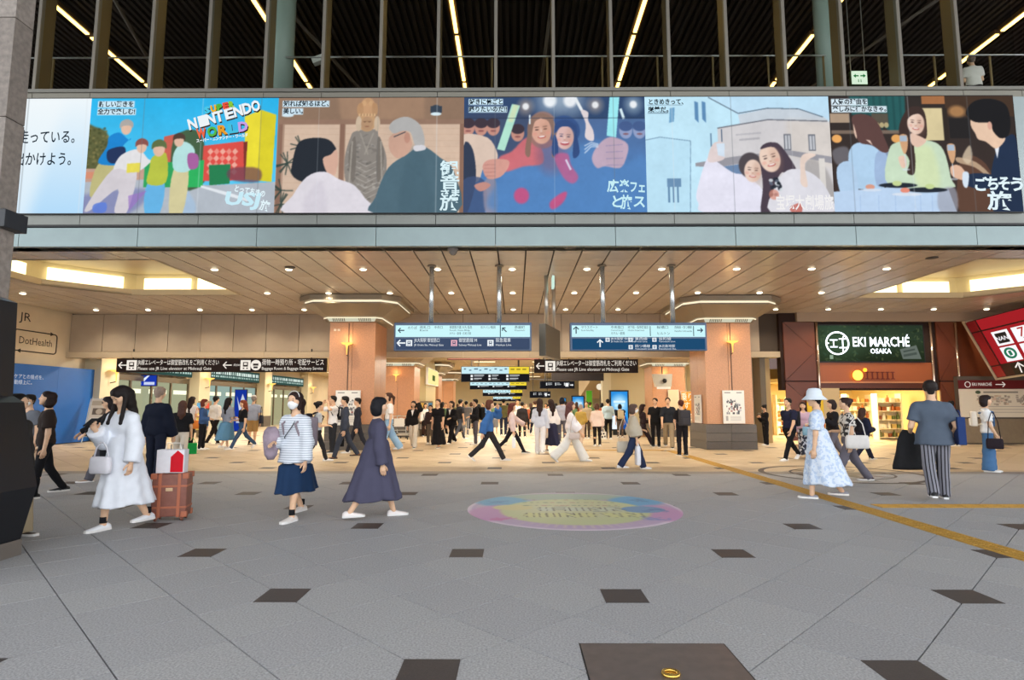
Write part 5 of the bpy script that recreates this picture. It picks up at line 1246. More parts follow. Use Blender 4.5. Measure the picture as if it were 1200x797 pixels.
# leaflet easel at the left gallery
x, y = F(115, 521); y = 22.9; x = P(115, 500, y)[0]
ea = empty('notice_easel', (x, y, 0)); tag(ea, 'tilted notice easel with a pale poster beside the blue hoarding', 'easel')
for s in (-1, 1): MB().tube([(s*.42, -.25, 0), (s*.36, .1, 1.75)], .02, 6).build('leg', m_steel, ea)
MB().tube([(0, .55, 0), (0, .1, 1.7)], .02, 6).build('leg', m_steel, ea)
A = Art(0, 40, 0, 80, 60, 110, 'd8ccb8'); A.rect(4, 4, 36, 14, 'b8a890'); A.rect(8, 20, 32, 34, '6a5a4a'); A.ell(20, 27, 6, 6, 'c8b8a0'); A.rect(6, 40, 34, 46, 'e8e0d0'); A.rect(0, 54, 40, 80, '2c3038')
A.grid('face', lambda u, v: (-.42+u*.84, -.215+(1-v)*.3, .25+(1-v)*1.4), print_attr(.5), ea)
MB().prism([(-.44, -.2, .23), (.44, -.2, .23), (.44, .1, 1.67), (-.44, .1, 1.67)], (0, .03, -.008)).build('board', m_white, ea)
# luggage trolleys parked by the second column, brochure racks
def trolley(px, Y, label):
    x = P(px, 500, Y)[0]; t = empty('luggage_trolley', (x, Y, 0), .3); tag(t, label, 'trolley', 'luggage trolleys beside the column')
    m = mat('cfd2d0', .3, .7)
    b = MB()
    for s in (-1, 1): b.tube([(s*.3, .5, .95), (s*.3, .45, .2), (s*.3, -.6, .18)], .018, 6)
    for z in (.35, .6, .95): b.tube([(-.3, .48, z), (.3, .48, z)], .016, 6)
    for y in (-.55, -.2, .15): b.tube([(-.3, y, .19), (.3, y, .19)], .014, 6)
    b.build('frame', m, t)
    MB().box(-.22, .22, .44, .46, .5, .85).build('panel', mat('e0e0dc', .5), t)
    w_ = MB().lathe([(.08, -.02), (.08, .02)], (0, 0, 0), 10).mesh('wheel', m_dark)
    for sx_, sy_ in ((-.3, .4), (.3, .4), (-.25, -.5), (.25, -.5)): inst('wheel', w_, (sx_, sy_, .08), t, (0, math.pi/2, 0))
trolley(469, 25.2, 'white luggage trolley parked left of the others by the column'); trolley(475, 26.3, 'white luggage trolley parked right of the others by the column')
def rack(px, Y, label):
    x = P(px, 500, Y)[0]; t = empty('brochure_rack', (x, Y, 0)); tag(t, label, 'rack')
    MB().box(-.3, .3, .1, .14, 0, 1.6).build('back_panel', mat('8a7a60', .5), t)
    for j in range(4):
        MB().box(-.3, .3, -.12, .1, .3+j*.32, .32+j*.32).build('tray', mat('5a4c3a', .5), t)
        for k in range(3): MB().box(-.26+k*.19, -.1+k*.19, -.06, -.04, .32+j*.32, .56+j*.32).build('leaflet', mat(rs.choice(['e8e4d8', 'c84a3a', '4a8ac0', 'e0c060']), .5), t)
rack(499, 27.4, 'tall brochure rack beside the woman raising her hand'); rack(237, 26.5, 'low brochure rack among the queue in the left gallery')
# shop fascia with yellow lit sign on the left of the passage
struct(MB().box(-6.0, -4.7, 31.2, 35, 0, ZC2).build('wall_kiosk', mat('bfae84', .5)))
ks = empty('lit_kiosk_sign', (-4.58, 33.2, 2.95)); tag(ks, 'pale yellow lit shop sign on the kiosk along the left of the passage', 'shop sign')
MB().box(-.12, 0, -2.1, 2.1, -.45, .45).build('sign_case', m_white, ks); MB().box(0, .02, -2.05, 2.05, -.4, .4).build('lit_face', emit('f4e49a', 1.15), ks)
MB().box(.02, .03, -.6, .4, -.2, .1).build('mark', emit('6a7a40', .7), ks)
pk = empty('pink_sign_band', (-.9, 24.2, 3.42)); tag(pk, 'pinkish lit sign band above the nearest hall sign', 'shop sign')
MB().box(-1.9, 1.9, 0, .15, -.16, .16).build('sign_case', mat('a87a68', .5), pk); MB().box(-1.85, 1.85, -.02, 0, -.13, .13).build('lit_face', emit('e89a88', .9), pk)
for s in (-1, 1): MB().box(s*1.4-.015, s*1.4+.015, .05, .08, .16, .52).build('hanger', m_dark, pk)
dm = MB(); dm.lathe([(.02, 0), (.02, 2.3)], (0, 0, 0), 8); o = dm.build('lamp_post', m_dark, None, True, at(704, 512, 33)); o.location.z = 0
MB().ball((0, 0, 2.42), .2, .2, .18, 10).build('globe', emit('f4ead0', 1.0), o, True); tag(o, 'slim lamp post with a round white globe down the hall', 'lamp')
mon = empty('ceiling_monitor', at(777, 448, 26.0)); tag(mon, 'white ceiling-hung monitor housing near the inner right column', 'monitor')
MB().prism([(-.42, 0, .36), (.42, 0, .36), (.34, -.1, -.2), (-.34, -.1, -.2)], (0, .3, 0)).build('case', mat('b8b4a8', .4), mon); MB().box(-.3, .3, -.12, -.09, -.3, -.2).build('lower_bar', m_white, mon); MB().box(-.02, .02, .1, .14, .36, .7).build('hanger', m_dark, mon); MB().ball((.05, -.1, .06), .1, .06, .1, 8).build('lens', m_black, mon)

# ---- near left: granite pier and black sculpted plinth ---------------
GX = P(18, 265, 6.18)[0]
gp = struct(MB().box(GX-2, GX-.03, 5.97, 6.15, 0, 13).build('wall_pier_left', m_joint))
m_gp = [mat(c, .6, 0, .22, 18, .4) for c in ('837a72', '7d746c', '8a8179')]
for k in range(9):
    MB().bbox(GX-2.6, GX, 5.94, 6.18, k*1.12, k*1.12+1.112, .006).build('granite_block', m_gp[k % 3], gp)
MB().bbox(GX-2.6, GX+.1, 5.93, 6.22, 3.28, 3.47, .01).build('dark_ledge', mat('22252a', .4), gp)
bp_ = empty('black_plinth', (-5.5, 5.42, 0)); tag(bp_, 'tall black faceted plinth with a grey foot standing against the granite pier', 'plinth')
m_bp = mat('14161b', .3, .1, .05, 4)
b = MB()
sec = [(.15, .69, .49), (.65, .80, .50), (1.47, .61, .49), (1.53, .52, .47)]
b.loft([[(-sx_, -sy_, z), (sx_, -sy_, z), (sx_, sy_, z), (-sx_, sy_, z)] for z, sx_, sy_ in sec]); b.build('body', m_bp, bp_)
MB().bbox(-.7, .70, -.5, .5, 0, .15, .004).build('foot', mat('7a726a', .35, .3), bp_)
MB().prism([(-.6, -.45, 1.5), (.50, -.45, 1.5), (.46, -.45, 2.47), (.3, -.45, 2.53), (-.6, -.45, 2.5)], (0, .93, 0)).build('upper_screen', mat('14171c', .35), bp_)
MB().box(-.6, .36, -.47, -.455, 1.55, 2.45).build('grey_panel', mat('4a4d50', .5), bp_)
# ================================================================== PEOPLE
# A figure is a distance field of tapered limbs meshed as ONE continuous skin; garments, hair and shoes are its children.
class Field:
    def __init__(s, xs, ys, zs):
        s.xs, s.ys, s.zs = xs, ys, zs
        s.f = np.full((len(xs), len(ys), len(zs)), 1.0, np.float32)
    def sl(s, lo, hi):
        r = []
        for a, l, h in zip((s.xs, s.ys, s.zs), lo, hi):
            i = int(np.searchsorted(a, l)); j = int(np.searchsorted(a, h)); r.append(slice(max(0, i-1), min(len(a), j+1)))
        return tuple(r)
    def pts(s, sl):
        return s.xs[sl[0]][:, None, None], s.ys[sl[1]][None, :, None], s.zs[sl[2]][None, None, :]
    def cap(s, a, b, ra, rb, k=.03, sy=1.0, sub=False, clip=None):
        """rounded cone; sy < 1 flattens it front to back; clip = (point, normal) keeps the side the normal points away from"""
        a = np.asarray(a, float); b = np.asarray(b, float); m = max(ra, rb)+.05
        sl = s.sl(np.minimum(a, b)-m, np.maximum(a, b)+m); X, Y, Z = s.pts(sl)
        if min(len(s.xs[sl[0]]), len(s.ys[sl[1]]), len(s.zs[sl[2]])) == 0: return
        d = b-a; L2 = float(d@d) or 1e-9
        px, py, pz = X-a[0], (Y-a[1]), Z-a[2]
        t = np.clip((px*d[0]+py*d[1]+pz*d[2])/L2, 0, 1)
        D = np.sqrt((px-t*d[0])**2+((py-t*d[1])/sy)**2+(pz-t*d[2])**2)-(ra+(rb-ra)*t)
        s.merge(sl, D, k, sub, clip)
    def merge(s, sl, D, k, sub=False, clip=None):
        D = D.astype(np.float32)
        if clip is not None:
            X, Y, Z = s.pts(sl); p, n = clip
            D = np.maximum(D, (X-p[0])*n[0]+(Y-p[1])*n[1]+(Z-p[2])*n[2])
        g = s.f[sl]
        if sub:
            h = np.maximum(k-np.abs(-D-g), 0)/k; s.f[sl] = np.maximum(g, -D)+h*h*k/4
        else:
            h = np.maximum(k-np.abs(D-g), 0)/k; s.f[sl] = np.minimum(g, D)-h*h*k/4
    def keep_above(s, z): s.f = np.maximum(s.f, (z-s.zs)[None, None, :].astype(np.float32))
    def keep_below(s, z): s.f = np.maximum(s.f, (s.zs-z)[None, None, :].astype(np.float32))
    def folds(s, amp, fz, seed=0):
        X, Y, Z = s.xs[:, None, None], s.ys[None, :, None], s.zs[None, None, :]
        s.f = s.f+(amp*np.sin(fz*Z+9*X+3*np.sin(11*Y+seed)+seed)*np.sin(17*X-13*Y+6*np.sin(5*Z+seed))).astype(np.float32)
    def mesh(s, name, m):
        f = s.f; ins = f < 0
        A = [(0,0,0),(1,0,0),(0,1,0),(1,1,0),(0,0,1),(1,0,1),(0,1,1),(1,1,1)]
        n = np.array(f.shape)-1
        sub = lambda arr, o: arr[o[0]:o[0]+n[0], o[1]:o[1]+n[1], o[2]:o[2]+n[2]]
        cnt = sum(sub(ins, o).astype(np.int8) for o in A)
        ci = np.argwhere((cnt > 0) & (cnt < 8))
        if len(ci) == 0: return None
        i, j, k = ci.T; v = np.stack([f[i+o[0], j+o[1], k+o[2]] for o in A], 1).astype(float)
        acc = np.zeros((len(ci), 3)); w_ = np.zeros(len(ci))
        for p in range(8):
            for ax in range(3):
                q = p | (1 << ax)
                if q == p: continue
                cr = (v[:, p] < 0) != (v[:, q] < 0)
                t = np.where(cr, v[:, p]/np.where(cr, v[:, p]-v[:, q], 1), 0)
                pos = np.tile(np.array(A[p], float), (len(ci), 1)); pos[:, ax] += t
                acc += pos*cr[:, None]; w_ += cr
        g = ci+acc/w_[:, None]
        co = np.stack([np.interp(g[:, a], np.arange(len(ax_)), ax_) for a, ax_ in enumerate((s.xs, s.ys, s.zs))], 1)
        idx = np.full(tuple(n), -1, np.int32); idx[i, j, k] = np.arange(len(ci))
        qs = []
        for ax in range(3):
            o1, o2 = [(1, 2), (2, 0), (0, 1)][ax]
            a0 = np.take(ins, range(0, f.shape[ax]-1), ax); a1 = np.take(ins, range(1, f.shape[ax]), ax)
            e = np.argwhere(a0 != a1)
            e = e[(e[:, o1] > 0) & (e[:, o2] > 0) & (e[:, o1] < n[o1]) & (e[:, o2] < n[o2])]
            if len(e) == 0: continue
            fl = a0[tuple(e.T)]
            def at_(d1, d2):
                c = e.copy(); c[:, o1] -= d1; c[:, o2] -= d2; return idx[tuple(c.T)]
            q = np.stack([at_(1, 1), at_(0, 1), at_(0, 0), at_(1, 0)], 1)
            q[~fl] = q[~fl][:, ::-1]; qs.append(q)
        q = np.concatenate(qs); q = q[(q >= 0).all(1)]
        return np_mesh(name, co, q, m)
def axis(lo, hi, h, f0=None, f1=None, hf=None):
    if f0 is None: return np.arange(lo, hi+h, h)
    return np.concatenate([np.arange(lo, f0, h), np.arange(f0, f1, hf), np.arange(f1, hi+h, h)])
def nrm(v): v = np.array(v, float); return v/np.linalg.norm(v)
ARMS = {   # (upper arm, forearm) as (out, forward, up)
 'down': ((.14, .02, -1), (.04, .14, -1)), 'fwd': ((.1, .42, -1), (.02, .75, -1)), 'back': ((.14, -.5, -1), (.1, -.2, -1)),
 'bent': ((.12, .05, -1), (-.3, 1, .05)), 'phone': ((.10, .28, -1), (-.42, .75, .62)), 'camera': ((.45, .75, -.1), (-.75, -.05, .9)),
 'raise': ((.5, .7, .25), (-.55, -.35, .9)), 'out': ((.75, .45, -.85), (.75, .45, -.75)), 'strap': ((.28, -.05, -1), (-.35, .7, .75)),
 'low': ((.16, .12, -1), (.0, .45, -1)), 'clasp': ((.2, -.25, -1), (-.75, -.05, -.75)), 'hip': ((.35, -.1, -1), (-.1, .35, -1)),
 'fwd2': ((.15, .6, -.9), (.0, 1, -.45)), 'swing': ((.2, .75, -.75), (.1, .8, -.5)), 'carry': ((.3, -.1, -1), (-.05, .8, -.35))}
GAIT = {   # (thigh, knee) per leg in degrees, left then right; + is forward
 'stand': ((2, 2), (-2, 2)), 'walk': ((22, 6), (-20, 14)), 'walk2': ((-20, 14), (22, 6)), 'stride': ((30, 4), (-28, 20)), 'stride2': ((-28, 20), (30, 4)),
 'step': ((12, 8), (-12, 20)), 'step2': ((-12, 20), (12, 8)), 'lean': ((8, 4), (-6, 4))}
SKIN = ['e2b896', 'dcb08c', 'e8c3a4', 'd6a580']
def hand_geo(mb, wr, d, n, side, curl=.5, sc=1.0):
    """palm, four unequal bent fingers and a thumb that leaves the side of the palm near its base"""
    d = nrm(d); n = np.array(n, float); n = nrm(n-d*(n@d)); t = np.cross(d, n)*side
    P3 = lambda u, v, w_: tuple(wr+(d*u+t*v+n*w_)*sc)
    ring = lambda u, hw, th: [P3(u, hw*math.cos(a), th*math.sin(a)) for a in np.linspace(0, 2*math.pi, 9)[:-1]]
    mb.loft([ring(-.03, .026, .02), ring(.01, .029, .018), ring(.05, .041, .016), ring(.088, .040, .013)])
    for v, L, r in ((.029, .070, .0088), (.0105, .078, .009), (-.009, .072, .0088), (-.027, .056, .0078)):
        p = [P3(.075, v, 0)]; u, w_, a = .075, 0.0, .12
        for seg in (.44, .32, .27):
            u += math.cos(a)*L*seg; w_ += math.sin(a)*L*seg; p.append(P3(u, v*(1-.06*a), w_)); a += curl
        mb.tube(p, [r*sc, r*sc, r*.9*sc, r*.68*sc], 6)
    mb.tube([P3(.012, .026, .004), P3(.038, .048, .014), P3(.062, .056, .024), P3(.080, .054, .032)], [.013*sc, .0115*sc, .010*sc, .008*sc], 6)
def shoe_mesh(kind):
    up, so = MB(), MB()
    # length along +Y, heel at -.075
    prof = [(-.078, .026, .055), (-.05, .033, .075), (0, .035, .075), (.06, .043, .055), (.12, .046, .042), (.16, .038, .034), (.182, .018, .02)]
    if kind == 'flat': prof = [(y, w_, h*.72 if y > -.02 else h*.8) for y, w_, h in prof]
    rings = [[(w_*math.cos(a), y, .018+max(0, math.sin(a))*(h-.018)+min(0, math.sin(a))*.006) for a in np.linspace(0, 2*math.pi, 13)[:-1]] for y, w_, h in prof]
    up.loft(rings)
    rings = [[(w_*1.06*math.cos(a), y*1.03, .012+.012*(1 if math.sin(a) >= 0 else -1)) for a in np.linspace(.13, 2*math.pi+.13, 13)[:-1]] for y, w_, h in prof]
    so.loft(rings)
    return up.mesh('shoe', m_white, True), so.mesh('sole', m_white, False)
SHOES = {k: shoe_mesh(k) for k in ('sneaker', 'flat')}
eye_me = MB().ball((0, 0, 0), .0105, .006, .0055, 8).mesh('eye', mat('1f1512', .3), True)
brow_me = MB().tube([(-.016, 0, 0), (0, .003, .003), (.016, 0, -.001)], [.002, .0032, .002], 5).mesh('eyebrow', mat('2a1c16', .8), True)
mouth_me = MB().ball((0, 0, 0), .019, .006, .006, 8).mesh('mouth', mat('b0605a', .5), True)
CLOTH = lambda c: mat(c, .85, 0, .03, 14, .15, .2)
def person(label, x, y, ht, head, gait='stand', arms=('down', 'down'), top=None, bot=None, hair=('short', '1c1614'), shoe=('sneaker', 'f0eeea'),
           skin=0, look=(0, 0), lean=0, det=1, extras=(), group=None, build=1.0, curl=.5, stretch=0.0):
    """det 1 = near (fine head), 0 = farther away. top=(kind,colour,hem,ease) bot=(kind,colour,hem,flare); heights as fractions of ht"""
    kx = ht/1.65
    hip_z, hw = .52*ht, .056*ht
    L1, L2 = .245*ht, .235*ht
    ank = []
    for sgn, (th_, kn) in zip((-1, 1), GAIT[gait]):
        a = math.radians(th_); b = math.radians(th_-kn)
        hip = np.array([sgn*hw, 0, 0.0]); knee = hip+L1*np.array([0, math.sin(a), -math.cos(a)])
        an = knee+L2*np.array([0, math.sin(b), -math.cos(b)]); ank.append((hip, knee, an, th_, b))
    low = min(k[2][2] for k in ank); pz = -low+.052*kx            # lowest ankle stands a shoe-height above the floor
    off = np.array([0, 0, pz])
    legs = [(h+off, k+off, a+off, t_, b_) for h, k, a, t_, b_ in ank]
    pel = np.array([0, 0, pz+.01*ht]); ln = math.radians(lean)
    tors = lambda dz, dy=0.0, dx=0.0: pel+np.array([dx, math.sin(ln)*dz+dy, math.cos(ln)*dz])
    wst = tors(.09*ht); chest = tors(.20*ht); neck = tors(.300*ht, -.006*ht); headc = tors(.405*ht, .012*ht)
    top_z = headc[2]+.118*kx
    sw = .098*ht*build
    fine = det >= 1
    h0 = .017 if fine else .026
    R = .62 if fine else .5
    zmax = max(top_z+.06, 1.0)
    cy = headc[1]
    if det >= 2:
        ax = [axis(-R, R, h0, headc[0]-.12, headc[0]+.12, .0085), axis(-.62, .75, h0, cy-.13, cy+.15, .0085), axis(.0, zmax+.3, h0, headc[2]-.14, headc[2]+.15, .0085)]
    elif fine: ax = [axis(-R, R, h0, headc[0]-.11, headc[0]+.11, .012), axis(-.62, .75, h0, cy-.12, cy+.14, .012), axis(.0, zmax+.3, h0, headc[2]-.14, headc[2]+.14, .012)]
    else: ax = [axis(-R, R, h0), axis(-.6, .7, h0), axis(.0, zmax+.25, h0)]
    ax_c = [axis(-R, R, h0*1.1), axis(-.62, .75, h0*1.1), axis(-.0, zmax+.25, h0*1.1)]
    # arms
    arm = []
    for sgn, nm in zip((-1, 1), arms):
        u, f = ARMS[nm] if isinstance(nm, str) else nm
        sh = tors(.252*ht)+np.array([sgn*sw, 0, 0])
        U = nrm((u[0]*sgn, u[1], u[2])); V = nrm((f[0]*sgn, f[1], f[2]))
        el = sh+U*.172*ht; wr = el+V*.148*ht
        arm.append((sh, el, wr, U, V))
    # ---- body
    B = Field(*ax); kk = kx
    B.cap(pel+(-.045*kk, 0, -.01), pel+(.045*kk, 0, -.01), .105*kk*build, .105*kk*build, .04, .85)
    B.cap(wst+(-.035*kk, 0, 0), wst+(.035*kk, 0, 0), .09*kk*build, .09*kk*build, .06, .8)
    B.cap(chest+(-.06*kk, 0, 0), chest+(.06*kk, 0, 0), .105*kk*build, .105*kk*build, .06, .82)
    B.cap(tors(.250*ht, 0, -sw*.75), tors(.250*ht, 0, sw*.75), .052*kk, .052*kk, .05)
    for s_ in (-1, 1): B.cap(neck-(0, 0, .02), tors(.252*ht, 0, s_*sw*.9), .046*kk, .04*kk, .05)
    B.cap(neck-(0, 0, .03), headc-(0, .02*kk, .07*kk), .052*kk, .047*kk, .03)
    for hp, kn, an, _, _ in legs:
        B.cap(hp, kn, .078*kk*build, .052*kk, .03); B.cap(kn, an, .050*kk, .034*kk, .02); B.cap(kn+(an-kn)*.3-(0, .012, 0), kn+(an-kn)*.3-(0, .012, 0), .045*kk, .045*kk, .03)
    for sh, el, wr, U, V in arm:
        B.cap(sh, el, .048*kk, .038*kk, .03); B.cap(el, wr, .037*kk, .026*kk, .02)
    pit, yw = math.radians(look[0]), math.radians(look[1])     # pitch + = down, yaw + = to the figure's left
    Rm = np.array(Matrix.Rotation(yw, 3, 'Z') @ Matrix.Rotation(-pit, 3, 'X'))
    HP = lambda x_, y_, z_: headc+Rm@(np.array([x_, y_, z_])*kk)
    hd = lambda a, b, ra, rb, k=.02, sub=False: B.cap(HP(*a), HP(*b), ra*kk, rb*kk, k, 1, sub)
    hd((0, -.026, .034), (0, .022, .036), .076, .074); hd((0, .03, -.03), (0, .052, -.078), .053, .030, .04); hd((-.028, .04, -.02), (.028, .04, -.02), .042, .042, .03)
    if fine:
        hd((0, .083, .008), (0, .101, -.026), .008, .0125, .014); hd((-.03, .071, .026), (.03, .071, .026), .016, .016, .02)
        for s_ in (-1, 1): hd((s_*.031, .101, .006), (s_*.031, .101, .006), .018, .018, .012, True); hd((s_*.076, -.004, .008), (s_*.077, -.01, -.026), .012, .009, .008)
        hd((-.016, .081, -.052), (.016, .081, -.052), .008, .008, .01)
    me = B.mesh('person', mat(SKIN[skin % 4], .5, 0, .04, 30, 0, .3))
    mb = MB()
    for sgn, (sh, el, wr, U, V) in zip((-1, 1), arm):
        hand_geo(mb, wr, nrm(V*.9+np.array([0, 0, -.25 if V[2] < .2 else .2])), (-sgn, .12, 0) if abs(V[2]) > .55 else (-sgn*.5, 0, -1 if V[2] < .5 else 1), sgn, curl, kk)
    if mb.v:
        bm = bmesh.new(); bm.from_mesh(me); vs = [bm.verts.new(v) for v in mb.v]
        for f in mb.f:
            try: nf = bm.faces.new([vs[i] for i in f]); nf.smooth = True
            except ValueError: pass
        bm.to_mesh(me); bm.free()
    root = bpy.data.objects.new('person', me); C.objects.link(root)
    root.location = (x, y, 0); rz = math.radians(head); root.rotation_euler = (0, 0, rz)
    tag(root, label, 'person', group)
    def child(nm, me_, m=None):
        if me_ is None: return None
        o = bpy.data.objects.new(nm, me_); C.objects.link(o); o.parent = root
        if m: me_.materials.clear(); me_.materials.append(m)
        return o
    # ---- face features
    if fine:
        E = Matrix(Rm.tolist()).to_euler()
        for s_ in (-1, 1):
            for nm, me_, p in (('eye', eye_me, (s_*.031, .0835, .006)), ('eyebrow', brow_me, (s_*.031, .0885, .031))): o = inst(nm, me_, HP(*p), root, E, None, (kk,)*3)
        if 'mask' not in extras: inst('mouth', mouth_me, HP(0, .0865, -.052), root, E, None, (kk,)*3)
    if 'mask' in extras:
        M_ = Field(*ax); M_.cap(HP(-.022, .046, -.035), HP(.022, .046, -.035), .05*kk, .05*kk, .02); M_.cap(HP(0, .06, -.05), HP(0, .058, -.07), .04*kk, .036*kk, .03); M_.cap(HP(0, .085, -.01), HP(0, .104, -.028), .012*kk, .016*kk, .03)
        child('face_mask', M_.mesh('face_mask', CLOTH('f4f4f2')))
    # ---- garments
    tk, tc, them, ease = (list(top or [])+[None]*4)[:4]; ease = ease or 1.0
    bk, bc, bhem, flare = (list(bot or [])+[None]*4)[:4]; flare = flare or 1.0
    tm = tc if not isinstance(tc, str) else CLOTH(tc); bmt = bc if not isinstance(bc, str) else CLOTH(bc)
    e = .014*kk*ease+.006
    def sleeves(Fd, nm, ln_, wide):
        for sh, el, wr, U, V in arm:
            if ln_ <= 0: continue
            if ln_ < 1:
                en = sh+(el-sh)*(ln_+.35); Fd.cap(sh, en, .050*kk+e*.7, .047*kk+e*wide, .04, 1, False, (sh+(el-sh)*ln_, U))
            else:
                Fd.cap(sh, el, .048*kk+e*.6, .042*kk+e*wide, .04)
                q = min(ln_-1, .97); Fd.cap(el, el+(wr-el)*(q+.3), .040*kk+e*wide, .036*kk+e*wide*1.1, .03, 1, False, (el+(wr-el)*q, V))
    if tk:
        T = Field(*ax_c); hem = them*ht if them else pz-.02*ht
        slv = {'tee': .72, 'long': 1.95, 'vest': 0, 'wide': 1.55, 'half': .95, 'jacket': 1.97, 'dress': .8, 'dress_long': 1.95, 'puff': .6}[tk]
        T.cap(chest+(-.06*kk, 0, 0), chest+(.06*kk, 0, 0), .105*kk*build+e, .105*kk*build+e, .06, .84)
        T.cap(wst+(-.04*kk, 0, 0), wst+(.04*kk, 0, 0), .095*kk*build+e, .095*kk*build+e, .06, .84)
        T.cap(tors(.246*ht, 0, -sw*.75), tors(.246*ht, 0, sw*.75), .054*kk+e*.5, .054*kk+e*.5, .05)
        for s_ in (-1, 1): T.cap(neck-(0, 0, .035), tors(.252*ht, 0, s_*sw*.92), .046*kk+e*.4, .044*kk+e*.4, .05)
        if tk in ('jacket',): T.cap(neck-(.03, .01, .03), neck-(-.03, .01, .03), .06*kk, .06*kk, .03)
        if not tk.startswith('dress'):
            T.cap(pel+(-.055*kk, 0, .02), pel+(.055*kk, 0, .02), .105*kk*build+e, .105*kk*build+e, .06, .9)
            if hem < pz-.05*ht:
                T.cap(pel+(-.05*kk, 0, 0), np.array([-.05*kk, pel[1], hem-.1]), .120*kk*build+e, .165*kk*build+e*1.2, .06, .95); T.cap(pel+(.05*kk, 0, 0), np.array([.05*kk, pel[1], hem-.1]), .120*kk*build+e, .165*kk*build+e*1.2, .06, .95)
            T.keep_above(hem)
        sleeves(T, tk, slv, {'wide': 2.6, 'puff': 2.2}.get(tk, 1.25)*ease)
        T.cap(neck+(0, .045*kk, .005), neck+(0, .03*kk, .06), .045*kk, .06*kk, .01, 1, True)     # neckline
        if not tk.startswith('dress'): T.folds(.006, 22, len(label)); child('jacket' if tk == 'jacket' else 'top', T.mesh('top', None), tm)
    dress_ = bool(tk and tk.startswith('dress'))
    def skirt(Fd, z_top, z_hem, r0, r1, knum=9, amp=.05):
        X, Y, Z = Fd.xs[:, None, None], Fd.ys[None, :, None], Fd.zs[None, None, :]
        t = np.clip((z_top-Z)/(z_top-z_hem), 0, 1.2)
        ys_ = [l[2][1] for l in legs]; yc = pel[1]+(sum(ys_)/2+stretch)*t*.8; sp = (max(ys_)-min(ys_))*(.30 if dress_ else .52)*t
        rx = r0+(r1-r0)*t**1.15
        if not dress_: rx = np.maximum(rx, .172*kk*build*np.clip(t/.22, .72, 1))
        ry = rx*.88+sp
        if not dress_ and them and them*ht < z_top: over = np.clip((Z-them*ht+.03)/.04, 0, 1); rx = rx*(1-over)+np.minimum(rx, .125*kk*build)*over; ry = ry*(1-over)+np.minimum(ry, .095*kk*build)*over
        th_ = np.arctan2((Y-yc)/ry, X/rx+1e-6)
        wv = 1+amp*t*np.sin(knum*th_+2*np.sin(3*Z))
        D = (np.sqrt((X/rx)**2+((Y-yc)/ry)**2)-wv)*np.minimum(rx, ry)
        D = np.maximum(np.maximum(D, Z-z_top), z_hem+.012*np.sin(th_*5)-Z)
        Fd.merge((slice(None),)*3, D, .03)
    if tk and tk.startswith('dress'):
        skirt(T, wst[2]+.06, them*ht, .125*kk*build+e, .2*kk*(1+(max(ease, 1)-1)*.5), 10, .05); T.folds(.005, 16, len(label))
        child('dress', T.mesh('dress', None), tm)
    if bk in ('skirt',):
        S_ = Field(*ax_c); skirt(S_, wst[2]+.02, bhem*ht, .115*kk*build, .2*kk*flare); child('skirt', S_.mesh('skirt', None), bmt)
    elif bk in ('pants', 'shorts'):
        T = Field(*ax_c); hemk = bhem or (.0 if bk == 'pants' else .28)
        T.cap(pel+(-.05*kk, 0, 0), pel+(.05*kk, 0, 0), .112*kk*build, .112*kk*build, .04, .88); T.cap(wst+(-.03*kk, 0, -.03), wst+(.03*kk, 0, -.03), .098*kk*build, .098*kk*build, .04, .84)
        for hp, kn, an, _, _ in legs:
            dwn = nrm(an-kn)
            if bk == 'pants':
                en = an+dwn*.02
                T.cap(hp, kn, .088*kk*build, .062*kk*flare, .03); T.cap(kn, en+dwn*.1, .060*kk*flare, (.050*flare**1.6)*kk, .03, 1, False, (en, dwn))
            else:
                T.cap(hp, kn, .09*kk*build, .076*kk*flare, .03, 1, False, (kn+(hp-kn)*.05, nrm(kn-hp)))
        T.keep_below(wst[2]+.02); T.folds(.005, 20, len(label)+3); child('trousers' if bk == 'pants' else 'shorts', T.mesh('trousers', None), bmt)
    if 'apron' in extras:      # bib and straps of the overalls
        b = MB(); b.bbox(-.1*kk, .1*kk, chest[1]+.088*kk+e, chest[1]+.108*kk+e, wst[2]-.03, chest[2]+.1*kk, .006)
        for s_ in (-1, 1): b.tube([(s_*.08*kk, chest[1]+.1*kk+e, chest[2]+.09*kk), (s_*.085*kk, chest[1]+.03*kk, neck[2]-.035*kk), (s_*.08*kk, chest[1]-.1*kk-e, chest[2]+.06*kk)], .014*kk, 5)
        b.build('bib', bmt, root, True)
    # ---- shoes and socks
    su, ss = SHOES[shoe[0]]
    for hp, kn, an, th_, b_ in legs:
        raise_ = max(0, -b_-.15) if an[2] > pz+low+.06*kx else 0
        o = inst('shoe', su, (an[0], an[1], max(0, an[2]-.052*kx)), root, (-min(.8, raise_*1.0), 0, 0), [mat(shoe[1], .6)], (kx*1.08,)*3)
        inst('sole', ss, (0, 0, 0), o, (0, 0, 0), [mat(shoe[2] if len(shoe) > 2 else 'e8e6e2', .6)])
        if 'sock' in extras: MB().tube([an+(0, 0, .03), an+(0, 0, .10)], .039*kx, 10).build('sock', CLOTH('1c1c20'), root, True)
    # ---- hair and hats
    hk, hc = hair[:2]
    hm = mat(hc, .62, 0, .25, 60, .3, .25)
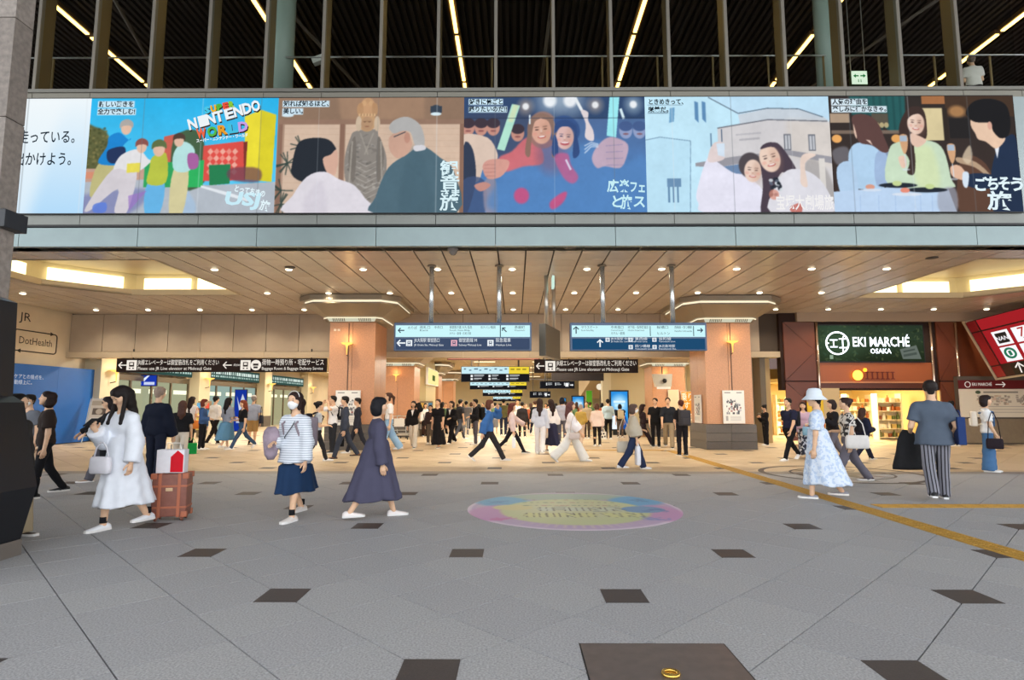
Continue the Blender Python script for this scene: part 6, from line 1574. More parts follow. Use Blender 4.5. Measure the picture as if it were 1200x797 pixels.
    if hk != 'bald':
        Hh = Field(*ax); g = lambda a, b, ra, rb, k=.02, sub=False: Hh.cap(HP(*a), HP(*b), ra*kk, rb*kk, k, 1, sub)
        g((0, -.032, .045), (0, .020, .047), .083, .080)
        if hk in ('short', 'tidy', 'bun'): g((0, -.05, .0), (0, -.05, -.04), .062, .045)
        for s_ in (-1, 1): g((s_*.055, -.01, .03), (s_*.06, -.01, -.005 if hk in ('short', 'tidy', 'bun') else -.09), .034, .026 if hk in ('short', 'tidy', 'bun') else .03)
        if hk == 'bob': g((-.03, -.05, -.02), (.03, -.05, -.02), .075, .075, .03); g((-.035, -.05, -.085), (.035, -.05, -.085), .055, .055, .04)
        if hk in ('long', 'wavy'):
            back = lambda zz: HP(0, -.075, zz)
            hang = lambda a, x_, dz: (a[0]+x_*kk, min(a[1], neck[1]-.085*kk), a[2]-dz*kk)      # hair falls straight down from the head
            for s_ in (-1, 1): a_ = HP(s_*.03, -.055, 0); Hh.cap(a_, hang(a_, s_*.015, .22), .06*kk, .05*kk, .05)
            a_ = HP(0, -.07, -.02); Hh.cap(a_, hang(a_, 0, .36 if hk == 'long' else .29), .07*kk, .042*kk, .05)
            if 'hair_front' in extras:
                for s_ in (-1, 1): a_ = HP(s_*.082, -.01, .0); Hh.cap(a_, (a_[0]+s_*.02, max(a_[1], chest[1]+.11*kk), a_[2]-.31*kk), .026*kk, .022*kk, .02)
        if hk == 'pony': g((0, -.1, .03), (0, -.15, -.02), .035, .04, .02); Hh.cap(HP(0, -.14, 0), HP(0, -.15, -.2), .036*kk, .02*kk, .02)
        if hk == 'bun': g((0, -.105, .06), (0, -.115, .06), .04, .04, .02)
        if hk != 'bobx':
            g((0, .115, -.015), (0, .105, -.09), .075, .07, .01, True)          # the face stays clear
            if hk in ('short', 'tidy', 'bun', 'pony'): g((0, .10, .03), (0, .10, .02), .055, .05, .012, True)
        if fine: Hh.folds(.0028, 60, 1)
        child('hair', Hh.mesh('hair', None), hm)
    if hk == 'bald': pass
    for ex in extras:
        if isinstance(ex, tuple) and ex[0] == 'bucket_hat':
            b = MB(); b.lathe([(.02, .152), (.07, .145), (.095, .11), (.105, .045), (.165, -.015), (.16, -.02), (.098, .03), (.09, .06)], (0, 0, 0), 24)
            o = b.build('bucket_hat', CLOTH(ex[1]), root, True, HP(0, -.005, .01)); o.rotation_euler = Matrix(Rm.tolist()).to_euler(); o.scale = (kk*1.08, kk*1.12, kk*1.08)
        if isinstance(ex, tuple) and ex[0] == 'cap':
            b = MB(); b.lathe([(.0, .135), (.05, .125), (.085, .09), (.095, .03), (.09, .02)], (0, -.01, 0), 20)
            b.loft([[(x_, y_, z_) for x_ in (0,) for y_, z_ in ()] or [(.07*math.cos(a), .06+.10*max(0, math.sin(a)), .035+h_) for a in np.linspace(0, math.pi, 9)] for h_ in (0, .008)])
            o = b.build('cap', CLOTH(ex[1]), root, True, HP(0, 0, .012)); o.rotation_euler = Matrix(Rm.tolist()).to_euler(); o.scale = (kk*1.0,)*3
        if ex == 'glasses':
            b = MB()
            for s_ in (-1, 1): b.tube([(s_*.033+.022*math.cos(t), .099, .006+.018*math.sin(t)) for t in np.linspace(0, 2*math.pi, 13)], .003, 5); b.tube([(s_*.055, .098, .008), (s_*.08, .0, .012)], .0025, 5)
            o = b.build('glasses', m_black, root, True, headc); o.rotation_euler = Matrix(Rm.tolist()).to_euler(); o.scale = (kk,)*3
        if ex == 'collar_shirt':
            MB().prism([(-.05*kk, chest[1]+.095*kk+e, neck[2]-.03), (.05*kk, chest[1]+.095*kk+e, neck[2]-.03), (0, chest[1]+.108*kk+e, chest[2]-.06)], (0, .012, 0)).build('shirt_front', CLOTH('f0efec'), root)
        if ex == 'lanyard': MB().tube([neck+(-.05, .02, .0), chest+(-.06, .11*kk+e, .02), wst+(.06, .1*kk+e, .06), wst+(.13, .02, .0)], .006, 5).build('bag_strap', m_black, root, True)
        if isinstance(ex, tuple) and ex[0] == 'hairband': MB().tube([HP(.088*math.cos(t), .03, .05+.088*math.sin(t)) for t in np.linspace(.1, 3.04, 12)], .006*kk, 5).build('hair_band', mat(ex[1], .5), root, True)
    # points other things are carried at, in world space
    Mw = Matrix.Translation((x, y, 0)) @ Matrix.Rotation(rz, 4, 'Z')
    pt_w = lambda v: Mw @ Vector([float(c_) for c_ in v])
    HD = []
    for sh, el, wr, U, V in arm: HD.append(pt_w(wr+nrm(V)*.07*kk))
    return dict(root=root, hand=HD, back=pt_w(chest+(0, -.13*kk-e, -.03)), hip=[pt_w(pel+(s_*.19*kk*build, 0, .03)) for s_ in (-1, 1)],
                sh=[pt_w(a[0]) for a in arm], rz=rz, k=kx, chest=pt_w(chest+(0, .13*kk+e, 0)), head=pt_w(headc), M=Mw, body=dict(chest=chest, neck=neck, pel=pel, e=e, sw=sw))

# ------------------------------------------------------------------ things people carry
def backpack(p, col, label, s=1.0):
    k = p['k']*s; t = empty('backpack', p['back'], p['rz']); tag(t, label, 'backpack', 'backpacks worn by passers-by')
    m = CLOTH(col)
    MB().bbox(-.145*k, .145*k, -.15*k, -.004, -.24*k, .17*k, .045*k).build('body', m, t, True)
    MB().bbox(-.11*k, .11*k, -.19*k, -.13*k, -.22*k, -.02*k, .03*k).build('pocket', m, t, True)
    b = MB(); ch, nk, e = p['body']['chest'], p['body']['neck'], p['body']['e']
    d0 = np.array([0, -.13*p['k']-e, -.03])
    for s_ in (-1, 1):
        o_ = ch+d0
        b.tube([np.array([s_*.09*k, .0, .14*k]), np.array([s_*.10*k, .10*k, .20*k]), np.array([s_*.11*k, .26*p['k']+e, .08*k]), np.array([s_*.13*k, .2*p['k'], -.12*k]), np.array([s_*.12*k, .0, -.2*k])], .017*k, 6)
    b.build('strap', m, t, True)
    return t
def bag(pos, rz, w_, h_, d_, col, label, strap=.2, kind='handbag', scol=None, face=None):
    """a bag hanging from the point pos by its strap; its body ends below the strap"""
    t = empty(kind, pos, rz); tag(t, label, 'bag'); m = CLOTH(col)
    zt = -strap
    b = MB(); pr = [(zt, .86, .7), (zt-h_*.15, .97, .9), (zt-h_*.6, 1, 1), (zt-h_*.94, .96, .95), (zt-h_, .84, .75)]
    if kind in ('tote_bag', 'paper_bag', 'briefcase'): b.bbox(-w_/2, w_/2, -d_/2, d_/2, zt-h_, zt, min(.012, d_*.2))
    else: b.loft([[(w_/2*sx_*math.copysign(abs(math.cos(a))**.45, math.cos(a)), d_/2*sy_*math.copysign(abs(math.sin(a))**.45, math.sin(a)), z) for a in np.linspace(0, 2*math.pi, 21)[:-1]] for z, sx_, sy_ in pr])
    b.build('body', m, t, kind == 'handbag')
    b = MB(); b.tube([(-w_*.36, 0, zt-.01), (-w_*.26, 0, -strap*.35), (-.02, 0, 0), (.02, 0, 0), (w_*.26, 0, -strap*.35), (w_*.36, 0, zt-.01)], .009, 6); b.build('handle', CLOTH(scol or col), t, True)
    if face: 
        for q in face: MB().box(q[0]*w_, q[1]*w_, -d_/2-.004, -d_/2+.001, zt-h_*q[3], zt-h_*q[2]).build('print', CLOTH(q[4]), t)
    return t
def phone(pos, rz, label, tilt=.6, col='1b1b20'):
    t = MB().bbox(-.038, .038, -.005, .005, -.075, .075, .004).build('phone', mat(col, .25), None, False, pos); t.rotation_euler = (tilt, 0, rz); tag(t, label, 'phone'); return t
# ================================================================== THE CAST
def pp(label, px, feet, top_py, head, gait, arms, top, bot, hair, z=0.0, **kw):
    x, y = F(px, feet); ht = P(px, top_py, y)[1]/(1.012 if gait in ('stand', 'lean') else .992)
    d = kw.pop('det', 1 if y < 23 else 0)
    return person(label, x, y, ht, head, gait, arms, top, bot, hair, det=d, **kw)
BLK = '17171a'
hb = lambda p, i, *a, **k: bag(p['hand'][i], p['rz'], *a, **k)
def sh_bag(p, i, w_, h_, d_, col, label, strap=.42, fwd=0.0, out=.06, **k):
    """bag on the shoulder or hip: hangs from a strap over shoulder i"""
    o = p['M'] @ Vector(((-1, 1)[i]*(p['body']['sw']+.05+out), fwd-.02, p['body']['neck'][2]-.08))
    return bag(o, p['rz']+math.pi/2, w_, h_, d_, col, label, strap, **k)

# ---- near left
pp('woman in dark brown tee and black trousers looking up beside the black plinth', 48, 583, 459, 136, 'step', ('down', 'down'), ('tee', '2e241f', .47, 1.7), ('pants', BLK), ('bob', '241612'), shoe=('sneaker', '1b1b1d', 'e0ded8'), look=(-16, 0), det=2)
pp('person in beige wide trousers almost hidden behind the black plinth', 5, 630, 462, -90, 'step', ('down', 'down'), ('long', '33302e', .47), ('pants', 'a39377', None, 1.7), ('short', '1a1512'), shoe=('flat', '4a4038'), stretch=0)
pp('person in a white mask glimpsed behind the woman in dark brown tee', 27, 566, 461, 175, 'stand', ('down', 'down'), ('tee', '6a6d74', .47), ('pants', '2a2c34'), ('short', '1a1512'), extras=('mask',))
p = pp('woman with glasses in black top and grey trousers stretching out her arm', 122, 563, 463, 132, 'walk', ('fwd2', 'swing'), ('long', BLK, .5, 1.2), ('pants', '55545b', None, 1.3), ('wavy', '1d1416'), shoe=('flat', 'a98c70'), extras=('glasses',), look=(4, 0))
sh_bag(p, 0, .32, .3, .12, '1c1c20', 'black shoulder bag of the woman with glasses', .5)
p = pp('bald older man in a navy sweater seen from behind, near the phone woman', 180, 563, 452, -8, 'stand', ('down', 'low'), ('long', '141a2a', .47, 1.6), ('pants', '1b2030', None, 1.2), ('short', '9c8878'), shoe=('flat', '1c1a1a'), build=1.08)
# the woman in white with phone, trunk and shopping bag
p = pp('woman with long dark hair in a white dress looking at her phone', 138, 620, 453, 160, 'step2', (((.3, .05, -1), (.12, .25, -1)), 'phone'), ('dress_long', 'e9edf4', .165, 1.5), None, ('long', '1c1413'), shoe=('sneaker', 'eef0f4'), look=(30, -8), extras=('hair_front', 'sock'), det=2, curl=.7, lean=4)
pw = p
phone(p['hand'][1]+Vector((-.02, -.02, .05)), p['rz']+.3, 'dark phone held up by the woman in the white dress', 1.0)
o = p['M'] @ Vector((.0, .26, .80*p['k']+.20)); bag(o, p['rz']+.15, .27, .19, .09, 'e6e4ea', 'white structured handbag across the front of the white dress', .16, scol='d8d6dc')
sx_, sy_ = F(200, 609); su = empty('suitcase', (sx_, sy_, 0), math.radians(14)); tag(su, 'brown trunk suitcase with tan leather straps standing beside the white dress', 'suitcase')
m_tr = mat('8a5648', .5, 0, .08, 20); m_lt = mat('b5694a', .45)
MB().bbox(-.20, .20, -.13, .13, .055, .58, .018).build('body', m_tr, su, True)
for x in (-.11, .11): MB().bbox(x-.018, x+.018, -.137, .137, .05, .586, .004).build('leather_strap', m_lt, su)
for z in (.17, .43): MB().bbox(-.205, .205, -.135, .135, z-.012, z+.012, .004).build('leather_band', m_lt, su)
cm = MB().bbox(-.035, .035, -.03, .03, -.035, .035, .012).mesh('corner', m_lt)
for x in (-.18, .18):
    for y in (-.115, .115):
        for z in (.085, .555): inst('corner', cm, (x, y, z), su)
wm_ = MB().lathe([(.028, -.012), (.028, .012)], (0, 0, 0), 12).mesh('wheel', mat('7a4a3a', .5))
for x in (-.15, .15):
    for y in (-.09, .09): inst('wheel', wm_, (x, y, .028), su, (0, math.pi/2, 0)); MB().box(x-.02, x+.02, y-.02, y+.02, .03, .06).build('wheel_fork', m_lt, su)
b = MB(); b.tube([(-.07, .09, .58), (-.07, .09, .93), (.07, .09, .93), (.07, .09, .58)], .009, 6); b.build('telescopic_handle', m_steel, su, True)
MB().bbox(-.04, .04, -.142, -.13, .37, .41, .004).build('buckle', mat('d8b890', .3, .6), su)
t = empty('shopping_bag', (sx_+.02, sy_-.02, .59), math.radians(8)); tag(t, 'white and red paper shopping bag resting on the brown suitcase', 'bag')
MB().bbox(-.19, .14, -.075, .065, 0, .29, .008).build('body', CLOTH('f0eef2'), t)
MB().prism([(-.02, -.078, .01), (.13, -.078, .01), (.13, -.078, .22), (.06, -.078, .28), (-.02, -.078, .20)], (0, .004, 0)).build('red_print', CLOTH('d8202e'), t)
b = MB(); b.tube([(-.12, 0, .29), (-.1, 0, .37), (.05, 0, .37), (.07, 0, .29)], .006, 5); b.build('handle', m_white, t)

# ---- queue in the left gallery
p = pp('woman with brown hair and black tee carrying a green bag near the queue', 210, 546, 468, 18, 'walk', ('down', 'low'), ('tee', BLK, .5, 1.3), ('pants', 'cdc4b6', None, 1.5), ('wavy', '4a2f26'))
hb(p, 1, .26, .26, .08, '1d9a48', 'bright green bag carried by the woman in black tee', .12, 'tote_bag')
p = pp('woman in white tee and black trousers with an orange bag in the queue', 222, 523, 464, -15, 'stand', ('down', 'bent'), ('tee', 'e9e4e0', .48, 1.2), ('pants', '1c1a1c'), ('long', '241816'))
sh_bag(p, 1, .3, .28, .12, 'd8823a', 'orange shoulder bag of the woman in white tee', .45)
pp('person with auburn hair in a denim jacket standing in the queue', 236, 527, 467, -80, 'stand', ('down', 'bent'), ('jacket', '3c5a8a', .5, 1.2), ('pants', '1d1c20'), ('bob', '6a2f1e'))
pp('person in cream top and cream trousers bending over the rack', 246, 514, 474, -60, 'lean', ('fwd2', 'fwd2'), ('long', 'e4dcc2', .5, 1.3), ('pants', 'ddd3b8', None, 1.4), ('short', '241a16'), lean=12)
pp('man in white shirt and black trousers seen from behind in the gallery', 250, 521, 463, -22, 'walk', ('bent', 'bent'), ('long', 'e6e3de', .49, 1.3), ('pants', '1c1716'), ('short', '15110f'), shoe=('flat', '16130f'))
pp('woman with long black hair in grey top and denim skirt', 265, 526, 466, -24, 'step', ('down', 'bent'), ('half', '8d93a0', .52, 1.3), ('skirt', '5c8aac', .17, .85), ('long', '17110f'))
p = pp('woman with red brown hair in black tee and blue jeans turning left', 283, 526, 466, 138, 'stride', ('down', 'bent'), ('tee', '19191c', .52), ('pants', '3c5470'), ('wavy', '7e3d26'), shoe=('sneaker', 'f2f0ec'))
p = pp('man in a grey cap, grey polo and khaki shorts seen from behind', 295, 522, 463, 2, 'stand', ('down', 'down'), ('tee', 'a7afc2', .5, 1.3), ('shorts', 'b08c58', None, 1.2), ('short', '8a8078'), shoe=('sneaker', '2a2422'), extras=(('cap', 'c8c2bc'), 'sock'), build=1.1)
sh_bag(p, 1, .22, .3, .1, '2c3040', 'dark sling bag on the man in the grey cap', .3)
# ---- striped shirt
p = pp('woman in white mask, fine striped shirt and navy skirt carrying a folded jacket', 342, 609, 460, 160, 'step', ('down', 'bent'), ('long', mix_mat('e6ebf1', 'aab2c0', 'z', 11), .44, 1.35), ('skirt', '1e3656', .21, .9), ('pony', '2b1a16'), extras=('mask', 'sock', 'lanyard', ('hairband', 'd8d4d0')), det=2, shoe=('sneaker', 'e4dcd6'))
backpack(p, '8e8289', 'pinkish grey backpack of the woman in the striped shirt', .95)
o = p['M'] @ Vector((.19, .21, 1.02))
b = MB(); b.loft([[(.10*s_*math.cos(a), .085*s_*math.sin(a)*(1+.15*math.sin(3*a+i)), z) for a in np.linspace(0, 2*math.pi, 15)[:-1]] for i, (z, s_) in enumerate(((-.26, .4), (-.2, .8), (-.08, .95), (.03, 1.05), (.10, .9), (.15, .5)))])
t = b.build('folded_jacket', mat('9c8c98', .9, 0, .25, 9, .4), None, True, o); tag(t, 'greyish mauve jacket bundled over the arm of the striped-shirt woman', 'jacket')
p = pp('woman with a bun and grey top wearing a black backpack behind the striped shirt', 371, 541, 469, -62, 'walk', ('down', 'bent'), ('tee', 'b3b6ba', .5), ('pants', '2a2a2e'), ('bun', '1b1412'))
backpack(p, '1d1a1e', 'black backpack behind the striped-shirt woman', 1.0)
p = pp('young man in white tee lifting both hands to his face by the left column', 389, 531, 463, 130, 'stand', ('camera', 'camera'), ('tee', 'f2f0f0', .5, 1.3), ('pants', '2a2b30', None, 1.2), ('short', '15110f'), shoe=('sneaker', '1d1d1f'))
backpack(p, '24252a', 'dark backpack of the young man in white tee', .9)
p = pp('man in dark grey suit walking left with a black briefcase', 403, 537, 463, 112, 'walk', ('down', 'down'), ('jacket', '3d424f', .46, 1.2), ('pants', '3a3f4b', None, 1.1), ('short', '1a1412'), shoe=('flat', '7c4a2a', '2a1a12'), extras=('collar_shirt',))
hb(p, 1, .36, .28, .1, '15161a', 'black briefcase held by the man in the grey suit', .08, 'briefcase')
pp('man in dark jacket half hidden behind the grey suit', 418, 531, 465, 112, 'walk2', ('down', 'down'), ('jacket', '2c2d36', .47), ('pants', '2a2b33'), ('short', '1a1412'), extras=('collar_shirt',))
# ---- grey dress
pp('woman with black bob in a long grey purple dress walking right', 440, 607, 463, -68, 'walk', ('down', 'down'), ('dress_long', '4d4c60', .145, 1.35), None, ('bob', '15141a'), det=2, shoe=('sneaker', 'f0e8e4'), build=1.12)
p = pp('woman in white top and pale wide jeans beside the left column', 455, 529, 459, 118, 'walk', ('down', 'strap'), ('tee', 'f0edec', .53), ('pants', '92b6d8', None, 1.6), ('pony', '4a3026'), shoe=('sneaker', 'f4f2f0'))
sh_bag(p, 1, .26, .24, .1, '35343c', 'dark shoulder bag of the woman in pale jeans', .5)
# ---- middle distance
pp('woman in black blazer and cream trousers shading her eyes with a raised arm', 484, 525, 470, 172, 'step', ('raise', 'down'), ('jacket', '1a1718', .46, 1.5), ('pants', 'dcd2c2', None, 1.3), ('bob', '1e1614'), extras=('collar_shirt',), shoe=('flat', '2a2422'))
p = pp('woman with long hair and a brown shoulder bag behind the black dress', 504, 520, 474, 178, 'stand', ('bent', 'down'), ('long', '392c2c', .5), ('pants', '6a5e52', None, 1.2), ('long', '201614'))
sh_bag(p, 1, .34, .3, .12, '4a3228', 'large brown shoulder bag beside the black dress', .45)
pp('woman with tied hair in a long black dress walking forward', 513, 525, 468, 158, 'step', ('down', 'down'), ('dress', '161417', .07, 1.2), None, ('bun', '2a1c18'), shoe=('flat', '1a1a1c'))
pp('woman in open black coat over white top beside the long black dress', 529, 520, 469, 150, 'walk', ('bent', 'down'), ('jacket', '18171b', .42, 1.4), ('pants', '1a191d', None, 1.3), ('bob', '2a1c1a'), extras=('collar_shirt',))
p = pp('man in dark shirt and grey trousers pulling away to the right with a black bag', 539, 515, 467, -50, 'walk', ('down', 'down'), ('tee', '2b2b31', .49), ('pants', '4d515c'), ('short', '15120f'))
hb(p, 0, .3, .26, .1, '1c1b1f', 'black bag held by the man in dark shirt and grey trousers', .1, 'tote_bag')
p = pp('man in black jacket and grey trousers with a big black backpack', 557, 521, 467, 108, 'stand', ('bent', 'down'), ('jacket', '1b1b1f', .48, 1.4), ('pants', '57545c', None, 1.15), ('short', '17120f'), extras=('collar_shirt',))
backpack(p, '18181b', 'big black backpack of the man in grey trousers', 1.15)
pp('person in bright blue jacket striding right with hands at the face', 573, 540, 465, -88, 'stride', ('camera', 'back'), ('jacket', '3c68a2', .45, 1.6), ('pants', '2f2e31', None, 1.15), ('bob', '5a3222'), shoe=('sneaker', 'd8d0cc'))
p = pp('woman in pale pink sweater and black trousers striding right', 600, 531, 469, -88, 'stride2', ('swing', 'down'), ('long', 'dcc6c2', .48, 1.4), ('pants', '1c1c22'), ('wavy', '5e2c22'), shoe=('sneaker', '1f1d20'))
hb(p, 1, .34, .3, .1, 'eef0f4', 'white tote carried by the woman in the pink sweater', .1, 'tote_bag')
pp('man in dark suit walking away into the hall', 612, 514, 470, 3, 'walk', ('down', 'down'), ('jacket', '2a2628', .46, 1.3), ('pants', '211f21'), ('short', '1a1412'))
pp('woman with long brown hair in pale grey top and white trousers seen from behind', 633, 532, 467, -8, 'step', ('bent', 'down'), ('long', 'c6cad6', .46, 1.3), ('pants', 'dedbdc', None, 1.25), ('long', '35221c'))
p = pp('woman with very long hair in white blouse and navy skirt', 646, 529, 468, 32, 'step', ('strap', 'down'), ('wide', 'efeae8', .53, 1.4), ('skirt', '28283f', .12, .8), ('long', '2a1714'), shoe=('flat', '1c1a1c'))
sh_bag(p, 0, .32, .32, .1, 'cbbcae', 'beige shoulder tote on the navy skirt', .5)
pp('person with dark hood of hair and pale blue shirt behind the white outfit', 659, 519, 465, 0, 'stand', ('down', 'down'), ('tee', 'b4b9cc', .48), ('pants', '5a5c6a'), ('bob', '1a1a22'))
p = pp('woman in white top and very wide white trousers striding right', 669, 541, 467, -88, 'stride', ('down', 'fwd'), ('wide', 'efe8e8', .52, 1.3), ('pants', 'e0dfda', None, 1.9), ('wavy', '5e3834'), look=(-10, 0), shoe=('sneaker', 'f2f0ee'))
sh_bag(p, 1, .28, .16, .1, 'cbbdb6', 'small beige bag at the waist of the white outfit', .42, .08)
pp('older woman in mustard top and peach trousers walking away', 681, 522, 474, -25, 'step', ('down', 'bent'), ('long', 'bda052', .49, 1.3), ('pants', 'd2b8a2', None, 1.2), ('short', 'a89e96'))
pp('man in tan shirt behind the mustard top', 688, 514, 470, 160, 'stand', ('down', 'down'), ('tee', 'cbb896', .48), ('pants', '4a4038'), ('short', '2a1c16'))
p = pp('woman in peach cardigan and black trousers with a dotted bag', 700, 523, 472, 3, 'stand', ('bent', 'down'), ('long', 'efd6c6', .46, 1.5), ('pants', '221c1c'), ('bob', '5a3c2e'), shoe=('sneaker', 'efeae6'))
hb(p, 1, .27, .27, .08, 'eee8d8', 'cream tote bag with black dots in the peach woman\'s hand', .12, 'tote_bag', face=[(-.3, -.1, .2, .4, '222222'), (.05, .25, .15, .35, '222222'), (-.15, .05, .55, .78, '222222'), (.2, .38, .5, .7, '222222')])
pp('man in pale blue shirt and black trousers seen from behind', 713, 515, 467, 0, 'stand', ('bent', 'bent'), ('half', 'bcd4de', .5, 1.4), ('pants', '17171c'), ('short', '1a1412'), build=1.05)
p = pp('woman with black bob and black top wearing a cream backpack', 727, 513, 473, 0, 'stand', ('down', 'down'), ('tee', '19181c', .5), ('pants', '5f5046'), ('bob', '15141a'))
backpack(p, 'cbbb9c', 'cream backpack in front of the blue digital poster', 1.0)
p = pp('woman in mask, khaki blouse and navy wide trousers walking right', 743, 550, 472, -88, 'walk', ('bent', 'down'), ('wide', 'beb29e', .5, 1.6), ('pants', '2a3450', None, 1.4), ('bob', '55423a'), extras=('mask',), shoe=('sneaker', 'e8e8ea'))
hb(p, 1, .26, .42, .1, 'e9eaf0', 'white soft bag hanging from the khaki woman\'s hand', .05, 'handbag')
sh_bag(p, 0, .34, .26, .14, 'd2c8b6', 'cream shoulder bag behind the khaki blouse', .5, -.14)
p = pp('woman with dark hair and dark top carrying a tan bag behind the khaki blouse', 754, 523, 471, -88, 'stride', ('down', 'bent'), ('long', '2f2024', .5), ('pants', '33262c', None, 1.3), ('long', '2c1a18'))
sh_bag(p, 0, .34, .3, .12, 'b9936a', 'tan shoulder bag behind the khaki blouse woman', .5, .12)
pp('man in plain black tee and black trousers standing near the right column', 769, 524, 466, 168, 'stand', ('down', 'low'), ('tee', '19191b', .47, 1.3), ('pants', '19191b'), ('short', '15110f'), look=(0, -20), shoe=('sneaker', '242424'))
pp('man in black shirt and khaki trousers walking forward near the right column', 784, 525, 465, 168, 'walk', ('down', 'fwd'), ('half', '24272d', .48, 1.4), ('pants', '9e8c70', None, 1.2), ('short', '1a1412'), shoe=('flat', '1a1818'), build=1.06)
p = pp('person with red brown hair and dark clothes seen from behind at the right column', 800, 534, 468, 6, 'stand', ('phone', 'phone'), ('tee', '1d1b1f', .48), ('pants', '1b191d', None, 1.1), ('short', '55281f'), shoe=('sneaker', '1b1a1c'))
backpack(p, '3c3a3e', 'charcoal backpack in front of the right column', 1.15)
# ---- right side
p = pp('person in black leaning by the pale pier with a phone', 898, 522, 474, 96, 'stand', ('phone', 'phone'), ('long', '1a181b', .5), ('pants', '1a181b', None, 1.3), ('bun', '17120f'), look=(25, 0))
phone((p['hand'][0]+p['hand'][1])/2+Vector((0, 0, .06)), p['rz'], 'phone held by the person in black at the pier', .8)
p = pp('young man in navy tee and black trousers with a backpack striding left', 927, 539, 463, 122, 'stride', ('fwd', 'back'), ('tee', '1e2138', .48, 1.2), ('pants', '18181b'), ('short', '15110f'), shoe=('sneaker', 'f2f2f2'))
backpack(p, '202228', 'dark backpack of the young man in navy tee', .95)
p = pp('woman in lilac cardigan and patterned long skirt beside the navy tee', 944, 537, 471, 150, 'step', ('bent', 'down'), ('long', 'c7a9bd', .52, 1.1), ('skirt', mix_mat('2c3246', 'cdd2de', 'n', 14), .07, .62), ('wavy', '35221d'))
hb(p, 0, .24, .22, .08, '8fc0e0', 'light blue bag of the woman in lilac', .08, 'handbag')
pp('woman in a pale blue bucket hat and flowing white blue dress', 962, 584, 459, 58, 'step', ('down', 'down'), ('dress', mix_mat('d9e4f2', 'bccfe8', 'n', 22), .13, 1.5), None, ('short', '1a1414'), shoe=('flat', '8c8c94'), extras=(('bucket_hat', 'dfe8f0'),), det=2, stretch=-.04)
p = pp('woman in black top holding an orange pouch behind the patterned blouse', 979, 543, 467, 88, 'walk', ('phone', 'down'), ('long', '1b191d', .5), ('pants', '66626c', None, 1.2), ('bob', '2a1c1c'))
hb(p, 0, .2, .18, .07, 'd8702a', 'small orange pouch held by the woman in black top', .06, 'handbag')
p = pp('woman in patterned puff blouse and grey trousers with a white bag', 997, 566, 464, 80, 'walk', ('down', 'bent'), ('puff', mix_mat('dcd8d0', '34302f', 'n', 17), .53, 1.3), ('pants', '6c6872', None, 1.25), ('bun', '33201d'), shoe=('flat', '3c2426'), det=2)
sh_bag(p, 0, .40, .24, .13, 'eeeae6', 'white shoulder bag under the arm of the patterned blouse', .32, -.04)
p = pp('woman in navy clothes with long hair walking right before the shop', 1014, 539, 475, -70, 'stride', ('down', 'bent'), ('long', '1e2338', .44, 1.3), ('pants', '1d2032', None, 1.2), ('long', '3a231c'), shoe=('flat', 'b89a48'))
backpack(p, '1b1b22', 'black backpack of the woman in navy before the shop', .9)
p = pp('man in grey blue tee and striped trousers seen from behind at right', 1100, 585, 446, -26, 'step2', ('carry', 'carry'), ('tee', '566170', .45, 1.35), ('pants', mix_mat('85858f', '1b1b21', 'x', 7), None, 1.25), ('short', '241c1a'), det=2, shoe=('sneaker', '202022', 'eeeeee'), build=1.14)
o = p['hand'][0]+Vector((-.05, 0, .02))
b = MB(); b.loft([[(w_*math.cos(a)*(1+.12*math.sin(3*a+i)), .09*math.sin(a), z) for a in np.linspace(0, 2*math.pi, 17)[:-1]] for i, (z, w_) in enumerate(((-.58, .24), (-.52, .26), (-.3, .21), (-.1, .16), (0, .1), (.05, .04)))])
t = b.build('black_jacket', mat('17171a', .9, 0, .2, 12, .4), None, True, o); tag(t, 'black jacket hanging from the hand of the grey blue tee man', 'jacket')
o = p['M'] @ Vector((.33, .0, 1.36)); bag(o, p['rz']+math.pi/2, .36, .42, .1, '2b3f70', 'navy blue bag under the arm of the striped-trouser man', .1, 'tote_bag')
p = pp('person in dark clothes with a black bag behind the striped trousers', 1119, 523, 469, 15, 'stand', ('down', 'down'), ('jacket', '2b2731', .49), ('pants', '25222a'), ('short', '1b1512'))
hb(p, 1, .26, .3, .1, '18161a', 'black bag of the person beside the map board', .1, 'tote_bag')
p = pp('woman in denim overalls and white tee reading the map at right', 1161, 553, 462, -122, 'stand', ('down', 'low'), ('tee', 'f0f2f4', .5, 1.3), ('pants', '4c739e', None, 1.75), ('bob', '241818'), extras=('apron',), shoe=('sneaker', 'e4e0da'))
backpack(p, 'e8ddcc', 'cream backpack on the woman in denim overalls', .8)
sh_bag(p, 1, .30, .22, .12, '2b2329', 'dark brown shoulder bag on the denim overalls', .55, .1)
# ---- upper storey
x, z = P(1138, 66, 13.95)
p = person('person in white shirt and pale cap at the upper handrail', x, 13.95, 1.62, -15, 'stand', ('bent', 'bent'), ('tee', 'dcd8d0', .5, 1.4), ('pants', '2a2422'), ('short', '6a5a50'), det=1, extras=(('cap', 'b9a898'),)); p['root'].location.z = 8.44
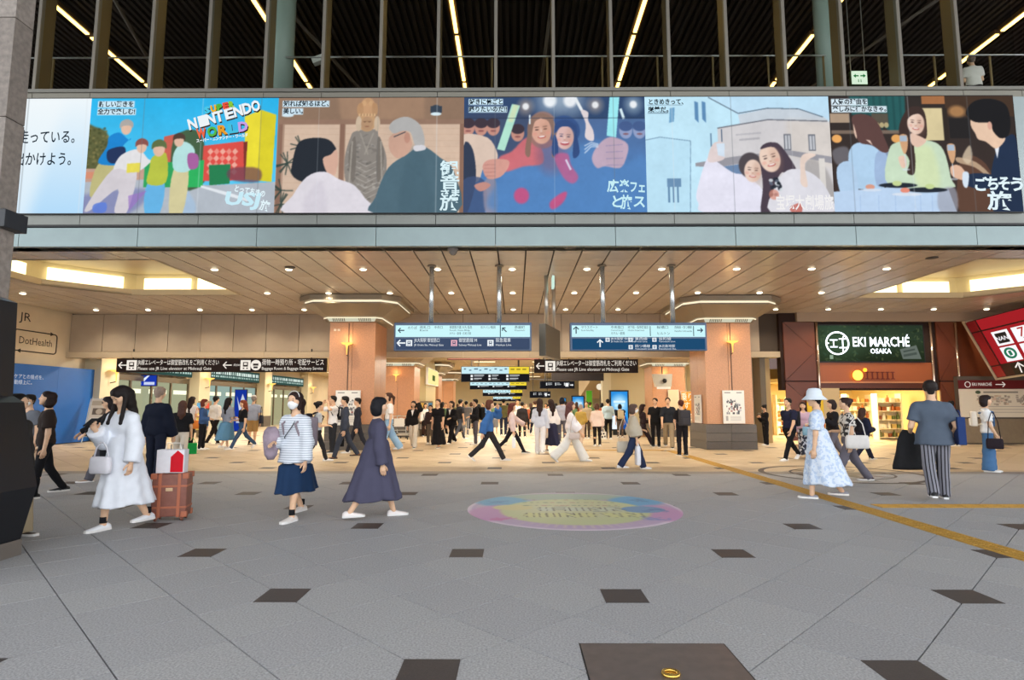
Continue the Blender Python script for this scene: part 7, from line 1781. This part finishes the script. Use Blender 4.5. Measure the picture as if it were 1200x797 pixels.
# ---- the crowd deeper in the hall
pal = {'black': '18181b', 'white': 'eceae6', 'grey': '7a7c82', 'navy': '22283e', 'beige': 'c9b699', 'pink': 'dcb8b4', 'green': '5f7a58', 'brown': '5a4234', 'cream': 'e6dcc6', 'rust': 'a4583a', 'blue': '4a6fa0', 'olive': '6d6a44'}
rc = random.Random(11)
spots = [(492, 508), (498, 512), (518, 510), (522, 506), (531, 505), (541, 503), (546, 511), (552, 504), (561, 507), (566, 503), (580, 508), (585, 503), (590, 511), (595, 505), (604, 503), (606, 508), (617, 506), (622, 503), (627, 509), (640, 505), (651, 506), (663, 507), (672, 509), (676, 504), (692, 506), (706, 508), (644, 500), (575, 499), (600, 498), (556, 498), (628, 498), (536, 498), (615, 499), (667, 500), (587, 497), (652, 498)]
combos = [(a, b) for a in pal for b in ('black', 'navy', 'grey', 'beige')]; rc.shuffle(combos)
hs_ = ('short', 'bob', 'long', 'short', 'bun', 'wavy'); hc_ = (('dark', '1a1412'), ('brown', '4a3024'), ('black', '121012'))
nm_ = {'short': 'short', 'bob': 'bobbed', 'long': 'long', 'bun': 'pinned up', 'wavy': 'wavy'}
for i, (px, fy) in enumerate(spots):
    a, b = combos[i]; hk = hs_[i % 6]; hn, hcol = hc_[rc.randrange(3)]; facing = rc.random() < .5
    x, y = F(px, fy); ht = rc.uniform(1.52, 1.74) if hk == 'short' else rc.uniform(1.5, 1.63)
    person('passer-by deep in the hall, %s top over %s %s, %s %s hair' % (a, b, 'skirt' if i % 7 == 3 else 'trousers', nm_[hk], hn), x, y, ht, rc.uniform(-30, 30)+(180 if facing else 0),
           rc.choice(['walk', 'walk2', 'step', 'stand']), rc.choice([('down', 'down'), ('bent', 'down'), ('fwd', 'back'), ('down', 'strap')]),
           (rc.choice(['tee', 'long', 'jacket']), pal[a], .48, 1.3), ('skirt', pal[b], .2, .8) if i % 7 == 3 else ('pants', pal[b], None, rc.choice([1, 1.2])), (hk, hcol), det=0, skin=i, group='passers-by deep in the hall')
fit_all()
